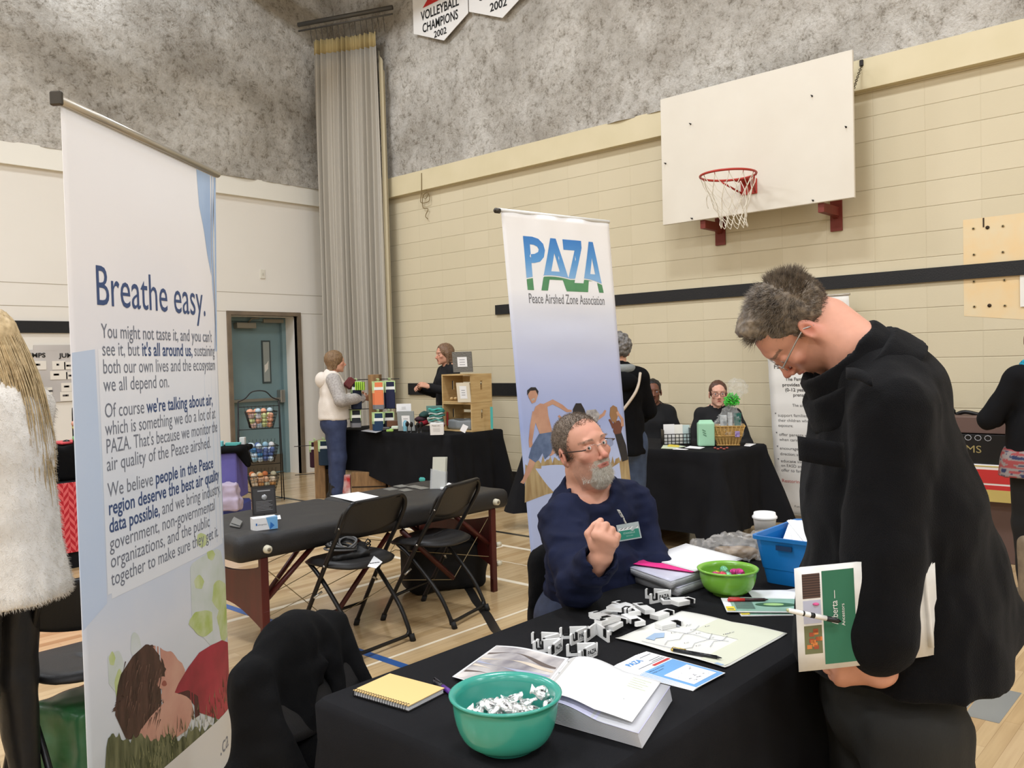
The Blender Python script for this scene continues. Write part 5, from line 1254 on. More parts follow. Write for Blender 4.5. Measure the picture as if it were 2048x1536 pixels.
def banner1():
    A = Vector((.829, 2.211, 0)); B = Vector((1.505, 2.701, 0)); d = (B-A); L_ = d.length; u = d.normalized(); n_ = Vector((u.y, -u.x, 0)); H_ = 2.097
    def S(x, z, e=0.):                     # x metres from the left edge, z height
        cz = .5-.5*math.cos(PI*min(1, max(0, (H_-z)/.25))); q = max(0, (x-.80*L_)/(.20*L_))
        bow = .016*q*q*cz-.006*math.sin(PI*x/L_)*cz
        return A+u*(x-.004*q*q*cz)+n_*(-bow+e*.35)+Vector((0, 0, z))
    t = thing('rollup_banner', 'tall roll-up banner reading Breathe easy above a photo of a child lying in grass', 'banner', (A+B)/2)
    M1 = graded('banner_sky', [(.0, (216, 214, 206)), (.45, (206, 212, 216)), (.72, (214, 218, 226)), (.95, (190, 204, 226)), (1.25, (196, 212, 232)), (1.5, (230, 230, 236)), (1.75, (238, 236, 238)), (2.1, (240, 240, 242))], 2, noise=(2.2, .5, (1, 1, .8)))
    mb = MB(); mb.grid(lambda a, v: S(L_*a, .06+(H_-.06)*v), 40, 60, th=.0015); mb.build('vinyl', M1, t)
    banner_stand(t, A, B, n_, H_, 1)
    mb = MB(); mb.box((A+B)/2+Vector((0, 0, .04)), (L_+.04, .11, .08), Matrix.Rotation(math.atan2(u.y, u.x), 3, 'Z'), .01); mb.build('base', M_alu, t)
    def patch(mb, x0, z0, x1, z1, e=.001, nx=14, nz=14, rad=0): mb.grid(lambda a, v: S(x0+(x1-x0)*a, z0+(z1-z0)*v, e), nx, nz)
    def shape(mb, pts, e):
        # a filled outline following the curve of the vinyl, cut into thin columns
        xs = [p[0] for p in pts]; x0, x1 = min(xs), max(xs); k = max(8, int((x1-x0)/.008)); cols = []
        for i in range(k+1):
            x = x0+(x1-x0)*(i+.0)/k; x = min(max(x, x0+1e-5), x1-1e-5); zs = []
            for a_, b_ in zip(pts, pts[1:]+pts[:1]):
                if (a_[0]-x)*(b_[0]-x) < 0: zs.append(a_[1]+(b_[1]-a_[1])*(x-a_[0])/(b_[0]-a_[0]))
            zs.sort(); cols.append((x, zs))
        for (xa, za), (xb, zb) in zip(cols[:-1], cols[1:]):
            if len(za) == len(zb):
                for j in range(0, len(za)-1, 2): mb.add([S(xa, za[j], e), S(xb, zb[j], e), S(xb, zb[j+1], e), S(xa, za[j+1], e)], [(0, 1, 2, 3)], False)
    # pale text panel
    mb = MB(); patch(mb, .13*L_, .86, .985*L_, 1.50); patch(mb, .15*L_, .845, .97*L_, .86); mb.build('text_panel', graded('panel_pale', [(.8, (222, 226, 232)), (1.1, (214, 221, 232)), (1.5, (232, 234, 240)), (2.1, (240, 240, 244))], 2, noise=(3, .5, (1, 1, 1))), t)
    # blue sky wedge
    mb = MB(); shape(mb, [(.83*L_, 2.09), (.995*L_, 2.09), (.995*L_, 1.50), (.955*L_, 1.50), (.97*L_, 1.62), (.955*L_, 1.74), (.905*L_, 1.82), (.875*L_, 1.90), (.84*L_, 1.97)], .0012); mb.build('sky_patch', mat('banner_blue', (150, 178, 216), .45, var=(172, 196, 228), vscale=6), t)
    mb = MB(); shape(mb, [(.003, 1.49), (.12*L_, 1.50), (.125*L_, .84), (.003, .80)], .0008); mb.build('sky_band', mat('banner_band', (186, 204, 230), .45, var=(196, 210, 232), vscale=3), t)
    # lettering
    navy = mat('ink_navy', (56, 78, 122), .5); grey = mat('ink_slate', (112, 118, 132), .5)
    mb = MB(); mb.text('Breathe easy.', size=.150, width=.735*L_, warp=lambda x, y: S(x, y, .0022), ox=.125*L_, oy=1.615); mb.build('heading', [navy, grey], t); mb = MB()
    W_ = .79*L_; x0 = .150*L_
    def row(parts, z, wd, size=.067):
        tot = 0; seg = []
        for s_, bo in parts:
            vs, _ = text_mesh(s_, .016 if bo else 0.); w_ = max(p[0] for p in vs)+(.28 if s_.endswith(' ') or True else 0); seg.append((s_, bo, w_)); tot += w_
        tot -= .28; kx = wd/tot; x = x0
        for s_, bo, w_ in seg:
            mb.mi = 0 if bo else 1; mb.text(s_, size=size, width=(w_-.28)*kx, bold=.016 if bo else 0., warp=lambda a, b_: S(a, b_, .0022), ox=x, oy=z); x += w_*kx
    rows = [([('You might not taste it, and you can\'t', 0)], .80), ([('see it, but', 0), ('it\'s all around us,', 1), ('sustaining', 0)], .83), ([('both our own lives and the ecosystem', 0)], .83), ([('we all depend on.', 0)], .41), None,
        ([('Of course', 0), ('we\'re talking about air,', 1)], .78), ([('which is something we do a lot of at', 0)], .81), ([('PAZA. That\'s because we monitor the', 0)], .83), ([('air quality of the Peace airshed.', 0)], .74), None,
        ([('We believe', 0), ('people in the Peace', 1)], .76), ([('region deserve the best air quality', 1)], .83), ([('data possible,', 1), ('and we bring industry,', 0)], .84), ([('government, non-governmental', 0)], .76), ([('organizations, and the public', 0)], .70), ([('together to make sure they get it.', 0)], .79)]
    z = 1.530; 
    for r in rows:
        if r is None: z -= .022; mb.build('paragraph', [navy, grey], t); mb = MB(); continue
        row(r[0], z, r[1]*L_*.965, .0545); z -= .0467
    mb.build('paragraph', [navy, grey], t); mb = MB(); mb.mi = 1
    mb.text('.ca', size=.085, width=.085, warp=lambda x, y: S(x, y, .0066), ox=.84*L_, oy=.155)
    mb.build('web_address', [navy, grey], t)
    # the printed photo : blurred trees, boy lying in the grass
    zz = lambda py: py
    G = []
    def ly(name, shapes):
        mb = MB(); ms = []
        for c, pts, e in shapes:
            if c not in ms: ms.append(c)
            mb.mi = ms.index(c); shape(mb, pts, e)
        mb.build(name, ms, t)
    tree = mat('print_leaf', (168, 188, 96), .5, var=(206, 214, 176), vscale=14, vdet=6); tree2 = mat('print_haze', (190, 202, 190), .5, var=(212, 217, 220), vscale=8)
    grass = mat('print_grass', (58, 66, 40), .6, var=(126, 128, 92), vscale=44, stretch=(1, 1, .18), vdet=6)
    skin1 = mat('print_skin', (206, 160, 140), .5, var=(190, 134, 118), vscale=9); shirt = mat('print_red', (176, 46, 66), .5, var=(130, 30, 46), vscale=7); hair = mat('print_hair', (40, 26, 24), .5, var=(84, 58, 50), vscale=30, stretch=(1, 1, .25)); white_ = mat('print_white', (222, 220, 214), .5)
    def pz(px, py):
        d = CR.T @ np.array([(px-1024)/FPX, (py-768)/FPX, 1.]); o = np.array([0, 0, CH]); nn = np.array(n_); tt = ((np.array(A)-o) @ nn)/(d @ nn); p = o+d*tt
        return (min(max((Vector(p)-A).dot(u), .004), .996*L_), max(.07, p[2]))
    L = L_
    def blob(cx, cy, rx, ry, s=0, n=22, w=.12): return [pz(cx+rx*(1+w*math.sin(a*5+s))*math.cos(a), cy+ry*(1+w*math.sin(a*3+s*2))*math.sin(a)) for a in [2*PI*(i+.5)/n for i in range(n)]]
    Q = lambda pts: [pz(*p) for p in pts]
    boyhair = Q([(228, 1430), (231, 1380), (238, 1350), (262, 1312), (288, 1288), (300, 1292), (322, 1320), (328, 1345), (318, 1385), (330, 1430), (300, 1470), (250, 1480)])
    face = Q([(285, 1292), (298, 1290), (314, 1293), (322, 1300), (330, 1303), (338, 1302), (344, 1308), (352, 1320), (360, 1326), (366, 1340), (360, 1362), (340, 1400), (312, 1408), (310, 1370), (318, 1345)])
    neck = Q([(314, 1395), (330, 1370), (352, 1352), (364, 1342), (372, 1345), (360, 1380), (330, 1405)])
    tee = Q([(345, 1385), (352, 1368), (372, 1335), (395, 1305), (420, 1290), (445, 1280), (470, 1280), (485, 1290), (486, 1400), (440, 1440), (395, 1425), (372, 1392)])
    arm = Q([(272, 1482), (276, 1462), (298, 1432), (326, 1402), (345, 1388), (362, 1388), (378, 1400), (384, 1425), (370, 1460), (340, 1480), (300, 1496)])
    gr = [(.004, .07)]+[(lambda q_: (q_[0], q_[1]))(pz(212+i*4.6, 1478-14*math.sin(i*.55)*.4-(.0 if i < 30 else (i-30)*1.8)+7*math.sin(i*2.1)-(6 if i % 2 else 0))) for i in range(0, 60)]+[(.996*L, .07)]
    ly('printed_trees', [(tree2, blob(268, 1290, 10, 26, 1), .0014), (tree2, blob(420, 1190, 48, 95, 2), .0013), (tree2, blob(228, 1340, 18, 40, 2), .0013), (tree, blob(236, 1370, 9, 30, 3), .0018), (tree, blob(222, 1318, 6, 14, 3), .0018), (tree, blob(402, 1245, 26, 26, 5), .0018), (tree, blob(395, 1165, 10, 14, 3), .0018), (tree, blob(402, 1080, 12, 14, 1), .0018), (tree, blob(446, 1190, 24, 30, 1), .0016), (tree, blob(455, 1240, 20, 40, 4), .0017), (tree, blob(420, 1110, 9, 10, 2), .0018)])
    ly('printed_child', [(hair, boyhair, .0022), (skin1, face, .0020), (hair, Q([(268, 1320), (290, 1290), (306, 1300), (318, 1325), (328, 1338), (318, 1360), (312, 1395), (280, 1390)]), .0026), (skin1, neck, .0021), (shirt, tee, .0028), (skin1, arm, .0031), (mat('print_dark_red', (70, 22, 30), .5), Q([(352, 1386), (372, 1380), (392, 1392), (396, 1430), (380, 1440), (384, 1410), (372, 1394)]), .0034), (skin1, blob(322, 1366, 12, 13, 0, 14, .05), .0029), (P('print_ear', (150, 84, 72)), blob(324, 1367, 5, 6, 0, 12, .1), .0032)])
    ly('printed_grass', [(grass, gr, .0036)])
    # blades of grass in front
    mb = MB(); rs = random.Random(3)
    for i in range(420):
        x = rs.uniform(.02, .97)*L; z0 = rs.uniform(.28, .38)+.0*x/L; h_ = rs.uniform(.015, .045); dx = rs.uniform(-.015, .015); mb.mi = rs.choice((0, 0, 1)); w_ = .0016
        if x < .5*L or z0 < .2+.05 or rs.random() < .5: mb.add([S(x-w_, z0, .0048), S(x+w_, z0, .0048), S(x+dx, z0+h_, .0048)], [(0, 1, 2)], False)
    for i in range(150):
        a = rs.uniform(0, 1); x = 300-68*a+rs.uniform(-4, 4); y = 1292+120*a**1.2+rs.uniform(-6, 6); mb.mi = 2; l = rs.uniform(8, 22)
        q0, q1, q2 = pz(x, y), pz(x+3.5, y+5), pz(x-l*.45, y+l*.55-8*(1-a)); mb.add([S(*q0, .0024), S(*q1, .0024), S(*q2, .0024)], [(0, 1, 2)], False)
    for i in range(90):
        x = rs.uniform(245, 318); y = rs.uniform(1320, 1440); mb.mi = rs.choice((2, 3)); l = rs.uniform(14, 34); q0, q1, q2 = pz(x, y), pz(x+2, y), pz(x-4, y+l); mb.add([S(*q0, .0036), S(*q1, .0036), S(*q2, .0036)], [(0, 1, 2)], False)
    mb.build('printed_blades', [mat('blade_dark', (62, 72, 40), .6), mat('blade_pale', (150, 150, 104), .6), hair, P('hair_light', (104, 78, 66))], t)
    ft = [(.004, .066)]+[pz(312+9*i, 1545-(i*9)*.86) for i in range(0, 20)]+[(.996*L, .066)]; ly('footer_strip', [(white_, ft, .0056)])
banner1()
def banner2():
    A = Vector((2.70, 2.315, 0)); B = Vector((3.29, 2.205, 0)); At = Vector((2.589, 2.383, 2.055)); Bt = Vector((3.196, 2.28, 2.055)); u0 = (Bt-At); L_ = u0.length; u = u0.normalized(); n_ = Vector((u.y, -u.x, 0))
    base = Vector((2.685, 2.305, .05))
    def S(x, z, e=0.):
        k = (2.055-z)/2.005; o = At*(1-k)+Vector((base.x, base.y, .05))*k
        rip = .0022*math.sin(z*34)*math.sin(PI*x/L_)*max(0, 1-abs(z-1.6)/.4)+.003*math.sin(x*34)*math.exp(-(2.055-z)*12)
        return Vector((o.x, o.y, z))+u*x+n_*(e*.45+rip+.008*math.sin(PI*x/L_))
    t = thing('rollup_banner', 'roll-up banner headed PAZA with jumping children in a field, behind the seated man', 'banner', (base+Vector((L_/2, 0, -.05))))
    M2 = graded('banner2_sky', [(0, (230, 232, 236)), (.60, (230, 232, 236)), (.615, (186, 196, 228)), (1.0, (182, 194, 228)), (1.18, (160, 174, 218)), (1.38, (184, 192, 226)), (1.62, (216, 220, 234)), (1.75, (240, 240, 242)), (2.1, (246, 244, 242))], 2, noise=(2.5, .10, (.6, .6, 3)))
    mb = MB(); mb.grid(lambda a, v: S(L_*a, .05+2.005*v), 30, 90, th=.0012); mb.build('vinyl', M2, t)
    mb = MB(); mb.box(base+u*L_/2-Vector((0, 0, .01)), (L_+.04, .10, .07), Matrix.Rotation(math.atan2(u.y, u.x), 3, 'Z'), .01); mb.build('base', M_alu, t)
    mb = MB(); mb.tube([At-u*.012+Vector((0, 0, .004)), Bt+u*.002+Vector((0, 0, .004))], .008, 10); mb.build('top_rail', mat('rail_white', (225, 225, 222), .4), t)
    mb = MB(); mb.tube([At-u*.030, At-u*.008], .011, 10); mb.tube([At-u*.036, At-u*.03], .005, 8); mb.build('end_cap', mat('cap_dark', (70, 66, 60), .4, metal=.5), t)
    # PAZA logo : outlines cut from strokes, blue above a curved green field
    f = lambda px, py: ((px-1042)/177.*L_*.96+.035*L_*0+.0*L_, 0)
    def T2(x, y): return (.165*L_+x*.72*L_, 1.735+y*.225)      # logo box, x 0..1, y 0..1
    Ps = [  # polygons in logo space
        [(0, 1), (.11, 1), (.18, .97), (.235, .88), (.25, .76), (.23, .63), (.18, .54), (.11, .51), (.075, .505), (.075, .67), (.12, .68), (.165, .72), (.175, .77), (.16, .82), (.12, .85), (.075, .855), (.075, 0), (0, 0)],
        [(.33, 1), (.40, 1), (.57, 0), (.485, 0), (.45, .21), (.28, .21), (.245, 0), (.165, 0)],
        [(.49, 1), (.735, 1), (.735, .86), (.60, .17), (.775, .17), (.775, 0), (.50, 0), (.50, .12), (.635, .80), (.49, .80)],
        [(.845, 1), (.905, 1), (1.0, 0), (.935, 0), (.915, .22), (.80, .22), (.775, 0), (.70, 0)]]
    holes = [None, [(.365, .72), (.31, .37), (.42, .37)], None, [(.87, .68), (.83, .36), (.90, .36)]]
    M_logo = graded('logo_blue', [(1.735, (150, 190, 226)), (1.80, (132, 180, 226)), (1.86, (92, 156, 216)), (1.96, (62, 128, 200)), (2.2, (58, 124, 196))], 2)
    M_green = mat('logo_green', (92, 150, 104), .45, var=(70, 130, 92), vscale=9)
    field = lambda x: .20+.07*math.sin(PI*min(1, x/.62))-.05*(x > .62)*(x-.62)/.38+.10*math.sin(PI*max(0, (x-.55)/.45))*(x > .55)*.6
    mb = MB()
    for pts, ho in zip(Ps, holes):
        xs = sorted(set([p[0] for p in pts]+([q[0] for q in ho] if ho else [])+[min(p[0] for p in pts)+(max(p[0] for p in pts)-min(p[0] for p in pts))*i/40 for i in range(41)])); 
        def cuts(x, poly): 
            z = []
            for a_, b_ in zip(poly, poly[1:]+poly[:1]):
                if (a_[0]-x)*(b_[0]-x) < 0: z.append(a_[1]+(b_[1]-a_[1])*(x-a_[0])/(b_[0]-a_[0]))
            return z
        for xa, xb in zip(xs[:-1], xs[1:]):
            e = (xb-xa)*.001; za = sorted(cuts(xa+e, pts)+(cuts(xa+e, ho) if ho else [])); zb = sorted(cuts(xb-e, pts)+(cuts(xb-e, ho) if ho else []))
            if len(za) != len(zb): continue
            for j in range(0, len(za)-1, 2):
                fa, fb = field(xa), field(xb)
                for mi, lo_a, lo_b, hi_a, hi_b in ((0, max(za[j], fa+.022), max(zb[j], fb+.022), za[j+1], zb[j+1]), (1, za[j], zb[j], min(za[j+1], fa), min(zb[j+1], fb))):
                    if hi_a <= lo_a and hi_b <= lo_b: continue
                    hi_a = max(hi_a, lo_a); hi_b = max(hi_b, lo_b); mb.mi = mi
                    q = [T2(xa, lo_a), T2(xb, lo_b), T2(xb, hi_b), T2(xa, hi_a)]; mb.add([S(x, z, .002) for x, z in q], [(0, 1, 2, 3)], False)
    mb.build('printed_logo', [M_logo, M_green], t)
    mb = MB(); mb.text('Peace Airshed Zone Association', size=.060, width=.72*L_, warp=lambda x, y: S(x, y, .002), ox=.165*L_, oy=1.680); mb.build('lettering', mat('ink_grey', (112, 112, 116), .5), t)
    # field and children : positions taken in banner space
    def pz(px, py):
        k = (py-430)/(1110-430); x = (px-(1002+56*k))/((1217+25*k)-(1002+56*k))*L_
        # height from the sight line on the banner plane
        d = CR.T @ np.array([(px-1024)/FPX, (py-768)/FPX, 1.]); o = np.array([0, 0, CH]); a = np.array([At.x, At.y, 0]); nn = np.array([n_.x, n_.y, 0]); tt = ((a-o) @ nn-.02)/(d @ nn)
        return (x, o[2]+d[2]*tt)
    def poly(mb, pts, e): mb.add([S(*pz(*p), e) for p in pts], [tuple(range(len(pts)))], False)
    mb = MB(); mb.mi = 0; gp = [(1046, 1000), (1046, 925)]+[(1046+i*3.2, 925-7*math.sin(i*.12)-10*(i/60.)+5*math.sin(i*1.9)+4*math.sin(i*3.3)) for i in range(1, 58)]+[(1235, 912), (1238, 960), (1150, 968), (1080, 985)]; poly(mb, gp, .0016)
    mb.build('printed_field', mat('print_reed', (146, 118, 78), .6, var=(186, 164, 120), vscale=50, stretch=(1, 1, .15), vdet=6), t)
    sk = mat('print_skin2', (204, 160, 134), .5, var=(180, 132, 108), vscale=12); dn = mat('print_denim', (74, 92, 124), .5, var=(104, 122, 154), vscale=30); dk = mat('print_dark', (38, 36, 40), .5); br = mat('print_brown', (110, 66, 52), .5); wt = mat('print_check', (196, 192, 190), .5, var=(120, 116, 116), vscale=60)
    def fig_(name, parts):
        mb = MB(); ms = []
        for i, (m_, pts) in enumerate(parts):
            if m_ not in ms: ms.append(m_)
            mb.mi = ms.index(m_); poly(mb, pts, .0022+.0003*i)
        mb.build(name, ms, t)
    def limb(p): # thick polyline
        out = []; back = []
        for i, (x, y, w_) in enumerate(p):
            a = p[max(i-1, 0)]; b = p[min(i+1, len(p)-1)]; dx, dy = b[0]-a[0], b[1]-a[1]; l = math.hypot(dx, dy) or 1; out.append((x-dy/l*w_, y+dx/l*w_)); back.append((x+dy/l*w_, y-dx/l*w_))
        return out+back[::-1]
    fig_('printed_boy', [
        (sk, limb([(1075, 812, 4), (1092, 803, 5), (1107, 812, 4), (1118, 821, 3), (1126, 821, 2)])), (sk, limb([(1062, 822, 5), (1057, 850, 4), (1054, 880, 3), (1055, 892, 3)])),
        (sk, [(1058, 826), (1062, 812), (1070, 806), (1082, 808), (1084, 830), (1090, 858), (1091, 866), (1070, 868), (1064, 850)]), (sk, limb([(1062, 905, 6), (1054, 930, 5), (1045, 955, 3), (1041, 962, 3)])), (sk, limb([(1084, 905, 6), (1098, 896, 5), (1106, 885, 3), (1112, 892, 3), (1114, 904, 1.5)])),
        (dn, [(1068, 866), (1091, 862), (1094, 885), (1088, 905), (1078, 916), (1074, 903), (1068, 916), (1062, 922), (1051, 912), (1056, 890)]),
        (sk, [(1050, 793), (1049, 783), (1055, 776), (1063, 778), (1066, 790), (1062, 803), (1056, 806)]), (dk, [(1048, 790), (1048, 780), (1054, 774), (1062, 774), (1067, 782), (1066, 790), (1062, 780), (1053, 781)]), (wt, [(1055, 797), (1061, 795), (1060, 799), (1056, 801)])])
    fig_('printed_child', [(sk, limb([(1102, 830, 2), (1108, 838, 2.5), (1122, 842, 3), (1134, 846, 4)])), (sk, limb([(1160, 838, 4), (1176, 836, 3.5), (1188, 828, 3), (1192, 820, 2)])), (wt, [(1150, 838), (1154, 820), (1172, 818), (1180, 828), (1176, 842), (1156, 848)]), (sk, [(1130, 832), (1146, 826), (1150, 838), (1138, 846), (1130, 842)]), (dk, [(1128, 834), (1128, 818), (1134, 806), (1144, 806), (1150, 818), (1154, 832), (1140, 834), (1134, 838)])])
    fig_('printed_girl', [(br, limb([(1208, 855, 4), (1203, 845, 2.5), (1199, 838, 2)])), (dk, [(1208, 862), (1222, 860), (1232, 890), (1235, 918), (1222, 922), (1217, 900)]), (br, [(1206, 862), (1208, 842), (1220, 840), (1226, 852), (1222, 866), (1209, 868)]), (sk, limb([(1226, 852, 3), (1226, 838, 3), (1218, 826, 2), (1217, 822, 2)])), (mat('print_lighthair', (150, 112, 76), .5), [(1200, 830), (1202, 815), (1208, 810), (1216, 814), (1219, 828), (1212, 845), (1204, 842)]), (sk, [(1214, 824), (1218, 822), (1220, 828), (1216, 832)])])
banner2()
def banner3():
    A = Vector((7.08, 3.40, 0)); B = Vector((7.08, 2.66, 0)); H_ = 1.905; L_ = .74
    t = thing('rollup_banner', 'white text banner headed Families standing against the block wall behind the gift basket', 'banner', (7.08, 3.03, 0))
    S = lambda x, z, e=0.: Vector((7.08+.0-e-.05*(1-z/1.9)+.003*math.sin(z*30), 3.40-x-.115*(1-z/1.9)*1., z))
    mb = MB(); mb.grid(lambda a, v: S(L_*a, .04+(H_-.04)*v), 12, 40, th=.0015); mb.build('vinyl', mat('banner_white', (228, 224, 216), .6), t)
    mb = MB(); mb.box(S(L_/2, .03), (.08, L_+.04, .06), None, .008); mb.build('base', M_alu, t)
    mb = MB(); mb.tube([S(-.01, H_+.006), S(L_+.01, H_+.006)], .010, 8); mb.build('top_rail', M_alu, t)
    mb = MB()
    def z_(py): return atx(1540, py, 7.05).z
    rows = [('.           Association', 702, .025, .2, 0, .4), ('Families Matter Society', 733, .045, .05, 0, .50), ('The Families Matter program', 757, .036, .15, 0, .45), ('provides assistance to parents', 768, .036, .12, 0, .50), ('(0-12 years of age) who have', 778, .036, .14, 0, .47), ('prenatally exposed to alcohol', 788, .036, .21, 0, .45), ('The aims of the program are:', 808, .032, .2, 1, .38),
        ('support families and help', 828, .032, .06, 1, .38), ('their children who are affected', 838, .032, .06, 1, .42), ('exposure;', 848, .032, .06, 1, .12), ('offer parents new skills', 866, .032, .06, 1, .36), ('when caring for their child', 876, .032, .06, 1, .38), ('encourage family growth', 893, .032, .06, 1, .36), ('direction; and', 904, .032, .06, 1, .18), ('educate individuals', 918, .032, .06, 1, .30), ('on FASD and in our', 927, .032, .06, 1, .28), ('offer to families who', 936, .032, .06, 1, .30), ('Restoring hope', 957, .036, .06, 2, .26), ('Funding from', 1004, .022, .16, 1, .16)]
    for s_, py, sz, x, mi, wd in rows:
        mb = MB(); mb.mi = mi; mb.text(s_, size=sz*1.12, width=wd*1.1, warp=lambda a, b_: S(a, b_, .002), ox=x, oy=z_(py)-.02, bold=.012 if mi == 0 else 0); mb.build('lettering', [P('ink_dark', (60, 58, 58)), P('ink_mid', (96, 94, 94)), P('ink_red', (196, 90, 84))], t)
    mb = MB(); mb.mi = 1
    for py in (826, 864, 891, 916): x, z = .04, z_(py)-.005; mb.add([S(x-.008, z+.008, .002), S(x+.008, z+.008, .002), S(x, z-.006, .002)], [(0, 1, 2)], False)
    mb.build('bullets', [P('ink_dark', (60, 58, 58)), P('ink_mid', (96, 94, 94)), P('ink_red', (196, 90, 84))], t)
banner3()
# ------------------------------------------------------------------ the near table and what lies on it
M_cloth = mat('black_tablecloth', (27, 27, 29), .92, var=(22, 22, 24), vscale=6, bump=.25, bscale=700, spec=.15)
M_steelblk = mat('black_frame_metal', (26, 25, 25), .35, metal=.3, spec=.5)
M_blkplast = mat('black_plastic_seat', (30, 29, 29), .5, bump=.1, bscale=200)
M_paper = mat('white_paper', (238, 238, 238), .75)
def cloth(t, x0, x1, y0, y1, z, zb=.02, seed=1, flare=.05, amp=.022, corner=.07, zbf=None, k=1.0, cut=None, foldn=9):
    r = .02; per = []; 
    def seg(cx, cy, a0):
        for i in range(7): a = a0+PI/2*i/6; per.append((cx+r*math.cos(a), cy+r*math.sin(a), math.cos(a), math.sin(a), 1.))
    def line(p, q, nx, ny, n):
        for i in range(1, n): f = i/n; per.append((p[0]+(q[0]-p[0])*f, p[1]+(q[1]-p[1])*f, nx, ny, max(0, 1-min(f, 1-f)*abs(q[0]-p[0]+q[1]-p[1])/.16)))
    seg(x1-r, y1-r, 0); line((x1-r, y1), (x0+r, y1), 0, 1, 60); seg(x0+r, y1-r, PI/2); line((x0, y1-r), (x0, y0+r), -1, 0, 36)
    seg(x0+r, y0+r, PI); line((x0+r, y0), (x1-r, y0), 0, -1, 60); seg(x1-r, y0+r, 1.5*PI); line((x1, y0+r), (x1, y1-r), 1, 0, 36)
    n = len(per); rs = random.Random(seed); ph = [rs.uniform(0, 6.28) for _ in range(6)]
    NV = 16; mb = MB(); vs = []
    for i, (x, y, nx, ny, cf) in enumerate(per):
        s = i/n*2*PI
        for j in range(NV+1):
            v = j/NV; zz = zbf(x, y) if zbf else zb
            h = z-(z-zz)*v
            w_ = math.sin(s*foldn+ph[0]+.8*math.sin(s*3+ph[1]))*.6+math.sin(s*foldn*2.3+ph[2])*.4
            off = (flare*v**.8*k+amp*w_*min(1, v*1.6)+corner*cf*cf*v**1.1) if j else 0
            if j == 1: off = .006+.01*k; h = z-.012
            vs.append((x+nx*off, y+ny*off, h))
    fs = [(i*(NV+1)+j, ((i+1) % n)*(NV+1)+j, ((i+1) % n)*(NV+1)+j+1, i*(NV+1)+j+1) for i in range(n) for j in range(NV)]
    fs = [f[::-1] for f in fs]
    mb.add(vs, fs)
    mb.add([(x, y, z) for x, y, *_ in per], [tuple(range(n))], False)
    return mb
def table(label, x0, x1, y0, y1, z, along='x', fold=True):
    t = thing('folding_table', label, 'table', ((x0+x1)/2, (y0+y1)/2, 0)); mb = MB(); mb.span((x0+.02, y0+.02, z-.045), (x1-.02, y1-.02, z-.008), .008); mb.build('tabletop', mat('table_grey', (170, 168, 162), .6), t)
    for a in (.12, .88):
        for b in (.12, .88):
            c = MB()
            if along == 'x': x = x0+(x1-x0)*a; y = y0+(y1-y0)*b
            else: x = x0+(x1-x0)*b; y = y0+(y1-y0)*a
            c.tube([(x, y, 0), (x, y, z-.045)], .013, 8); c.build('leg', mat('table_leg_grey', (92, 90, 88), .4, metal=.6), t)
    return t
TZ = .737
table('folding table hidden under the black cloth between the two men', 1.05, 3.10, .87, 1.51, TZ-.003)
top('tablecloth', cloth(None, 1.04, 3.12, .86, 1.52, TZ+.001, .02, 3, .045, .020, .05, foldn=7), M_cloth, 'black tablecloth on the near table, covered with giveaways and bowls', 'tablecloth')
Z0 = TZ+.0015
def bowl(label, c, R_, H_, col, rb, name='bowl'):
    t = thing(name, label, 'bowl', c); mb = MB(); x, y, z = c
    prof = [(.001, .006), (rb*.8, .006), (rb, 0), (rb+.003, .002), (rb+.006, .010)]
    for i in range(1, 13): a = i/12; prof.append((rb+.006+(R_-rb-.008)*math.sin(a*PI/2)**.85, .010+(H_-.014)*(1-math.cos(a*PI/2)**1.0)*1.0))
    prof += [(R_+.004, H_-.004), (R_+.005, H_), (R_+.001, H_+.002), (R_-.004, H_-.002)]
    for i in range(12, 0, -1): a = i/12; prof.append((rb+(R_-rb-.008)*math.sin(a*PI/2)**.85, .013+(H_-.017)*(1-math.cos(a*PI/2))))
    prof += [(rb*.9, .011), (.001, .011)]
    mb.lathe(prof, (x, y, z), 56); mb.build('bowl_shell', col, t); return t
bowl('teal green bowl of silver wrapped mints near the table corner', (1.123, 1.055, Z0), .0985, .100, mat('teal_melamine', (58, 150, 134), .22, spec=.6), .050)
bowl('lime green bowl of foil-wrapped chocolate eggs beside the blue bin', (2.262, 1.215, Z0), .084, .078, mat('lime_melamine', (124, 182, 66), .22, spec=.6), .042)
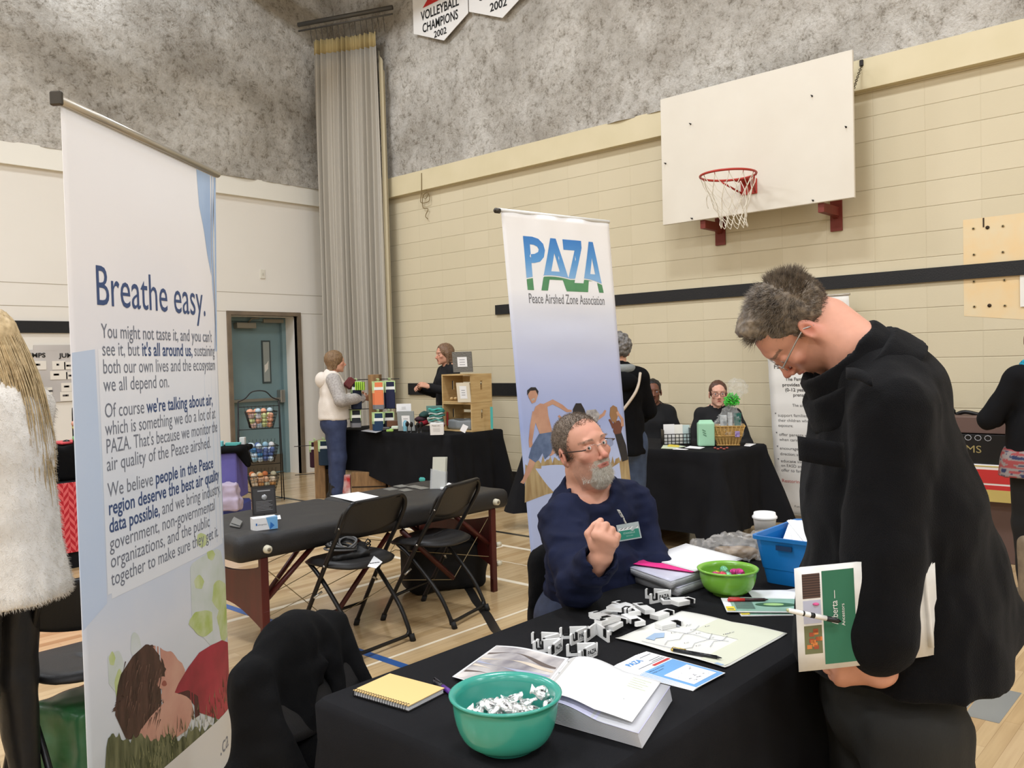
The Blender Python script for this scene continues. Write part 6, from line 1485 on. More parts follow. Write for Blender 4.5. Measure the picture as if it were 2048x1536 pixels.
def candies():
    foil = mat('silver_foil', (232, 232, 230), .22, metal=.75, bump=.9, bscale=110, bdist=.004); pr = mat('foil_print', (40, 40, 42), .5)
    sd = SD(); sd.k = .004; sd.ell((0, 0, 0), (.0135, .0135, .0058)); 
    for q in (-1, 1): sd.limb((q*.011, 0, 0), (q*.022, 0, .001), (.004, .003), (.008, .0018), (0, 1, 0), k=.004)
    t0 = thing('wrapped_mint', 'silver foil wrapped mint in the teal bowl', 'candy', (0, 0, 0), 0, 'silver wrapped mints in the teal bowl'); o = solid('wrapper', sd, foil, t0, .0012, disp=lambda X: .0011*vnoise(X, (.0035,)*3, 2), sm=0)
    mb = MB(); mb.text('Mint', (-.0, .001, .0064), (1, 0, 0), (0, 1, 0), .006, 'c', .010, .03); mb.text('Chocolate', (-.0, -.005, .0064), (1, 0, 0), (0, 1, 0), .004, 'c', .013); mb.build('print', pr, t0)
    rs = random.Random(12); spots = []; n = 0
    for lv, (zz, rr, cnt) in enumerate(((.042, .040, 7), (.056, .062, 12), (.064, .052, 10), (.072, .026, 5))):
        for i in range(cnt):
            a = 2*PI*(i+.5*lv)/cnt+rs.uniform(-.2, .2); spots.append((1.123+rr*math.cos(a), 1.055+rr*math.sin(a), Z0+zz+rs.uniform(-.003, .003)))
    spots += [(1.123, 1.055, Z0+.076), (1.198, 1.030, Z0+.082), (1.183, 1.000, Z0+.070)]
    for i, p in enumerate(spots):
        rot = (rs.uniform(-.6, .6), rs.uniform(-.6, .6), rs.uniform(0, 6.3))
        if i == len(spots)-2: rot = (1.1, .3, -.8)
        if i == 0: t0.location = p; t0.rotation_euler = rot
        else: dup(t0, p, rot=rot)
    cols = [((196, 60, 130), 'pink'), ((120, 190, 150), 'green'), ((220, 200, 80), 'yellow'), ((206, 60, 140), 'pink'), ((200, 70, 90), 'red'), ((196, 60, 130), 'pink'), ((130, 180, 210), 'pale blue'), ((214, 90, 150), 'pink'), ((150, 190, 90), 'green')]
    for i, (c, nm) in enumerate(cols):
        a = 2*PI*i/8.; rr = .036 if i < 8 else 0; p = Vector((2.262+rr*math.cos(a), 1.215+rr*math.sin(a), Z0+.056+.006*math.sin(i*2))); mb = MB(); mb.ball(p, (.013, .013, .016), 14, Euler((1.2+i, i, 0)).to_matrix())
        top('chocolate_egg', mb, mat('foil_%s' % nm.replace(' ', '_'), c, .25, metal=.7, bump=.6, bscale=200), '%s foil-wrapped chocolate egg in the lime green bowl' % nm, 'candy', 'foil eggs in the lime green bowl')
candies()
def notebook():
    A = Vector((1.089, 1.470, 0)); u = Vector((.018, -.158, 0)); L_ = u.length; u = u.normalized(); v = Vector((-u.y, u.x, 0)); W_ = .112; z = Z0
    t = thing('spiral_notebook', 'small spiral notebook with plain tan cover by the table corner', 'notebook', (1.15, 1.40, Z0)); 
    R = Matrix((u, v, Vector((0, 0, 1)))).transposed(); c0 = A+u*L_/2+v*(W_/2+.004)
    mb = MB(); mb.box(c0+Vector((0, 0, z+.0065)), (L_-.004, W_-.004, .009), R); mb.build('pages', mat('page_block', (214, 214, 216), .8, bump=.4, bscale=900, stretch=(.05, .05, 1)), t)
    mb = MB(); mb.box(c0+Vector((0, 0, z+.0122)), (L_, W_, .0016), R); mb.build('cover', mat('tan_cover', (222, 188, 124), .55), t)
    mb = MB(); mb.box(c0+Vector((0, 0, z+.0009)), (L_, W_, .0016), R); mb.build('back_cover', mat('back_dark', (30, 28, 28), .6), t)
    mb = MB(); n = 22
    for i in range(n):
        p = A+u*(L_*(i+.7)/(n+.4))+v*.006+Vector((0, 0, z+.0072)); mb.tube([p+v*.0085*math.cos(a)+Vector((0, 0, .0085*math.sin(a)))+u*.0018*a/6.3 for a in [2*PI*k/10 for k in range(11)]], .0007, 4, False)
    mb.build('wire_binding', mat('wire_black', (28, 26, 28), .4, metal=.5), t)
notebook()
def pen(label, a, b, r, cols, cut=(.06, .45), z=.005, ball=True):
    a = Vector(a); b = Vector(b); d = b-a; mb = MB(); mb.tube([a, a+d*.01, a+d*cut[0]], [r*.5, r*.8, r], 12); mb.mi = 1; mb.tube([a+d*cut[0], a+d*cut[1]], [r, r*1.08], 12); mb.mi = 2; mb.tube([a+d*cut[1], a+d*.90], [r*1.08, r*.95], 12); mb.tube([a+d*.90, b], [r*.9, r*.15], 12)
    side = d.cross(Vector((0, 0, 1))).normalized(); mb.mi = 0; mb.tube([a+d*.02+Vector((0, 0, r*.9)), a+d*.04+Vector((0, 0, r*1.5)), a+d*.30+Vector((0, 0, r*1.35))], r*.28, 6)
    return top('pen', mb, cols, label, 'pen')
pen('purple and black ballpoint pen between the tan notebook and teal bowl', atz(868, 1362, Z0+.006), atz(912, 1392, Z0+.006), .0056, [mat('pen_dark', (44, 42, 48), .3), mat('pen_dark', (44, 42, 48), .3), mat('pen_purple', (86, 44, 136), .3)], (.1, .42))
pen('black pen with gold trim lying across the map', atz(1342, 1299, Z0+.009), atz(1444, 1316, Z0+.009), .0042, [mat('pen_gold', (206, 176, 84), .25, metal=.9), mat('pen_black', (26, 28, 34), .25), mat('pen_black', (26, 28, 34), .25)], (.05, .45))
def report():
    A, B, C_, D_ = Vector((1.462, 1.178, 0)), Vector((1.486, .935, 0)), Vector((1.262, .863, 0)), Vector((1.243, 1.088, 0))
    t = thing('report_booklet', 'thick open report with white page and photo page behind the teal bowl', 'booklet', (1.38, 1.08, Z0))
    bl = lambda P_, a, b: (P_[0]*(1-a)+P_[1]*a)*(1-b)+(P_[3]*(1-a)+P_[2]*a)*b      # a across, b along the spine
    q = (A, B, C_, D_)
    prof = lambda a: .036+.020*math.sin(PI*min(1, a*1.6))*math.exp(-a*1.5)-.006*a
    mb = MB(); N_ = 16
    for k in range(N_):
        f0 = k/N_; sh = .012*(1-f0)
        def f(a, b, f0=f0, sh=sh): p = bl(q, a*(1+.0)+sh*a*2, b); return Vector((p.x+.006*(1-f0)*b, p.y, Z0+.0012+prof(a)*f0))
        mb.grid(f, 10, 1, th=.0012)
    mb.build('page_block', mat('page_edges', (196, 197, 202), .8), t)
    mb = MB(); mb.grid(lambda a, b: Vector((*bl(q, a*1.01, b)[:2], Z0+prof(a)-.001-.0*b)), 14, 2, th=.001); mb.build('lilac_page', mat('page_lilac', (196, 196, 222), .7), t)
    mb = MB()
    def f(a, b): p = bl(q, a*.97-.0, b*.985); return Vector((p.x+.010*a*b, p.y+.012*a, Z0+prof(a)+.004+.008*math.sin(PI*a)*(.4+.6*b)+.006*a*b))
    mb.grid(f, 16, 8, th=.0006)
    mb.mi = 1; g = lambda a0, a1, b0, b1, e: mb.grid(lambda a, b: f(a0+(a1-a0)*a, b0+(b1-b0)*b)+Vector((0, 0, e)), 6, 1)
    g(.04, .09, .02, .9, .0007); mb.mi = 2; g(.72, .96, .05, .42, .0007); mb.mi = 3
    for k in range(5): b = .10+.055*k; g(.74, .93-.04*(k % 2), b, b+.004, .0014)
    for k in range(3): mb.ball(f(.045+.0*k, .12+.3*k)+Vector((0, 0, .0005)), (.003, .003, .0006), 8)
    mb.mi = 3; mb.ball(f(.80, .62)+Vector((0, 0, .0006)), (.0014, .0014, .0006), 8)
    mb.build('page', [M_paper, mat('page_band', (196, 194, 190), .7), mat('page_note', (232, 238, 214), .7), P('page_ink', (120, 124, 116))], t)
    # left leaf with a photograph of a rider and pony, abstract tones
    E_, F_ = Vector((1.500, 1.435, 0)), Vector((1.290, 1.372, 0)); ql = (A, E_, F_, D_)
    def f2(a, b): p = bl(ql, a, b); return Vector((p.x, p.y, Z0+.004+.038*math.exp(-a*2.6)*(1-.2*b)+.022*math.sin(PI*a)*(.7-.3*b)))
    mb = MB(); mb.grid(f2, 20, 12, th=.0008); mb.mi = 1; g = lambda pts, e: mb.add([f2(*p)+Vector((0, 0, e)) for p in pts], [tuple(range(len(pts)))], False)
    def gg(a0, a1, b0, b1, e, ex=0): mb.grid(lambda a, b: f2(a0+(a1-a0)*a, b0+(b1-b0)*b)+Vector((0, 0, e)), 14, 8)
    gg(.03, .97, .04, .985, .0008)
    def oval(ca, cb, ra, rb, e, mi, rot=0.):
        mb.mi = mi; mb.grid(lambda r, a: f2(min(.97, max(.05, ca+ra*r*math.cos(2*PI*a+rot))), min(.985, max(.1, cb+rb*r*math.sin(2*PI*a))))+Vector((0, 0, e)), 4, 20)
    [mb.grid(lambda a, b, c0=c0, mi_=0: f2(.05+.90*a, min(.98, c0+.05*math.sin(a*5+c0*9)+.035*b*(1+math.sin(a*7))))+Vector((0, 0, .0012)), 16, 1) for mb.mi, c0 in ((3, .22), (4, .36), (6, .50), (4, .64), (3, .80))]
    mb.build('photo_leaf', [M_paper, mat('photo_ground', (120, 116, 122), .5, var=(216, 210, 204), vscale=11, vdet=6), P('photo_slate', (86, 84, 92)), P('photo_brown', (92, 80, 74)), mat('photo_cream', (214, 202, 184), .5, var=(198, 184, 166), vscale=24), P('photo_rose', (200, 130, 136)), P('photo_grey', (160, 164, 184))], t)
report()
def sheets():
    # flyers beside the report
    for i in range(5):
        th = .03-.02*i; R = Matrix.Rotation(th, 3, 'Z'); c = Vector((1.622+.004*i-.010, 1.030-.002*i, Z0+.0008+.0011*i)); T = Matrix.Translation(c) @ R.to_4x4()
        t = thing('flyer', 'blue and white folded PAZA flyer, topmost of its stack' if i == 4 else 'blue and white folded flyer lower in the stack beside the map', 'flyer', c, 0, None if i == 4 else 'flyers under the top one'); mb = MB(T)
        mb.box((0, 0, 0), (.115, .212, .0009)); mb.mi = 1; e = .0007
        mb.poly([(-.055, -.104), (.055, -.104), (.055, .030), (-.055, .030)], (0, 0, e), (1, 0, 0), (0, 1, 0))
        if i == 4:
            mb.mi = 0; mb.poly([(-.045, -.092), (.045, -.092), (.045, -.015), (-.045, -.015)], (0, 0, e*1.6), (1, 0, 0), (0, 1, 0))
            mb.mi = 2; mb.text('PAZA', (-.050, .072, e*1.7), (1, 0, 0), (0, 1, 0), .024, 'l', .050, .03); mb.mi = 3
            for k, y in enumerate((.088, .062, .054)): mb.poly([(.008, y), (.050, y), (.050, y+.0015), (.008, y+.0015)], (0, 0, e*1.7), (1, 0, 0), (0, 1, 0))
            mb.poly([(-.05, .048), (.05, .048), (.05, .0495), (-.05, .0495)], (0, 0, e*1.7), (1, 0, 0), (0, 1, 0)); mb.mi = 4; mb.poly([(-.01, .034), (.052, .034), (.052, .042), (-.01, .042)], (0, 0, e*1.8), (1, 0, 0), (0, 1, 0)); mb.mi = 3
            mb.text('What is the area', (-.050, .018, e*1.8), (1, 0, 0), (0, 1, 0), .007, 'l', .055); mb.text('PAZA covers?', (-.050, .008, e*1.8), (1, 0, 0), (0, 1, 0), .007, 'l', .04)
            rs = random.Random(4)
            for k in range(16): x, y = rs.uniform(-.04, .035), rs.uniform(-.088, -.022); mb.poly([(x, y), (x+rs.uniform(.003, .012), y+rs.uniform(-.004, .004)), (x+.004, y+.0012)], (0, 0, e*2.2), (1, 0, 0), (0, 1, 0))
        mb.build('sheet', [M_paper, mat('flyer_blue', (112, 168, 222), .55), mat('flyer_logo', (84, 146, 210), .55), P('flyer_ink', (70, 74, 86)), P('flyer_red', (200, 60, 62))], t)
    # the map
    q = [Vector((1.713, .932, 0)), Vector((2.022, .925, 0)), Vector((2.034, 1.235, 0)), Vector((1.729, 1.242, 0))]
    t = thing('paper_map', 'unfolded cream and white paper map with fold creases in the table middle', 'map', (1.87, 1.09, Z0)); mb = MB()
    def f(a, b, e=0.):
        p = (q[0]*(1-a)+q[1]*a)*(1-b)+(q[3]*(1-a)+q[2]*a)*b
        return Vector((p.x, p.y, Z0+.0016+e+.0045*abs(((b*2) % 1)-.5)*0+.004*abs(math.sin(PI*b*2))*.6+.006*max(0, a-.88)*4*max(0, .5-b)+.008*max(0, .06-a)*6))
    mb.grid(f, 24, 24, th=.0005)
    def pg(mi, pts, e=.0008): mb.mi = mi; mb.add([f(*p, e+.0006) for p in pts], [tuple(range(len(pts)))], False)
    def st(mi, pts, w_=.0022, e=.0022):
        mb.mi = mi; fp = [f(*p, e) for p in pts]; mb.tube(fp, w_*.28, 4, False)
    mb.mi = 1; mb.grid(lambda a, b: f(.02+.96*a, .02+.20*b, .0007), 12, 4); mb.grid(lambda a, b: f(.60+.38*a*(1-.0*b), .22+.40*b, .0007), 8, 8)
    pg(2, [(.14, .80), (.30, .82), (.36, .76), (.26, .70), (.20, .74), (.15, .72)]); pg(2, [(.0, .03), (.05, .03), (.05, .09), (.0, .09)]); pg(3, [(.55, .78), (.62, .82), (.60, .77), (.56, .74)])
    st(3, [(.12, .60), (.2, .63), (.3, .58), (.42, .62), (.55, .60), (.7, .64)]); st(3, [(.10, .45), (.2, .40), (.3, .44), (.45, .40), (.6, .46)]); st(3, [(.3, .30), (.42, .34), (.5, .30), (.62, .33)]); st(3, [(.40, .85), (.43, .7), (.48, .55), (.46, .4), (.5, .25)]); st(3, [(.06, .78), (.08, .6), (.1, .5)])
    rs = random.Random(5)
    for k in range(12):
        x, y = rs.uniform(.25, .75), rs.uniform(.3, .75); mb.mi = 4; mb.ball(f(x, y, .0018), (.0016, .0016, .0006), 6); mb.mi = 3; p = f(x+.012, y-.01, .0020); mb.add([p, p+Vector((.010, -.002, 0)), p+Vector((.010, 0, 0)), p+Vector((0, .002, 0))], [(0, 1, 2, 3)], False)
    mb.build('sheet', [mat('map_paper', (236, 236, 228), .75), mat('map_cream', (224, 226, 204), .75), mat('map_blue', (168, 194, 222), .75), P('map_line', (176, 178, 184)), P('map_mark', (90, 80, 84))], t)
    # green brochures near the standing man
    def broch(c, th, z, lab, yellow=True):
        T = Matrix.Translation((c[0], c[1], Z0+z)) @ Matrix.Rotation(th, 4, 'Z'); mb = MB(T); mb.box((0, 0, 0), (.21, .13, .0022)); e = .0014
        P4 = lambda mi, x0, y0, x1, y1, s=1.: (setattr(mb, 'mi', mi), mb.poly([(x0, y0), (x1, y0), (x1, y1), (x0, y1)], (0, 0, e*s), (1, 0, 0), (0, 1, 0)))
        P4(1, -.085, -.061, .102, .061); mb.mi = 2
        mb.grid(lambda r, a: Vector((.035+.055*r*math.cos(2*PI*a), .020*r*math.sin(2*PI*a), e*1.6)), 3, 24); mb.mi = 3; mb.grid(lambda r, a: Vector((.030+.028*r*math.cos(2*PI*a), .012*r*math.sin(2*PI*a), e*2.)), 3, 16)
        for k in range(12): P4(4, -.075, -.04+.008*k, -.025, -.037+.008*k, 1.7)
        if yellow: P4(5, -.103, -.060, -.080, -.022, 1.9); P4(4, -.100, -.05, -.084, -.045, 2.4)
        t = thing('brochure', lab, 'brochure', (c[0], c[1], Z0+z)); mb.build('sheet', [M_paper, mat('brochure_green', (146, 184, 168), .5, var=(128, 168, 150), vscale=20), P('leaf_dark', (50, 92, 66)), P('leaf_pale', (160, 200, 130)), P('brochure_ink', (84, 104, 100)), P('brochure_yellow', (240, 216, 70))], t)
    a0 = math.radians(-57)
    broch((2.205, 1.045), a0+.12, .0015, 'pale green brochure lowest under the fanned brochures'); broch((2.225, 1.062), a0-.02, .0045, 'pale green brochure with yellow corner in the middle of the fan'); broch((2.195, 1.075), a0+.04, .0075, 'pale green leaf-pattern brochure on top of the fan')
    for k, (c, r_) in enumerate((((2.35, 1.06), -.4), ((2.33, 1.09), -.9))):
        mb = MB(); T = Matrix.Translation((c[0], c[1], Z0+.001+.0015*k)) @ Matrix.Rotation(r_, 4, 'Z'); mb.T = T; mb.box((0, 0, 0), (.16, .11, .001)); top('paper_sheet', mb, M_paper, ('small white sheet behind the green brochures', 'white sheet turned askew behind the green brochures')[k], 'paper')
    pen('red and black pen resting on the green brochures', atz(1455, 1200, Z0+.014), atz(1537, 1199, Z0+.014), .0046, [mat('pen_red', (196, 40, 40), .3), mat('pen_red', (196, 40, 40), .3), mat('pen_mix', (60, 34, 36), .35)], (.06, .42))
sheets()
def stands():
    W_ = mat('white_abs', (236, 236, 234), .35); K_ = mat('black_rubber', (20, 20, 21), .6); I_ = mat('stand_ink', (18, 18, 20), .5)
    outl = [(0, 0), (.072, 0), (.072, .026), (.069, .029), (.065, .029), (.065, .009), (.046, .009), (.046, .030), (0, .030)]
    def arm(T, side, mir=1.):
        mb = MB(T); mb.prism([(p[0], p[1]) for p in outl], (0, -.003*side if side < 0 else 0, 0), (1, 0, 0), (0, 0, 1), .006); return mb
    def parts(t, mats):
        for T, s in mats:
            mb = MB(T); mb.prism(outl, (0, .0028, 0), (1, 0, 0), (0, 0, 1), .0056); mb.add([(.003, s*.0029, .003), (.044, s*.0029, .003), (.044, s*.0029, .027), (.003, s*.0029, .027)], [(0, 1, 2, 3)], False); mb.build('arm', W_, t)
            mb = MB(T); mb.span((.046, -.0031, .008), (.0495, .0031, .027)); mb.span((.0495, -.0031, .008), (.0615, .0031, .0115)); mb.span((.0615, -.0031, .0115), (.065, .0031, .027)); mb.build('rubber_grip', K_, t)
            mb = MB(T)
            if s > 0: mb.text('PAZA', (.041, .0033, .010), (-1, 0, 0), (0, 0, 1), .015, 'l', .036, .03); mb.text('Peace Airshed', (.041, .0033, .005), (-1, 0, 0), (0, 0, 1), .004, 'l', .034)
            else: mb.text('PAZA', (.004, -.0033, .010), (1, 0, 0), (0, 0, 1), .015, 'l', .036, .03); mb.text('Peace Airshed', (.004, -.0033, .005), (1, 0, 0), (0, 0, 1), .004, 'l', .034)
            mb.build('lettering', I_, t)
    # opened stand : two arms meeting at a hinge (hinge at the origin, arms opening to +x)
    def opened(lab, c, rz, half=.42):
        t = thing('phone_stand', lab, 'phone stand', c, rz, 'white phone stands'); B_ = TRS(c, rz)
        parts(t, [(B_ @ Matrix.Rotation(half, 4, 'Z'), 1), (B_ @ Matrix.Rotation(-half, 4, 'Z'), -1)])
        mb = MB(B_); mb.tube([(0, 0, 0), (0, 0, .030)], .0036, 8); mb.build('hinge', W_, t); return t
    def ang(p, q): p = atz(*p, Z0); q = atz(*q, Z0); return p, math.atan2(q.y-p.y, q.x-p.x)
    for lab, h, e in (('open phone stand standing alone nearest the stacked books', (1340, 1200), (1297, 1202)), ('open phone stand furthest left, PAZA side turned to the corner', (1120, 1290), (1075, 1294)),
                      ('open phone stand behind the left one, edge-on lettering', (1176, 1276), (1132, 1284)), ('open phone stand with its hinge towards the seated man', (1193, 1268), (1195, 1310)),
                      ('open phone stand partly hidden by the report page', (1123, 1300), (1085, 1312)), ('open phone stand nearest the blue flyers', (1193, 1310), (1155, 1318))):
        p, a = ang(h, e); opened(lab, p, a)
    # folded stands lying flat
    t0 = thing('phone_stand', 'folded white phone stand in the heap at the table middle', 'phone stand', (0, 0, 0), 0, 'white phone stands')
    F0 = Matrix.Rotation(-PI/2, 4, 'X')
    parts(t0, [(Matrix.Translation((-.036, -.015, .0032)) @ Matrix.Rotation(PI/2, 4, 'X'), -1), (Matrix.Translation((-.036, -.015, .0092)) @ Matrix.Rotation(PI/2, 4, 'X'), -1)])
    cx = lambda x, y: (1150+x/6.827, 1150+y/6.827)
    flat = [((370, 480), (470, 440), 0), ((240, 600), (160, 570), 0), ((560, 450), (500, 430), 0), ((330, 715), (440, 720), 0), ((690, 640), (600, 720), 0), ((1080, 510), (1200, 470), 0), ((800, 470), (730, 430), 1), ((430, 640), (520, 600), 1), ((620, 500), (560, 450), 1), ((930, 590), (1030, 640), 1),
            ((700, 420), (760, 430), 2), ((885, 460), (940, 500), 2), ((500, 560), (610, 600), 2), ((560, 650), (440, 690), 2), ((1370, 330), (1480, 300), 1), ((1385, 395), (1270, 400), 0), ((1190, 655), (1260, 640), 0)]
    first = True; rs = random.Random(3)
    for i, (c, e, lv) in enumerate(flat):
        p = atz(*cx(*c), Z0+.006+.0125*lv); q = atz(*cx(*e), Z0+.006+.0125*lv); a = math.atan2(q.y-p.y, q.x-p.x); loc = (p.x, p.y, Z0+.0003+.0128*lv); rot = (rs.uniform(-.08, .08)*(lv > 0), rs.uniform(-.08, .08)*(lv > 0), a)
        if i == 16: loc = (p.x, p.y, Z0+.004)
        lab = {14: 'folded phone stand on top of the pair beside the heap', 15: 'folded phone stand under another beside the heap', 16: 'folded phone stand lying on the corner of the map'}.get(i)
        if first: t0.location = loc; t0.rotation_euler = rot; first = False
        else: dup(t0, loc, rot=rot, label=lab)
stands()
def far_end():
    # catalogues, pink folder, papers, bin, cup, plastic wrap
    def slab(name, lab, cat, q, z0, z1, m_, edge=None, cur=0., n=10):
        t = thing(name, lab, cat, (sum(p[0] for p in q)/4, sum(p[1] for p in q)/4, z0)); q = [Vector((*p, 0)) for p in q]
        P_ = lambda a, b, z: Vector((*((q[0]*(1-a)+q[1]*a)*(1-b)+(q[3]*(1-a)+q[2]*a)*b)[:2], z+cur*math.sin(PI*a)*.0+cur*a*a))
        mb = MB(); mb.grid(lambda a, b: P_(a, b, z1), n, 4, th=.001); mb.build('cover' if edge else 'sheet', m_, t)
        if edge:
            mb = MB(); mb.grid(lambda a, b: P_(.004+.992*a, .004+.992*b, z1-.001), n, 4, th=z1-z0-.002); mb.build('page_block', edge, t)
        return t
    edge = mat('catalog_edges', (190, 190, 192), .8, bump=.5, bscale=700, stretch=(.02, .02, 1)); cov = mat('catalog_cover', (206, 206, 222), .35, var=(190, 190, 206), vscale=12)
    slab('catalogue', 'thick grey-white catalogue at the bottom of the stack by the seated man', 'book', [(2.15, 1.318), (2.41, 1.295), (2.465, 1.49), (2.205, 1.505)], Z0, Z0+.026, cov, edge)
    slab('catalogue', 'thick grey-white catalogue in plastic on top of the stack', 'book', [(2.125, 1.325), (2.395, 1.300), (2.455, 1.50), (2.195, 1.515)], Z0+.027, Z0+.050, cov, edge, .002)
    slab('folder', 'bright pink paper folder on the catalogues', 'folder', [(2.235, 1.318), (2.415, 1.262), (2.50, 1.49), (2.215, 1.530)], Z0+.054, Z0+.0560, mat('hot_pink', (224, 40, 130), .6), None, .010)
    for k in range(3): slab('paper_sheet', 'blank white sheets lying on the pink folder' if k == 2 else ('lowest white sheet on the pink folder', 'middle white sheet on the pink folder')[k], 'paper', [(2.240+.003*k, 1.312-.002*k), (2.425, 1.250+.004*k), (2.515-.004*k, 1.500), (2.30, 1.540)], Z0+.057+.0012*k, Z0+.058+.0012*k, M_paper, None, .011)
    # blue bin
    t = thing('storage_bin', 'bright blue tapered plastic bin holding papers', 'bin', (2.56, 1.08, Z0)); c = Vector((2.585, 1.085, 0)); mb = MB()
    def ring(z, hx, hy, r=.02):
        pts = []
        for sx, sy, a0 in ((1, 1, 0), (-1, 1, PI/2), (-1, -1, PI), (1, -1, 1.5*PI)):
            for i in range(5): a = a0+PI/2*i/4; pts.append(Vector((c.x+sx*(hx-r)+r*math.cos(a), c.y+sy*(hy-r)+r*math.sin(a), Z0+z)))
        return pts
    rings = [ring(0, .135, .105), ring(.045, .142, .112), ring(.047, .1445, .1145), ring(.135, .158, .128), ring(.137, .166, .136), ring(.148, .166, .136), ring(.148, .158, .128), ring(.135, .154, .124), ring(.006, .131, .101)]
    vs = [p for r in rings for p in r]; n = 20; fs = [(i*n+j, i*n+(j+1) % n, (i+1)*n+(j+1) % n, (i+1)*n+j) for i in range(len(rings)-1) for j in range(n)]; fs += [tuple(range(n))[::-1], tuple((len(rings)-1)*n+j for j in range(n))]
    mb.add(vs, fs, False); mb.build('bin_body', mat('bin_blue', (24, 116, 190), .35, spec=.5), t)
    mb = MB(); mb.box((c.x-.162, c.y+.03, Z0+.118), (.004, .05, .014)); mb.build('handle_slot', P('slot_dark', (10, 50, 90)), t)
    for k in range(3): mb = MB(); mb.box((2.60+.01*k, 1.10-.01*k, Z0+.134+.004*k), (.20, .16, .0015), Euler((.10-.05*k, -.16, .3+.2*k)).to_matrix()); top('paper_sheet', mb, M_paper, ('white sheet lowest in the blue bin', 'white sheet in the middle of the blue bin papers', 'white sheet sticking up from the blue bin')[k], 'paper')
    # paper cup
    t = thing('paper_cup', 'white paper coffee cup with white lid behind the blue bin', 'cup', (2.93, 1.42, Z0)); mb = MB(); o = (2.93, 1.42, Z0)
    mb.lathe([(.001, .002), (.029, .002), (.030, 0), (.041, .100), (.0425, .103)], o, 32); mb.build('cup_body', mat('cup_paper', (238, 236, 230), .6), t)
    mb = MB(); mb.lathe([(.0445, .100), (.0455, .104), (.0440, .108), (.0405, .110), (.0385, .121), (.034, .121), (.033, .117), (.001, .117)], o, 32); mb.build('cup_lid', mat('lid_white', (238, 238, 236), .3), t)
    # crumpled plastic
    sd = SD(); sd.k = .02; sd.ell((2.66, 1.40, Z0+.045), (.105, .08, .045), Euler((0, 0, -.6))); sd.ell((2.56, 1.46, Z0+.045), (.06, .05, .035)); sd.ell((2.72, 1.33, Z0+.05), (.06, .05, .045)); sd.half((0, 0, Z0+.001), (0, 0, -1), k=.001)
    tag(solid('plastic_wrap', sd, mat('clear_film', (232, 228, 222), .08, spec=1., alpha=.22, bump=.8, bscale=40, bdist=.01), None, .0045, disp=lambda X: .016*np.abs(vnoise(X, (.03,)*3, 2))+.009*vnoise(X, (.012,)*3, 6)-.005, sm=0), 'crumpled clear plastic wrapping behind the pink folder', 'plastic wrap')
    sd = SD(); sd.k = .01; sd.box((2.67, 1.40, Z0+.02), (.06, .045, .018), Euler((0, 0, -.5)), .008); tag(solid('wrapped_parcel', sd, mat('kraft_brown', (120, 98, 76), .7, var=(160, 140, 112), vscale=30), None, .006, disp=folds(.004)), 'brown item inside the crumpled clear plastic', 'package')
far_end()
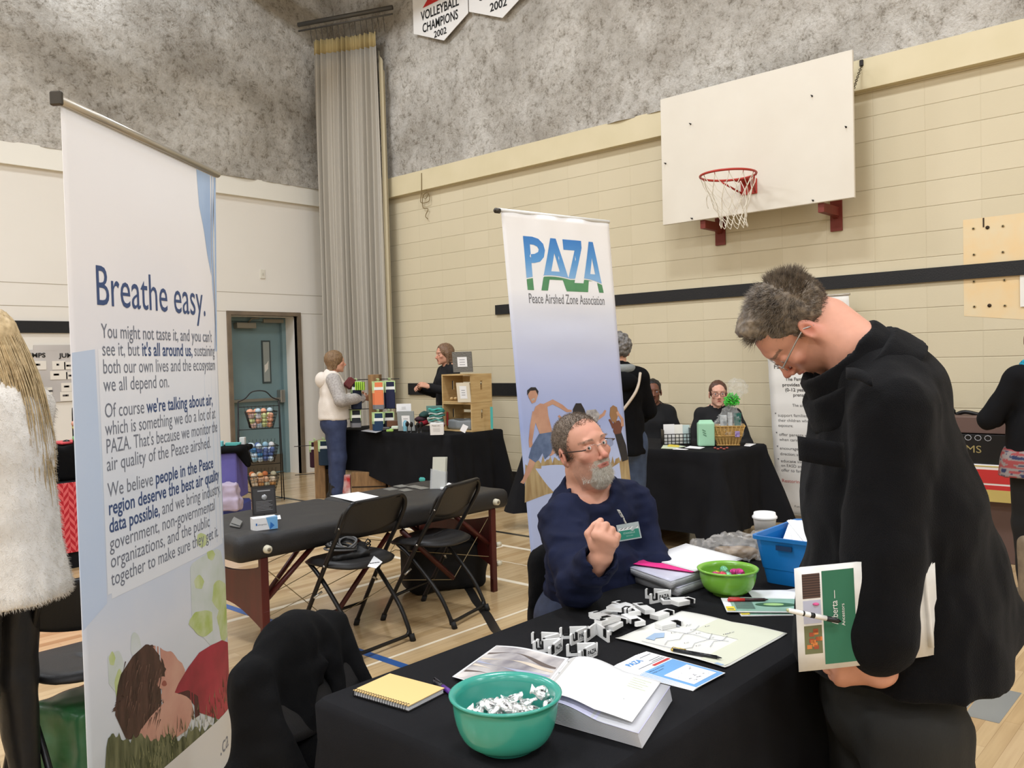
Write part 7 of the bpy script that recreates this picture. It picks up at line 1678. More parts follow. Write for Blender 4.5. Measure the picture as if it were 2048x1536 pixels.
# ------------------------------------------------------------------ folding chairs, jackets and the massage table
def chair_local(name, label, loc, rz, group='black folding chairs'):
    t = thing(name, label, 'chair', loc, rz, group); T = TRS(loc, rz)
    # facing +y; front feet at +y, back rest at -y
    for q in (-1, 1):
        mb = MB(T); x = q*.205
        mb.tube(bez([(x, .215, .01), (x, .20, .06), (x*1.0, -.02, .44), (x*1.02, -.150, .645), (x*.99, -.185, .72), (x*.86, -.196, .757), (x*.70, -.198, .764)], 5), .0115, 10); pp = mb.build('back_post', M_steelblk, t)
        mb = MB(T); mb.tube([(x, .226, 0), (x, .212, .035)], .0155, 10); mb.build('foot_cap', mat('rubber_foot', (22, 22, 22), .7), pp)
        mb = MB(T); x2 = q*.182; mb.tube(bez([(x2, -.215, .02), (x2, -.20, .07), (x2, -.13, .19), (x2, .03, .36), (x2*.99, .13, .435)], 5), .0115, 10); pp = mb.build('leg', M_steelblk, t)
        mb = MB(T); mb.tube([(x2, -.235, 0), (x2, -.222, .035)], .0155, 10); mb.build('foot_cap', MATS['rubber_foot'], pp)
        mb = MB(T); mb.tube([(x*1.06, -.025, .445), (x*.88, -.025, .445)], .006, 8); mb.tube([(x*1.05, .06, .275), (x*.85, .045, .300)], .006, 8); mb.tube([(x*1.075, -.150, .645), (x*1.0, -.150, .645)], .005, 8); mb.build('rivet', mat('rivet_steel', (190, 188, 182), .3, metal=.8), t)
    mb = MB(T); mb.tube(bez([(-.182, -.205, .055), (-.165, -.212, .035), (-.13, -.214, .03), (0, -.214, .03), (.13, -.214, .03), (.165, -.212, .035), (.182, -.205, .055)], 4), .0095, 8); mb.build('floor_bar', M_steelblk, t)
    mb = MB(T); mb.tube([(-.205, .155, .14), (.205, .155, .14)], .009, 8); mb.build('stretcher', M_steelblk, t)
    mb = MB(T); mb.tube([(-.145, -.1985, .764), (.145, -.1985, .764)], .0115, 10); mb.build('top_bar', M_steelblk, t)
    def seat(u, v):
        a = 2*PI*u; r = v; e = .42; cx = math.copysign(abs(math.cos(a))**(e+.25), math.cos(a)); cy = math.copysign(abs(math.sin(a))**(e+.25), math.sin(a))
        w_ = .200-.014*(cy < 0)*abs(cy); x = w_*cx*r; y = .02+.205*cy*r
        return T @ Vector((x, y, .452-.012*(1-(x/.2)**2)*(1 if abs(y) < .15 else .7)+(-.018*max(0, (r-.86)/.14)**2)-.012*max(0, (y-.12)/.1)))
    mb = MB(); mb.grid(seat, 48, 8, th=.012); mb.build('seat', M_blkplast, t)
    def back(u, v):
        x = -.212+.424*u; s = math.sin(PI*u); lo = .575+.030*(1-s)-.020*s*0+.012*abs(2*u-1)**3*1.; hi = .770-.050*max(0, abs(2*u-1)-.72)**1.3*6
        z = lo+(hi-lo)*v; y = -.020-(z-.44)*.66*.0
        y = -.014-(z-.44)*.575-.018*s+.004*math.sin(PI*v)
        return T @ Vector((x, y, z))
    mb = MB(); mb.grid(back, 32, 10, th=.010); mb.build('backrest', M_blkplast, t)
    return t
chair_local('folding_chair', 'black folding chair with coiled straps on its seat, facing the massage table', (2.685, 3.575, 0), .08)
chair_local('folding_chair', 'empty black folding chair nearest the right end of the massage table', (3.275, 3.60, 0), .255)
chair_local('folding_chair', 'black folding chair under the black jacket beside the tall banner', (1.245, 1.62, 0), math.radians(207), None)
chair_local('folding_chair', 'black folding chair the seated man in navy sits on', (2.44, 1.73, 0), math.radians(184), None)
chair_local('folding_chair', 'black folding chair behind the tall banner with a green bag under its seat', (1.17, 3.10, 0), math.radians(0), None)
chair_local('folding_chair', 'black chair under the dark-haired stall holder behind the far table', (6.74, 4.34, 0), math.radians(122), None)
chair_local('folding_chair', 'black chair under the stall holder with glasses', (6.75, 3.67, 0), math.radians(125), None)
M_jack = mat('black_jacket_cloth', (16, 16, 17), .92, var=(12, 12, 13), vscale=9, bump=.2, bscale=300, spec=.15)
def jackets():
    # jacket hung over the near chair : back panel, sleeves and open front, one draped skin
    T = TRS((1.245, 1.62, 0), math.radians(207)); g = SD(T); g.k = .04
    g.limb((0, -.190, .755), (0, -.205, .50), (.205, .040), (.235, .055), (1, 0, 0), k=.03); g.cone((-.20, -.15, .68), (-.205, -.05, .48), .028); g.cone((.20, -.15, .68), (.205, -.05, .48), .028); g.limb((0, -.215, .52), (.0, -.23, .10), (.235, .055), (.255, .060), (1, 0, 0), k=.05)
    g.cone((-.18, -.195, .735), (.18, -.195, .735), .042, k=.05); g.ell((.02, -.200, .785), (.10, .045, .050), k=.06)
    for q in (-1, 1):
        g.cone((q*.195, -.18, .69), (q*.215, -.15, .42), .042, .040, k=.03); g.cone((q*.215, -.15, .42), (q*.21, -.14, .20), .040, .038, k=.03)
    g.limb((.08, -.155, .72), (.14, -.115, .42), (.10, .025), (.11, .03), (1, -.3, 0), k=.02); g.limb((-.10, -.155, .72), (-.15, -.115, .40), (.09, .025), (.10, .03), (1, .3, 0), k=.02)
    def dsp(X): return .012*vnoise(X, (.11, .11, .30), 3)+.012*np.abs(vnoise(X, (.06, .06, .28), 5))-.006+.003*vnoise(X, (.03,)*3, 9)
    tag(solid('jacket', g, M_jack, None, .009, disp=dsp, sm=1), 'black jacket draped over the chair beside the tall banner', 'jacket')
    T = TRS((2.44, 1.73, 0), math.radians(184)); g = SD(T); g.k = .04
    g.limb((0, -.190, .755), (0, -.225, .45), (.205, .045), (.23, .060), (1, 0, 0), k=.03); g.limb((0, -.225, .45), (0, -.24, .12), (.23, .060), (.25, .065), (1, 0, 0), k=.04); g.cone((-.18, -.20, .73), (.18, -.20, .73), .044, k=.05)
    for q in (-1, 1): g.cone((q*.195, -.19, .68), (q*.22, -.17, .36), .045, .042, k=.03)
    tag(solid('jacket', g, M_jack, None, .010, disp=dsp, sm=1), "black jacket hanging on the back of the seated man's chair", 'jacket')
jackets()
def massage():
    X0, X1, Y0, Y1, ZT = 2.07, 3.97, 3.64, 4.40, .632
    t = thing('massage_table', 'portable black massage table with dark red wooden legs and cable braces', 'table', ((X0+X1)/2, (Y0+Y1)/2, 0))
    vin = mat('black_vinyl', (34, 33, 33), .5, bump=.25, bscale=260, spec=.45); red = mat('mahogany', (82, 26, 22), .4, var=(64, 20, 18), vscale=14, stretch=(1, 1, .2)); 
    sd = SD(); sd.k = .01
    for a, b in ((X0, 3.064), (3.066, X1)): sd.box(((a+b)/2, (Y0+Y1)/2, ZT-.060), ((b-a)/2, (Y1-Y0)/2, .060), None, .040, k=.004)
    sd.box((X0+.09, Y0+.09, ZT-.05), (.09, .09, .058), None, .04, k=.02)
    solid('cushion', sd, vin, t, .012, disp=lambda X: .0022*vnoise(X, (.10, .10, .05), 4), sm=2)
    for i, (x, y, s) in enumerate(((2.22, Y0+.03, 1), (3.83, Y0+.03, -1), (2.22, Y1-.03, 1), (3.83, Y1-.03, -1))):
        mb = MB(); mb.box((x, y, .30), (.042, .028, .44), None, .004); mb.box((x+.030*s*-1*0, y+.0, .13), (.036, .030, .26), None, .004); mb.span((x-.018, y-.013, 0), (x+.018, y+.013, .1)); lg = mb.build('leg', red, t)
        if y < 4:
            mb = MB(); mb.tube([(x, y-.055, .565), (x, y-.012, .565)], [.019, .022], 16); mb.mi = 1; mb.tube([(x, y-.058, .565), (x, y-.053, .565)], .009, 10); mb.build('corner_knob', [mat('knob_ivory', (206, 200, 178), .4), mat('knob_centre', (120, 112, 96), .5)], lg)
    for z in (.29, .17): mb = MB(); mb.tube([(3.853, Y0+.02, z), (3.885, Y0+.02, z)], .016, 12); mb.build('height_knob', MATS['knob_ivory'], t)
    for x in (2.22, 3.83):
        # end panel with curved top and bottom edges
        n = 16; top_ = [(Y0+.05+(Y1-Y0-.1)*i/n, .47-.05*math.sin(PI*i/n)) for i in range(n+1)]; bot = [(Y0+.05+(Y1-Y0-.1)*i/n, .165+.09*math.sin(PI*i/n)) for i in range(n, -1, -1)]
        mb = MB(); mb.prism(top_+bot, (x-.009, 0, 0), (0, 1, 0), (0, 0, 1), .018); mb.build('end_panel', red, t)
    for y in (Y0+.05, Y1-.05):
        for a, b in (((2.235, .50), (2.62, .52)), ((3.885, .50), (3.50, .52))): pass
        for q, xe in ((1, 2.235), (-1, 3.815)):
            mb = MB(); mb.tube([(xe, y, .30), (xe+q*.30, y, .53)], .016, 4); mb.build('brace', red, t)
        mb = MB(); mb.tube([(2.62, y, .11), (3.02, y, .50)], .017, 4); mb.box((2.61, y, .105), (.05, .03, .07), Euler((0, -.75, 0)).to_matrix(), .004); mb.build('brace', red, t)
        mb = MB(); mb.tube([(3.50, y, .15), (3.11, y, .50)], .017, 4); mb.build('brace', red, t)
        mb = MB(); mb.tube([(2.24, y, .46), (2.61, y, .11), (3.06, y, .23), (3.50, y, .14), (3.81, y, .46)], .0025, 5, False); mb.tube([(2.24, y, .22), (3.06, y, .40), (3.81, y, .22)], .0022, 5, False); mb.build('cable', mat('cable_tan', (150, 134, 100), .5, metal=.4), t)
    mb = MB(); mb.span((X0+.10, Y0+.09, .50), (X1-.10, Y1-.09, .53)); mb.build('frame_rail', red, t)
massage()
ZM = .633
def massage_items():
    # display frame, carton, cards, papers, brochure holder
    t = thing('display_stand', 'black framed product sign standing on the massage table', 'sign', (2.42, 3.93, ZM)); a = atz(505, 1033, ZM); b = atz(553, 1028, ZM); u = (b-a); u.z = 0; w_ = u.length; u = u.normalized(); n_ = Vector((u.y, -u.x, 0)); v = (Vector((0, 0, 1))-n_*.18).normalized()
    o = a+Vector((0, 0, .004)); H_ = .155; mb = MB()
    mb.prism([(0, 0), (w_, 0), (w_, H_), (0, H_)], o, u, v, .012); mb.mi = 1; e = n_*.0128; mb.poly([(.008, .008), (w_-.008, .008), (w_-.008, H_-.012), (.008, H_-.012)], o+e, u, v); mb.mi = 2
    for k in range(7): y = .025+.008*k; mb.poly([(.02, y), (w_-.02-.01*(k % 3), y), (w_-.02-.01*(k % 3), y+.0015), (.02, y+.0015)], o+e*1.05, u, v)
    mb.mi = 3; mb.ball(o+u*w_*.52+v*.095+n_*.014, (.016, .005, .016), 14, Matrix((u, n_, v)).transposed()); mb.mi = 2; mb.poly([(w_*.25, .128), (w_*.78, .128), (w_*.78, .134), (w_*.25, .134)], o+e*1.05, u, v)
    mb.build('frame', [mat('frame_black', (26, 25, 25), .4), mat('sign_charcoal', (52, 52, 54), .25), P('sign_text', (150, 150, 152)), mat('sign_disc', (150, 152, 154), .3, metal=.5)], t)
    mb = MB(); mb.prism([(0, 0), (.055, 0), (0, .09)], a-n_*.002+u*w_*.5, -n_, Vector((0, 0, 1)), .003); mb.build('easel_leg', MATS['frame_black'], t)
    t = thing('carton', 'small white box with blue triangles on the massage table corner', 'box', (2.30, 3.79, ZM)); a = atz(507, 1063, ZM); b = atz(556, 1057, ZM); u = b-a; u.z = 0; w_ = u.length; u = u.normalized(); n_ = Vector((u.y, -u.x, 0)); up = Vector((0, 0, 1)); R = Matrix((u, n_, up)).transposed(); h_ = .062; d_ = .06
    c = a+u*w_/2-n_*d_/2+up*h_/2; mb = MB(); mb.box(c, (w_, d_, h_), R, .001); mb.mi = 1; o = a+n_*.0008; mb.poly([(w_*.66, .001), (w_-.001, .001), (w_-.001, h_-.001), (w_*.52, h_-.001)], o, u, up); mb.mi = 2; mb.poly([(w_*.66, .001), (w_*.86, h_*.3), (w_*.70, h_*.62)], o+n_*.0004, u, up); mb.mi = 3; mb.text('allergenics', o+u*.022+up*h_*.42, u, up, .010, 'l', w_*.36); mb.mi = 2; mb.poly([(.012, h_*.42), (.019, h_*.42), (.019, h_*.60), (.012, h_*.60)], o, u, up)
    o2 = a+up*(h_+.0006); mb.mi = 1; mb.poly([(w_*.5, .0), (w_, 0), (w_, .03)], o2, u, -n_)
    mb.build('box_body', [mat('carton_white', (226, 226, 226), .5), P('carton_blue', (112, 168, 214)), P('carton_deep', (40, 104, 176)), P('carton_ink', (110, 110, 116))], t)
    def flat(name, lab, cat, px, z, m_, th=.0008, grp=None):
        q = [atz(*p, ZM+z) for p in px]; mb = MB(); mb.add([p for p in q]+[p+Vector((0, 0, th)) for p in q], [(3, 2, 1, 0), (4, 5, 6, 7)]+[(i, (i+1) % 4, (i+1) % 4+4, i+4) for i in range(4)], False)
        return top(name, mb, m_, lab, cat, grp)
    flat('paper_sheet', 'blank white sheet on the middle of the massage table', 'paper', [(660, 992), (708, 1003), (761, 994), (716, 984)], .001, M_paper)
    flat('leaflet', 'small dark leaflet beside the box on the massage table', 'leaflet', [(462, 1046), (480, 1052), (485, 1043), (468, 1034)], .010, mat('leaflet_grey', (110, 110, 108), .4), .002); flat('leaflet', 'small grey leaflet beneath the dark leaflet on the massage table', 'leaflet', [(459, 1052), (480, 1056), (484, 1048), (466, 1038)], .002, mat('leaflet_grey', (110, 110, 108), .4), .005)
    gc = mat('card_grey', (112, 112, 108), .35)
    for k, (x, y) in enumerate(((765, 978), (786, 972), (795, 980), (812, 973), (828, 976))): flat('business_card', 'grey business card spread on the massage table', 'card', [(x, y), (x+14, y+3), (x+32, y+.5), (x+18, y-3)], .001+.0005*k, gc, .0005, 'grey cards on the massage table')
    flat('business_card', 'white cards fanned beside the brochure holder', 'card', [(880, 978), (893, 981), (911, 975), (898, 968)], .001, M_paper, .010); flat('business_card', 'white card sticking out from behind the product sign', 'card', [(545, 1040), (562, 1038), (560, 1030), (546, 1033)], .002, M_paper)
    t = thing('brochure_holder', 'clear acrylic brochure holder on the massage table', 'holder', atz(872, 978, ZM)); a = atz(860, 978, ZM); b = atz(884, 978, ZM); u = (b-a); u.z = 0; w_ = max(.1, u.length); u = u.normalized(); n_ = Vector((u.y, -u.x, 0)); v = (Vector((0, 0, 1))-n_*.25).normalized(); mb = MB()
    mb.prism([(0, 0), (w_, 0), (w_, .11), (0, .13)], a, u, v, .003); mb.prism([(0, 0), (w_, 0), (w_, .10), (0, .10)], a-n_*.035, u, v, .003); mb.prism([(0, 0), (.035, 0), (.035, .11), (0, .11)], a, -n_, v, .002); mb.prism([(0, 0), (.035, 0), (.035, .11), (0, .11)], a+u*w_, -n_, v, .002); mb.build('acrylic', mat('acrylic', (205, 208, 208), .06, alpha=.35, spec=.9), t)
    for k in range(3):
        mb = MB(); mb.prism([(0, 0), (.085, 0), (.085, .20), (0, .20)], a+u*(.010+.003*k)-n_*(.008+.007*k)+Vector((0, 0, .004)), u, (v-n_*(.02*k)).normalized(), .003); top('brochure', mb, mat('brochure_cream', (186, 184, 168), .5), ('front', 'middle', 'rear')[k]+' tall pale brochure in the acrylic holder', 'brochure')
massage_items()
def on_chair():
    # coiled straps and a card on the first chair
    t = thing('strap_coil', 'coiled black and grey straps with buckles on the folding chair seat', 'straps', (2.64, 3.58, .46)); mb = MB(); c = Vector((2.65, 3.585, .466))
    gr = mat('strap_grey', (96, 96, 96), .6); bk = mat('strap_black', (20, 20, 20), .6)
    for k in range(11): a = k*.12; r = .085-.003*k; cc = c+Vector((-.03+.005*k, .01, .0)); mb.mi = k % 2; mb.tube([cc+Vector((r*math.cos(q)*(1-.02*k), (r*.8)*math.sin(q), .012+.045*abs(math.sin(q/2+a))*(1 if k % 3 else .7)+.002*k)) for q in [2*PI*i/24+a for i in range(25)]], .0055, 6, False)
    mb.build('strap', [gr, bk], t)
    sd = SD(); sd.k = .015; sd.limb(c+Vector((.06, -.03, .005)), c+Vector((.14, .06, .005)), (.035, .025), (.035, .03), (1, -1, 0)); sd.cone(c+Vector((-.1, -.04, 0)), c+Vector((.08, -.07, .0)), .018); solid('pouch', sd, bk, t, .006, disp=folds(.006, (.02,)*3))
    mb = MB()
    for p in ((.10, -.05, .035), (.14, .0, .04)): mb.tube([c+Vector(p)+Vector((.018*math.cos(q), 0, .016*math.sin(q))) for q in [PI/2*i for i in range(5)]], .004, 6)
    mb.build('buckle', bk, t)
    q = [atz(*p, .468) for p in ((735, 1133), (748, 1112), (765, 1124), (752, 1137))]; mb = MB(); mb.add(q+[p+Vector((0, 0, .001)) for p in q], [(3, 2, 1, 0), (4, 5, 6, 7)]+[(i, (i+1) % 4, (i+1) % 4+4, i+4) for i in range(4)], False); mb.mi = 1; m_ = sum(q, Vector())/4
    for k in range(4): mb.box(m_+Vector((-.02+.012*k, .01-.005*k, .0018)), (.012, .012, .0005))
    top('product_card', mb, [M_paper, P('card_ink', (60, 60, 62))], 'white printed card beside the straps on the folding chair', 'card')
    # black carrying bag under the massage table
    sd = SD(); sd.k = .05; sd.box((3.70, 3.98, .17), (.27, .12, .17), Euler((.1, .06, -.35)), .06); sd.ell((3.88, 3.90, .22), (.10, .10, .12), k=.06); sd.ell((3.55, 4.02, .10), (.12, .10, .09), k=.06); sd.half((0, 0, .002), (0, 0, -1), k=.002)
    t = thing('carry_bag', 'large black carry bag slumped under the massage table', 'bag', (3.70, 3.98, 0)); solid('bag_body', sd, mat('bag_nylon', (15, 15, 16), .7, spec=.3), t, .012, disp=folds(.012, (.09, .09, .07)))
    mb = MB(); mb.tube(bez([(3.50, 3.86, .27), (3.60, 3.82, .33), (3.75, 3.80, .33), (3.85, 3.80, .26)], 6), .008, 6); mb.build('handle', MATS['bag_nylon'], t)
    # green shopping bag under the left chair
    sd = SD(); sd.k = .03; sd.box((1.20, 3.12, .16), (.16, .13, .155), Euler((0, 0, .3)), .03); sd.half((0, 0, .002), (0, 0, -1), k=.002); t = thing('shopping_bag', 'dark green printed shopping bag under the chair by the tall banner', 'bag', (1.20, 3.12, 0)); solid('bag_body', sd, mat('green_print', (30, 92, 40), .35, var=(70, 110, 80), vscale=9), t, .012, disp=folds(.010, (.06,)*3))
on_chair()
# ------------------------------------------------------------------ stalls along the walls
HR = Vector((CAMR.x, CAMR.y, 0)).normalized(); HF = Vector((CAMF.x, CAMF.y, 0)).normalized(); UP = Vector((0, 0, 1))
M_pine = mat('pine', (206, 176, 124), .6, var=(188, 154, 102), vscale=6, stretch=(1, 1, 8)); M_rough = mat('rough_timber', (150, 116, 76), .75, var=(120, 90, 58), vscale=7, stretch=(6, 6, 1))
def oriented(u): u = Vector(u).normalized(); n_ = Vector((u.y, -u.x, 0)); return Matrix((u, -n_, UP)).transposed()
RV = oriented(HR)
# --- sock stall
table('folding table under the black cloth of the sock stall', 5.64, 6.35, 5.95, 7.74, .735, 'y')
top('tablecloth', cloth(None, 5.62, 6.37, 5.93, 7.76, .741, .02, 5, .05, .020, .10, zbf=lambda x, y: .05+.26*min(1, max(0, (y-6.1)/1.2)) if x < 6.2 else .04, foldn=8), M_cloth, 'black tablecloth of the sock stall against the beige wall', 'tablecloth')
ZS = .743
def sock_pack(name, lab, px, py, dep, col, toe=None, grp='hanging sock packs', h=.30, w=.105):
    t = thing(name, lab, 'socks', D(px, py, dep), 0, grp); o = D(px, py, dep); g = mat('card_lime', (196, 222, 160), .5); c = mat('sock_%d_%d_%d' % col, col, .9)
    mb = MB(); fr = w
    for k in range(3):
        p = o-HR*.012*k+HF*.018*k
        mb.box(p+UP*-.008, (fr, .004, .010), RV); 
        for q in (-1, 1): mb.box(p+HR*q*(fr/2-.006)+UP*-.065, (.010, .004, .12), RV)
        mb.tube([p+UP*.0, p+UP*.018+HR*.006, p+UP*.026, p+UP*.02-HR*.008], .003, 5)
    mb.mi = 1; mb.box(o-UP*.078-HF*.003, (fr*.94, .006, .030), RV); mb.build('card', [g, mat('label_white', (232, 234, 228), .5)], t)
    mb = MB()
    for k in range(3):
        p = o-HR*.012*k+HF*.018*k; mb.mi = 0; mb.box(p-UP*.042, (fr*.78, .008, .055), RV, .003); mb.box(p-UP*(.09+(h-.09)/2)-HR*.0, (fr*.92, .014, h-.10), RV, .006)
        if toe: mb.mi = 1; mb.box(p-UP*(h-.03), (fr*.93, .016, .055), RV, .006)
    mb.build('sock', [c, mat('sock_toe', toe or (120, 120, 124), .9)], t); return t
def post(lab, px, py, dep, h, w=.115, d=.20):
    o = D(px, py, dep); o.z = max(0, o.z) if o.z > .3 else 0
    if o.z > .3: o.z = ZS
    mb = MB(); mb.box(o+UP*h/2, (w, d, h), RV, .004); t = thing('display_post', lab, 'display rack', o); mb.build('timber', M_rough, t)
    mb = MB()
    for z in (h-.05, h-.36):
        if z > 0:
            for q in (-1, 1): mb.tube([o+UP*z+HR*q*.03, o+UP*z+HR*q*.27-HF*.10], .004, 6)
    mb.build('rod', M_steelblk, t)
post('square timber post hung with sock packs on the sock table', 753, 858, 9.05, .585)
for a in (('dark navy sock packs hanging left of the timber post', 713, 762, 8.95, (22, 30, 50), None), ('orange and grey sock packs hanging in front of the timber post', 757, 762, 8.85, (226, 128, 84), (132, 132, 140)), ('spotted navy sock packs hanging right of the timber post', 780, 761, 8.9, (34, 38, 66), None),
          ('teal blue sock packs on the lower rod', 757, 824, 8.82, (34, 58, 84), None), ('black sock packs on the lower rod right of the post', 778, 823, 8.88, (20, 22, 34), None), ('dark sock pack with a red toe low on the left', 712, 818, 9.0, (40, 44, 50), (196, 60, 60))):
    sock_pack('sock_pack', a[0], *a[1:5], a[5], h=.30 if a[2] < 800 else .20)
mb = MB()
for k in range(5): mb.box(D(712+4*k, 772, 8.9), (.012, .05, .085), RV, .002)
top('sock_pack', mb, mat('lime_card', (164, 210, 70), .5), 'bright lime card edges of the sock packs by the hoodie', 'socks')
post('low timber post with sock packs standing on the floor behind the hoodie visitor', 645, 975, 9.35, .62)
sock_pack('sock_pack', 'maroon sock packs with lime cards hanging near the door frame', 630, 882, 9.4, (58, 24, 40), None, h=.30); sock_pack('sock_pack', 'dark teal sock packs on the low post behind the jeans', 648, 880, 9.15, (28, 46, 62), None, h=.28)
mb = MB(); mb.box(D(693, 968, 9.0), (.09, .05, .20), RV, .006); top('sock_pack', mb, mat('sock_scarlet', (180, 40, 40), .8, var=(220, 214, 206), vscale=9), 'red and white sock pack on the floor by the boots', 'socks')
def panel(name, lab, cat, px, py, dep, w, h, tilt, cols, inner=None, th=.012, yaw=0., grp=None, stand=False):
    """a small upright frame or card : bottom centre at a pixel sight line"""
    o = D(px, py, dep); u = Matrix.Rotation(yaw, 3, 'Z') @ HR; n_ = Vector((u.y, -u.x, 0)); v = (UP-n_*tilt).normalized(); t = thing(name, lab, cat, o, 0, grp); o = o-u*w/2
    mb = MB(); mb.prism([(0, 0), (w, 0), (w, h), (0, h)], o, u, v, th); mb.build('frame' if inner else 'card', cols[0], t)
    if inner:
        mb = MB(); q = inner; mb.poly([(q, q), (w-q, q), (w-q, h-q), (q, h-q)], o+n_*(th+.001), u, v)
        mb.mi = 1
        for k in range(3): y = h*(.35+.12*k); mb.poly([(w*.36, y), (w*.64, y), (w*.64, y+h*.03), (w*.36, y+h*.03)], o+n_*(th+.002), u, v)
        mb.build('picture', [M_paper, mat('pale_ink', (150, 152, 156), .6)], t)
    if stand: mb = MB(); mb.prism([(0, 0), (.08, 0), (0, h*.7)], o+u*w*.5, -n_, UP, .004); mb.build('easel', M_steelblk, t)
    return t, o, u, v, n_
grey = mat('ornate_grey', (112, 110, 104), .6, bump=.8, bscale=70, bdist=.01); pew = mat('pewter_frame', (146, 152, 152), .4, bump=.3, bscale=60)
# crates : each open towards the aisle, slatted back
def crate(lab, z, slats=True):
    x0, x1, y0, y1, h = 5.95, 6.245, 5.94, 6.36, .285; t = thing('wooden_crate', lab, 'crate', ((x0+x1)/2, (y0+y1)/2, z)); e = .013
    for y, nm in ((y0, 0), (y1-e, 1)):
        mb = MB(); cx = (x0+x1)/2; hw, hh = .045, .014; cz = z+h*.60
        for a, b, c_, d in ((x0, x1, z, cz-.045), (x0, x1, cz+.045, z+h), (x0, cx-hh, cz-.045, cz+.045), (cx+hh, x1, cz-.045, cz+.045)): mb.span((a, y, c_), (b, y+e, d))
        mb.build('end_board', M_pine, t)
    for zz in (z, z+h-e): mb = MB(); mb.span((x0, y0+e, zz), (x1, y1-e, zz+e)); mb.build('side_board', M_pine, t)
    for k in range(3): zz = z+.02+.09*k; mb = MB(); mb.span((x1-.01, y0+e, zz), (x1, y1-e, zz+.062)); mb.build('slat', M_pine, t)
crate('lower pine crate of the stacked pair on the sock table', ZS); crate('upper pine crate of the stacked pair, holding a white frame', ZS+.287)
ZC = ZS+.575
panel('picture_frame', 'grey ornate picture frame standing on top of the crates', 'picture frame', 927, 744, 8.35, .205, .200, -.12, [grey], .052, yaw=-.35, stand=True)
panel('picture_frame', 'white picture frame inside the upper crate', 'picture frame', 930, 804, 8.45, .150, .195, -.14, [mat('frame_cream', (222, 212, 190), .5)], .034, yaw=-.5)
panel('picture_frame', 'pewter picture frame beside the teal cloths', 'picture frame', 814, 861, 8.62, .175, .200, -.15, [pew], .045, yaw=-.2, stand=True)
panel('sign_card', 'white sign card with a grey square behind the pewter frame', 'sign', 808, 824, 8.75, .150, .085, 0, [M_paper], .03); panel('display_tray', 'teal board standing behind the folded cloths', 'tray', 872, 832, 8.75, .19, .11, -.2, [mat('teal_board', (112, 148, 140), .6)])
panel('display_tray', 'bright teal board leaning at the right side of the crates', 'tray', 984, 858, 8.45, .025, .22, 0, [mat('aqua_board', (72, 168, 160), .6)])
t, o, u, v, n_ = panel('tent_card', 'white folded tent card reading Please ask at the table edge', 'sign', 874, 869, 8.15, .125, .115, -.30, [M_paper]); mb = MB(); mb.text('Please ask...', o+u*.0625+v*.085+n_*.014, u, v, .018, 'c', .085, .02)
for k in range(4): mb.poly([(.03, .065-.011*k), (.095, .065-.011*k), (.095, .067-.011*k), (.03, .067-.011*k)], o+n_*.0135, u, v)
mb.build('lettering', P('card_grey_ink', (150, 146, 144)), t); mb = MB(); mb.prism([(0, 0), (.125, 0), (.125, .115), (0, .115)], o-n_*.075, u, (UP+n_*.30).normalized(), .002); mb.build('rear_leaf', M_paper, t)
rs = random.Random(6)
for k in range(9):
    c = D(873+rs.uniform(-3, 3), 851-4.2*k, 8.55); mb = MB(); mb.grid(lambda a, b: c+HR*(.15*(a-.5))+HF*(.10*(b-.5))+UP*(.006*math.sin(a*9+k)+.004*math.sin(b*8)), 8, 4, th=.014)
    cl = [(150, 60, 60), (226, 190, 196), (206, 214, 206), (96, 170, 158), (214, 226, 216), (72, 150, 138), (206, 220, 212), (60, 150, 140), (84, 190, 176)][k]
    top('folded_cloth', mb, mat('cloth_%d' % k, cl, .9, var=tuple(int(x*.7) for x in cl), vscale=30), ['dark red folded cloth lowest in the stack beside the crates', 'pale pink folded cloth second from the bottom of the stack', 'pale folded cloth third from the bottom of the stack', 'teal folded cloth fourth from the bottom of the stack', 'white-green patterned cloth in the middle of the stack', 'dark teal folded cloth above the middle of the stack', 'pale patterned cloth third from the top of the stack', 'green folded cloth second from the top of the stack', 'bright aqua cloth on top of the stack by the crates'][k], 'cloth', 'folded cloths beside the crates')
for k, (px, py, c_, lab) in enumerate(((842, 838, (64, 40, 48), 'plum folded scarf in the pile'), (850, 829, (40, 70, 66), 'dark green folded scarf in the pile'), (848, 845, (150, 30, 44), 'dark red folded scarf in the pile'))):
    sd = SD(); sd.ell(D(px, py, 8.7), (.07, .06, .030), k=0); tag(solid('scarf', sd, mat('scarf_%d' % k, c_, .9), None, .009, disp=folds(.008, (.03,)*3, k)), lab+' left of the teal cloths', 'scarf')
for k, (px, py) in enumerate(((815, 864), (823, 865), (836, 866), (843, 865))):
    mb = MB(); o = D(px, py, 8.3-.03*k); mb.lathe([(.020, 0), (.018, .008), (.006, .012), (.005, .05), (.020, .062), (.022, .085), (.012, .10), (.001, .105)], o, 14, sc=(1, .6))
    top('jewellery_bust', mb, M_steelblk, ['first small black jewellery stand from the left', 'second small black jewellery stand from the left', 'third small black jewellery stand from the left', 'small black jewellery stand nearest the white tent card'][k]+' on the sock table', 'jewellery stand', 'black jewellery stands')
mb = MB(); o = D(811, 862, 8.45); mb.lathe([(.022, 0), (.024, .04), (.023, .085), (.014, .095), (.014, .105), (.001, .108)], o, 16); top('glass_jar', mb, mat('blue_glass', (120, 178, 200), .1, alpha=.8), 'small blue glass jar among the black jewellery stands', 'jar')
mb = MB(); mb.box(D(786, 847, 8.7), (.115, .08, .06), RV, .003); top('wooden_box', mb, mat('walnut', (96, 62, 40), .5), 'small dark wooden box between the sock packs and pewter frame', 'box')
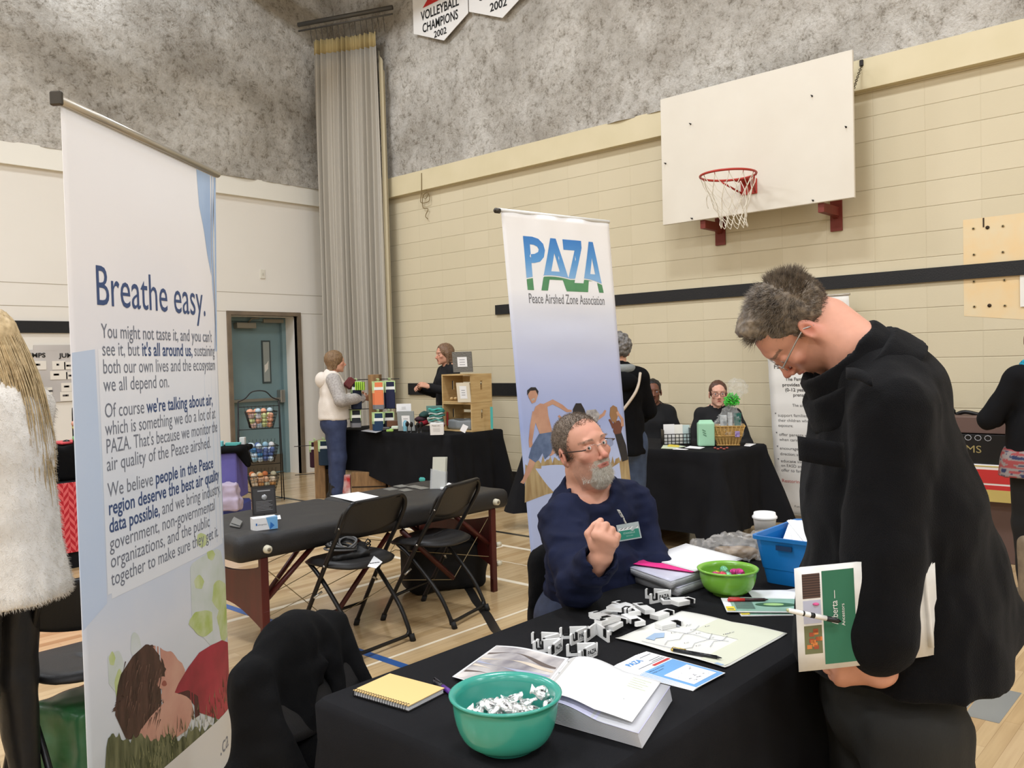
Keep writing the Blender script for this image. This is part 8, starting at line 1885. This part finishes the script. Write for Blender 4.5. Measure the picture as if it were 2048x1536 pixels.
for k, (px, py, c_, nm) in enumerate(((780, 860, (150, 190, 96), 'green'), (790, 855, (196, 206, 190), 'pale'), (773, 857, (60, 60, 62), 'black'))): mb = MB(); mb.box(D(px, py, 8.5), (.07, .05, .03), RV, .006); top('soap_bar', mb, mat('soap_%d' % k, c_, .4), nm+' wrapped soap bar at the foot of the wooden box', 'soap')
mb = MB(); q = [atz(x, y, ZS+.002) for x, y in ((722, 862), (742, 857), (770, 860), (752, 866))]; mb.add(q+[p+UP*.002 for p in q], [(3, 2, 1, 0), (4, 5, 6, 7)]+[(i, (i+1) % 4, (i+1) % 4+4, i+4) for i in range(4)], False); top('leaflet', mb, mat('leaflet_pale', (170, 170, 172), .5), 'pale leaflet lying at the left end of the sock table', 'leaflet')
sd = SD(); sd.k = .01; sd.box((6.08, 6.16, ZS+.065), (.10, .175, .050), None, .02); sd.ell((6.04, 6.14, ZS+.125), (.07, .14, .03), k=.01, op=-1); t = thing('fabric_bin', 'soft grey fabric bin with a white tag in the lower crate', 'bin', (6.08, 6.16, ZS+.014)); solid('bin_body', sd, mat('felt_grey', (138, 142, 142), .95), t, .008, disp=folds(.004))
mb = MB(); mb.box(D(928, 857, 8.1), (.055, .003, .07), RV @ Matrix.Rotation(.5, 3, 'Y')); mb.build('tag', M_paper, t)
mb = MB(); mb.box((5.985, 6.325, ZS+.12), (.02, .02, .14), None, .005); top('red_tool', mb, mat('red_handle', (150, 34, 30), .5), 'narrow red item standing in the lower crate corner', 'tool')
for k in range(3): mb = MB(); mb.ball((6.01+.02*k, 6.28-.035*k, ZS+.325), (.02, .02, .016), 12); top('carved_bead', mb, M_pine, ['left', 'middle', 'right'][k]+' small turned wooden piece in the upper crate', 'ornament')
for k, (px0, px1, y0, y1, m_, lab) in enumerate(((703, 771, 943, 980, M_rough, 'long rough timber crate on the floor under the sock table'), (776, 812, 944, 968, mat('dark_timber', (92, 70, 46), .8, var=(70, 52, 36), vscale=8), 'dark timber crate under the middle of the sock table'), (816, 838, 944, 966, M_rough, 'small timber box under the sock table'))):
    a = D(px0, y1, 8.95-.2*k); b = D(px1, y0, 8.95-.2*k); w_ = (b-a).dot(HR); zt = b.z; mb = MB(); mb.box((a+HR*w_/2+HF*.15)*1-UP*(a.z)+UP*zt/2, (w_, .30, zt), RV, .006)
    mb.mi = 1; mb.box((a+HR*w_/2+HF*-.001)-UP*a.z+UP*zt*.5, (w_*.98, .004, .012), RV); top('wooden_crate', mb, [m_, mat('gap_dark', (40, 30, 20), .9)], lab, 'crate')
mb = MB(); mb.box(D(850, 958, 8.4), (.11, .08, .04), RV, .01); mb.v = [p-UP*0 for p in mb.v]; top('storage_box', mb, MATS['aqua_board'], 'flat aqua box under the right part of the sock table', 'box')
# --- far table with gift basket
table('folding table under the black cloth of the family services stall', 5.50, 6.20, 3.02, 4.81, .735, 'y')
top('tablecloth', cloth(None, 5.48, 6.22, 3.0, 4.83, .741, .02, 9, .05, .022, .16, zbf=lambda x, y: (.03 if (y < 3.15 and x < 5.7) else .15), foldn=6), M_cloth, 'black tablecloth of the far stall in front of the text banner', 'tablecloth')
def basket():
    c = Vector((6.0, 3.20, ZS)); t = thing('gift_basket', 'woven straw gift basket wrapped in cellophane with a green ribbon bow', 'gift basket', c); R = oriented((.5, -.87, 0))
    def W(x, y, z): return c+R @ Vector((x, y, z))
    mb = MB(); 
    def side(z, e=0.): a = .082+.043*z/.15; b = .065+.03*z/.15; return a-e, b-e
    def ring(z, e): a, b = side(z, e); return [W(sx*a, sy*b, z) for sx, sy in ((-1, -1), (1, -1), (1, 1), (-1, 1))]
    rr = [ring(.0, 0), ring(.15, 0), ring(.152, .008), ring(.02, .008)]
    mb.add([p for r in rr for p in r], [(i*4+j, i*4+(j+1) % 4, (i+1)*4+(j+1) % 4, (i+1)*4+j) for i in range(3) for j in range(4)]+[(0, 3, 2, 1), (12, 13, 14, 15)], False)
    for z in (.15, .075, .004): a, b = side(z); mb.tube([W(sx*(a+.002), sy*(b+.002), z) for sx, sy in ((-1, -1), (1, -1), (1, 1), (-1, 1), (-1, -1))], .005, 6, False)
    for i in range(9): x = -1+2*i/8; mb.tube([W(x*.08, -.066, .004), W(x*.122, -.098, .148)], .0035, 5)
    mb.build('basket', mat('straw', (206, 168, 100), .7, var=(176, 136, 74), vscale=30, stretch=(1, 1, 3), bump=.5, bscale=90), t)
    mb = MB(); mb.poly([(.05, .07), (.085, .07), (.085, .115), (.05, .115)], W(0, -.108, 0), R @ Vector((1, 0, 0)), UP); mb.build('sticker', mat('violet_label', (110, 84, 150), .5, var=(190, 170, 210), vscale=60), t)
    k = W(.035, .0, .345); sd = SD(); sd.k = .02; sd.limb(W(0, 0, .12), k, (.115, .085), (.020, .018), R @ Vector((1, 0, 0)), k=.02); sd.limb(k, k+UP*.10+HR*.05, (.02, .018), (.075, .055), HR, k=.01)
    solid('cellophane', sd, mat('cellophane', (226, 228, 226), .06, alpha=.16, spec=1., bump=.9, bscale=45, bdist=.01), t, .006, disp=lambda X: .026*np.abs(vnoise(X, (.03, .03, .05), 2))+.010*vnoise(X, (.012,)*3, 5)-.010, sm=0)
    mb = MB(); rs = random.Random(4)
    for i in range(70):
        d = Vector((rs.gauss(0, 1), rs.gauss(0, 1), rs.gauss(0, 1))).normalized(); s_ = d.orthogonal().normalized(); r_ = rs.uniform(.045, .066); q = rs.uniform(.010, .016)
        mb.tube([k+d*.02, k+d*r_*.7+s_*q, k+d*r_, k+d*r_*.75-s_*q, k+d*.025], .0042, 5)
    mb.build('bow', mat('green_ribbon', (62, 190, 52), .3, spec=.6), t)
    mb = MB(); mb.lathe([(.022, 0), (.030, .13), (.032, .135)], W(.075, .01, .11), 18); mb.build('tumbler', mat('teal_tumbler', (30, 106, 98), .4), t)
    mb = MB(); mb.box(W(-.03, 0, .17), (.05, .03, .12), R, .004); mb.box(W(.02, .01, .18), (.035, .03, .14), R, .004); mb.build('gifts', mat('gift_grey', (120, 128, 130), .4, var=(210, 212, 212), vscale=20), t)
basket()
def tablethings():
    c = D(1412, 888, 6.55); c.z = ZS; R = oriented((.62, -.78, 0)); t = thing('mint_box', 'pale mint green cardboard box beside the gift basket', 'box', c)
    sd = SD(); sd.k = .01; sd.box(c+UP*.092, (.062, .042, .090), R, .008); sd.box(c+UP*.188, (.050, .018, .014), R, .006, k=.02); solid('box_body', sd, mat('mint_card', (158, 206, 172), .5), t, .005); mb = MB()
    for k in range(3): mb.box(c+R @ Vector((-.02+.003*k, -.0435, .125-.018*k)), (.028, .002, .006), R @ Matrix.Rotation(.5, 3, 'Y'))
    mb.build('marks', mat('mint_ink', (96, 140, 112), .6), t)
    o = D(1352, 884, 6.75); o.z = ZS; t = thing('file_basket', 'black slotted plastic basket full of brochures on the far table', 'basket', o); R = RV; mb = MB(); w_, d_, h_ = .21, .12, .085
    for y in (-d_/2, d_/2):
        for k in range(8): mb.box(o+R @ Vector((-w_/2+w_*k/7, y, h_/2)), (.006, .003, h_), R)
        for z in (.004, .030, .057, h_): mb.box(o+R @ Vector((0, y, z)), (w_, .003, .006), R)
    mb.box(o+R @ Vector((w_/2, 0, .065)), (.004, d_, .13), R); mb.box(o+R @ Vector((-w_/2, 0, .06)), (.004, d_, .12), R); mb.box(o+UP*.003, (w_, d_, .004), R); mb.build('basket_body', M_steelblk, t)
    for k, (x, h, c_, lab) in enumerate(((-.055, .155, (232, 230, 228), 'left white'), (.012, .150, (236, 232, 222), 'middle cream'), (.07, .145, (196, 214, 210), 'right pale green'))): mb = MB(); mb.box(o+R @ Vector((x, .01*k-.01, h/2+.006)), (.085, .012, h), R @ Matrix.Rotation(-.10, 3, 'X')); top('brochure', mb, mat('broch_%d' % k, c_, .5), lab+' brochures standing in the black slotted basket', 'brochure')
    def flat(lab, cat, px, m_, z=.001, th=.0015, name='paper_sheet'):
        q = [atz(*p, ZS+z) for p in px]; mb = MB(); mb.add(q+[p+UP*th for p in q], [(3, 2, 1, 0), (4, 5, 6, 7)]+[(i, (i+1) % 4, (i+1) % 4+4, i+4) for i in range(4)], False); top(name, mb, m_, lab, cat)
    flat('pale green leaflet at the left of the far table', 'leaflet', [(1322, 897), (1345, 898), (1372, 893), (1330, 886)], mat('leaf_green', (206, 216, 186), .5), name='leaflet'); flat('yellow pen lying on the pale green leaflet', 'pen', [(1335, 893), (1358, 894), (1359, 892), (1338, 890)], mat('pen_yellow', (232, 206, 60), .4), .003, .006, 'marker_pen')
    flat('white card nearest the front edge of the far table', 'card', [(1345, 899), (1372, 900), (1377, 899), (1350, 896)], M_paper, name='business_card'); flat('white papers in the middle of the far table', 'paper', [(1369, 896), (1400, 898), (1410, 895), (1380, 892)], M_paper); flat('white paper behind the gift basket', 'paper', [(1488, 892), (1500, 893), (1512, 888), (1492, 887)], M_paper)
    for k in range(5): mb = MB(); mb.ball(atz(1430+6*k, 896+(k % 2)*2, ZS+.008), (.012, .012, .008), 8); top('candy', mb, mat('candy_brown', (150, 72, 62), .3), 'small wrapped candy at the foot of the gift basket', 'candy', 'candies by the gift basket')
    sd = SD(); sd.k = .05; sd.box((6.35, 4.05, .12), (.16, .22, .12), None, .05); sd.half((0, 0, .002), (0, 0, -1), k=.002); tag(solid('backpack', sd, M_jack, None, .012, disp=folds(.01)), 'black bag on the floor under the far table', 'bag')
tablethings()
# --- wire stand with bath balls near the door
def wirestand():
    L_ = Vector((4.72, 8.18, 0)); R_ = Vector((5.11, 8.02, 0)); u = (R_-L_).normalized(); n_ = Vector((u.y, -u.x, 0)); w_ = (R_-L_).length; t = thing('wire_stand', 'tall black wire stand with three baskets in front of the door', 'stand', (L_+R_)/2); H_ = 1.18
    mb = MB(); z0 = H_-.10
    for o in (Vector((0, 0, 0)), -n_*.14): mb.tube([L_+o-u*.02, L_+u*.0+o*.2+UP*z0] , .0065, 6); mb.tube([R_+o+u*.02, R_+o*.2+UP*z0], .0065, 6)
    mb.tube(bez([L_+UP*z0, L_+u*.07+UP*(z0+.03), L_+u*w_*.35+UP*H_, L_+u*w_*.65+UP*H_, R_-u*.07+UP*(z0+.03), R_+UP*z0], 5), .0065, 6)
    for z in (.02, .40, .78, z0-.06): mb.tube([L_+UP*z, R_+UP*z], .004, 5); 
    mb.build('frame', M_steelblk, t)
    cols = [[(220, 160, 130), (206, 214, 150), (216, 214, 218), (176, 196, 206), (200, 170, 160)], [(70, 130, 180), (200, 216, 226), (150, 190, 210), (224, 226, 228), (90, 110, 160)], [(224, 178, 140), (206, 150, 90), (196, 190, 160), (222, 200, 170), (206, 120, 70)]]
    nm = ['top', 'middle', 'lowest']; rs = random.Random(9)
    for k, z in enumerate((.80, .44, .13)):
        c = (L_+R_)/2+n_*.10+UP*z; mb = MB(); wd, dp, hh = .155, .105, .17
        for j in range(6):
            zz = hh*j/5; a, b = wd*(.72+.28*j/5), dp*(.72+.28*j/5); mb.tube([c+u*sx*a+n_*sy*b+UP*zz for sx, sy in ((-1, -1), (1, -1), (1, 1), (-1, 1), (-1, -1))], .0022 if j < 5 else .004, 4, False)
        for i in range(9): x = -1+i/4; mb.tube([c+u*x*wd*.72+n_*dp*.72, c+u*x*wd+n_*dp+UP*hh], .0022, 4); mb.tube([c+u*x*wd*.72-n_*dp*.72, c+u*x*wd-n_*dp+UP*(hh+.06)], .0022, 4)
        for q in (-1, 1):
            for i in range(1, 6): y = -1+i/3; mb.tube([c+u*q*wd*.72+n_*y*dp*.72, c+u*q*wd+n_*y*dp+UP*hh], .0022, 4)
        mb.build('basket', M_steelblk, t); n = 0
        for j in range(4):
            for i in range(8):
                if j == 3 and i > 5: continue
                s_ = .8+.1*j; p = c+u*((i % 4)-1.5)*.066*s_+n_*((i//4)-.5)*.085*s_+UP*(.032+.047*j)+Vector((rs.uniform(-.008, .008), rs.uniform(-.008, .008), rs.uniform(-.006, .006))); cc = rs.choice(cols[k]); b = MB(); b.ball(p, .031, 12)
                top('bath_ball', b, mat('bath_%d_%d_%d' % cc, cc, .6), 'pastel bath ball piled in the %s basket of the wire stand' % nm[k], 'bath ball', 'bath balls in the %s basket' % nm[k])
wirestand()
def leftside():
    # purple box stall between banner and wire stand
    c = D(440, 925, 8.2); x = c.x; mb = MB(); mb.box((c.x, c.y, .42), (.42, .34, .44), RV, .01); top('storage_box', mb, mat('lavender_box', (104, 98, 168), .6, var=(92, 86, 154), vscale=5), 'lavender purple box under black cloth left of the wire stand', 'box')
    mb = MB(); mb.box((c.x, c.y, .08), (.46, .40, .155), RV, .02); top('storage_box', mb, mat('blue_bin', (60, 72, 150), .5), 'dark blue bin on the floor beneath the lavender box', 'box')
    sd = SD(); sd.k = .04; sd.box((c.x, c.y, .665), (.27, .22, .025), RV, .02); sd.cone(Vector((c.x, c.y, .66))+HR*.24-HF*.1, Vector((c.x, c.y, .52))+HR*.30-HF*.1, .05, .03); tag(solid('black_cloth', sd, M_jack, None, .012, disp=folds(.012)), 'black cloth draped over the lavender box', 'cloth')
    for k, (px, py, w_, h_, c_, lab) in enumerate(((450, 842, .09, .06, (92, 100, 190), 'blue-violet package standing on the black cloth'), (452, 858, .11, .05, (120, 200, 206), 'aqua package on the black cloth'), (462, 866, .14, .03, (90, 176, 170), 'teal package lying on the black cloth'), (468, 846, .05, .07, (206, 208, 206), 'white package nearest the wire stand'), (441, 838, .035, .13, (214, 212, 224), 'tall pale card standing at the banner edge'))):
        o = Vector((c.x, c.y, .695+h_/2))+HR*(-.16, .0, .14, .20, -.22)[k]-HF*(.02, .06, .02, -.08, -.05)[k]; mb = MB(); mb.box(o, (w_, .05, h_), RV, .003); top('package', mb, mat('pkg_%d' % k, c_, .5), lab, 'package')
    sd = SD(); sd.box(D(458, 990, 7.9), (.09, .07, .11), RV, .02); sd.half((0, 0, .003), (0, 0, -1), k=.002); sd.box(D(456, 1008, 7.9), (.12, .09, .06), RV, .02, k=.03); tag(solid('paper_bag', sd, mat('lilac_paper', (176, 162, 180), .8), None, .012, disp=folds(.016, (.05,)*3)), 'crumpled lilac paper bag on the floor by the tall banner', 'bag')
    # red herringbone stall at the far left
    A = Vector((1.3, 6.62, 0)); M_red, nt, b, nd, ln = node_mat('red_herringbone', .8, .2); g = nd('NewGeometry'); sp = nd('SeparateXYZ'); ln(g.outputs['Position'], sp.inputs[0])
    W_ = .036; xx = math_node(nd, ln, 'DIVIDE', sp.outputs[0], W_); col = math_node(nd, ln, 'FLOOR', xx); par = math_node(nd, ln, 'MODULO', math_node(nd, ln, 'ADD', col, 100), 2); fr = math_node(nd, ln, 'FRACT', xx)
    sl = math_node(nd, ln, 'MULTIPLY', math_node(nd, ln, 'SUBTRACT', math_node(nd, ln, 'MULTIPLY', par, 2), 1), fr); zz = math_node(nd, ln, 'ADD', math_node(nd, ln, 'DIVIDE', sp.outputs[2], .062), math_node(nd, ln, 'ADD', math_node(nd, ln, 'MULTIPLY', sl, .75), math_node(nd, ln, 'MULTIPLY', par, .75)))
    f_ = math_node(nd, ln, 'LESS_THAN', math_node(nd, ln, 'FRACT', zz), .5); mx = nd('Mix', data_type='RGBA'); ln(f_, mx.inputs[0]); mx.inputs[6].default_value = lin((212, 96, 98)); mx.inputs[7].default_value = lin((176, 40, 50)); ln(mx.outputs[2], b.inputs['Base Color'])
    mb = MB(); mb.span((1.0, 6.60, .0), (3.2, 7.3, .63)); t = thing('display_table', 'low stall table with black cloth and red herringbone front at the far left', 'table', (2.1, 6.95, 0)); mb.build('black_cover', M_cloth, t); mb = MB(); mb.span((1.0, 6.585, .12), (3.2, 6.60, .632)); mb.build('herringbone_panel', M_red, t)
    a = D(118, 962, 6.6); sd = SD(); sd.k = .05; sd.box((2.62, 6.90, .76), (.34, .18, .13), None, .04); tag(solid('black_cloth', sd, M_jack, None, .014, disp=folds(.012)), 'black cloth-covered riser on the herringbone stall', 'cloth')
    mb = MB(); mb.box((2.60, 6.92, .905), (.30, .20, .018), Euler((0, .0, .1)).to_matrix(), .005); top('tray', mb, mat('coral_red', (206, 70, 76), .5), 'coral red tray lying on the black riser', 'tray')
    p = D(147, 860, 6.45); t = thing('wire_stand', 'black wire stand with beads partly hidden by the tall banner', 'stand', (p.x, p.y, .63)); mb = MB(); mb.tube(bez([Vector((p.x, p.y, .632)), Vector((p.x, p.y, p.z+.12)), Vector((p.x, p.y, p.z+.16))+HR*.02, Vector((p.x, p.y, p.z+.21))+HR*.10, Vector((p.x, p.y, p.z+.16))+HR*.30, Vector((p.x, p.y, .632))+HR*.32], 6), .008, 6); mb.build('frame', M_steelblk, t)
    rs = random.Random(8); cl = [(70, 130, 180), (206, 196, 96), (190, 200, 206), (110, 170, 190), (206, 150, 130), (60, 70, 90), (120, 170, 110)]
    for i in range(40):
        q = Vector((p.x, p.y, 0))+HR*(.03+.05*(i % 3)+rs.uniform(-.01, .01))+HF*rs.uniform(-.04, .04)+UP*(.69+.028*(i//3)); c_ = cl[i % 7]; b2 = MB(); b2.ball(q, .022, 8); top('bead_ball', b2, mat('bead_%d' % (i % 7), c_, .4), 'small coloured ball in the wire stand beside the tall banner', 'ball', 'coloured balls in the left wire stand')
    mb = MB(); mb.ball(D(133, 887, 6.5), (.035, .035, .03), 12); top('black_ball', mb, M_steelblk, 'round black object beside the left wire stand', 'ornament')
leftside()
def rightside():
    X = 6.35; br = mat('brown_shelf', (96, 74, 66), .6)
    t = thing('display_shelf', 'brown display shelf behind the person with the turquoise scarf', 'shelf', (6.6, 1.6, 0)); z1 = atx(1930, 834, X).z; z0 = atx(1930, 866, X).z; mb = MB(); mb.span((X, .3, z0), (X+.45, 1.80, z1), .004); mb.build('shelf_top', br, t); mb = MB(); mb.span((X+.02, .35, 0), (X+.43, 1.75, .42), .004); mb.build('plinth', br, t); mb = MB(); mb.span((X+.30, .32, .42), (X+.42, 1.78, z0)); mb.build('back_panel', M_steelblk, t)
    p = atx(1945, 925, X); q = atx(1925, 869, X); mb = MB(); mb.span((X-.02, p.y-.35, p.z), (X+.28, q.y+.25, z0-.005), .003); mb.mi = 1; mb.text('JEMS', (X-.022, p.y+.10, p.z+.07), (0, -1, 0), UP, .07, 'l', .16); mb.mi = 2
    for k in range(4): mb.tube([Vector((X-.022, p.y+.08-.06*k, p.z+.17))+Vector((0, .02*math.cos(a), .018*math.sin(a))) for a in [PI/4*i for i in range(9)]], .0022, 4, False)
    top('black_box', mb, [M_steelblk, P('gold_ink', (150, 134, 84)), P('silver_ink', (170, 170, 174))], 'black box with gold lettering under the brown shelf', 'box')
    zt = p.z-.005; w0 = mat('box_white', (228, 222, 216), .5); mb = MB(); y1 = q.y+.18; mb.span((X-.06, .40, .421), (X+.28, y1, zt), .003)
    for mi, a, b in ((1, .421, .50), (2, .50, .53), (1, zt-.012, zt-.004), (2, zt-.12, zt-.03)): mb.mi = mi; mb.span((X-.062, .405, a), (X-.058, y1-.004, b))
    mb.mi = 0; mb.text('Z', (X-.064, 1.25, zt-.115), (0, -1, 0), UP, .11, 'l', None, .03); top('carton', mb, [w0, P('band_gold', (190, 168, 96)), P('band_red', (190, 44, 42))], 'white carton with red and gold bands below the black box', 'box')
    mb = MB(); o = atx(1912, 832, X+.2); mb.tube(bez([o+UP*.01, o+Vector((0, -.06, .03)), o+Vector((0, -.16, .01))], 5), .014, 6); mb.ball(o+Vector((0, .03, .03)), (.02, .03, .03), 10); top('hair_dryer', mb, M_steelblk, 'small black object lying on the brown shelf', 'appliance')
    # tall rack with spray bottles, mostly hidden by the standing man
    t = thing('tall_rack', 'tall narrow rack behind the standing man carrying spray bottles', 'rack', (6.6, 2.2, 0)); zb = 1.235; ya = atx(1853, 700, 6.6).y-.05; mb = MB(); mb.span((6.45, ya, zb-.02), (6.8, 2.60, zb)); mb.span((6.45, ya, 0), (6.8, ya+.02, zb-.02)); mb.span((6.45, 2.58, 0), (6.8, 2.60, zb-.02)); mb.build('rack_body', br, t)
    for k, px in enumerate((1815, 1832, 1846, 1853)):
        o = atx(px, 700, 6.55+.05*(k % 2)); o.z = zb+.001; b = thing('spray_bottle', ['spray bottle furthest left behind the coat', 'second silver spray bottle from the left', 'third silver spray bottle from the left', 'rightmost silver spray bottle above the coat shoulder'][k], 'bottle', o, 0, 'silver spray bottles'); h = .165
        mb = MB(); mb.lathe([(.001, 0), (.021, 0), (.022, .004), (.022, h-.02), (.016, h-.006), (.010, h)], o, 18); mb.mi = 1; mb.lathe([(.0225, .02), (.0225, h-.055)], o, 18); mb.build('bottle_body', [mat('bottle_silver', (206, 206, 206), .3, metal=.4), mat('bottle_label', (60, 44, 52), .5)], b)
        mb = MB(); mb.lathe([(.012, h), (.012, h+.02), (.007, h+.022), (.007, h+.034), (.001, h+.035)], o, 12); mb.box(o+Vector((-.008, 0, h+.03)), (.026, .012, .010)); mb.build('spray_head', M_steelblk, b)
rightside()
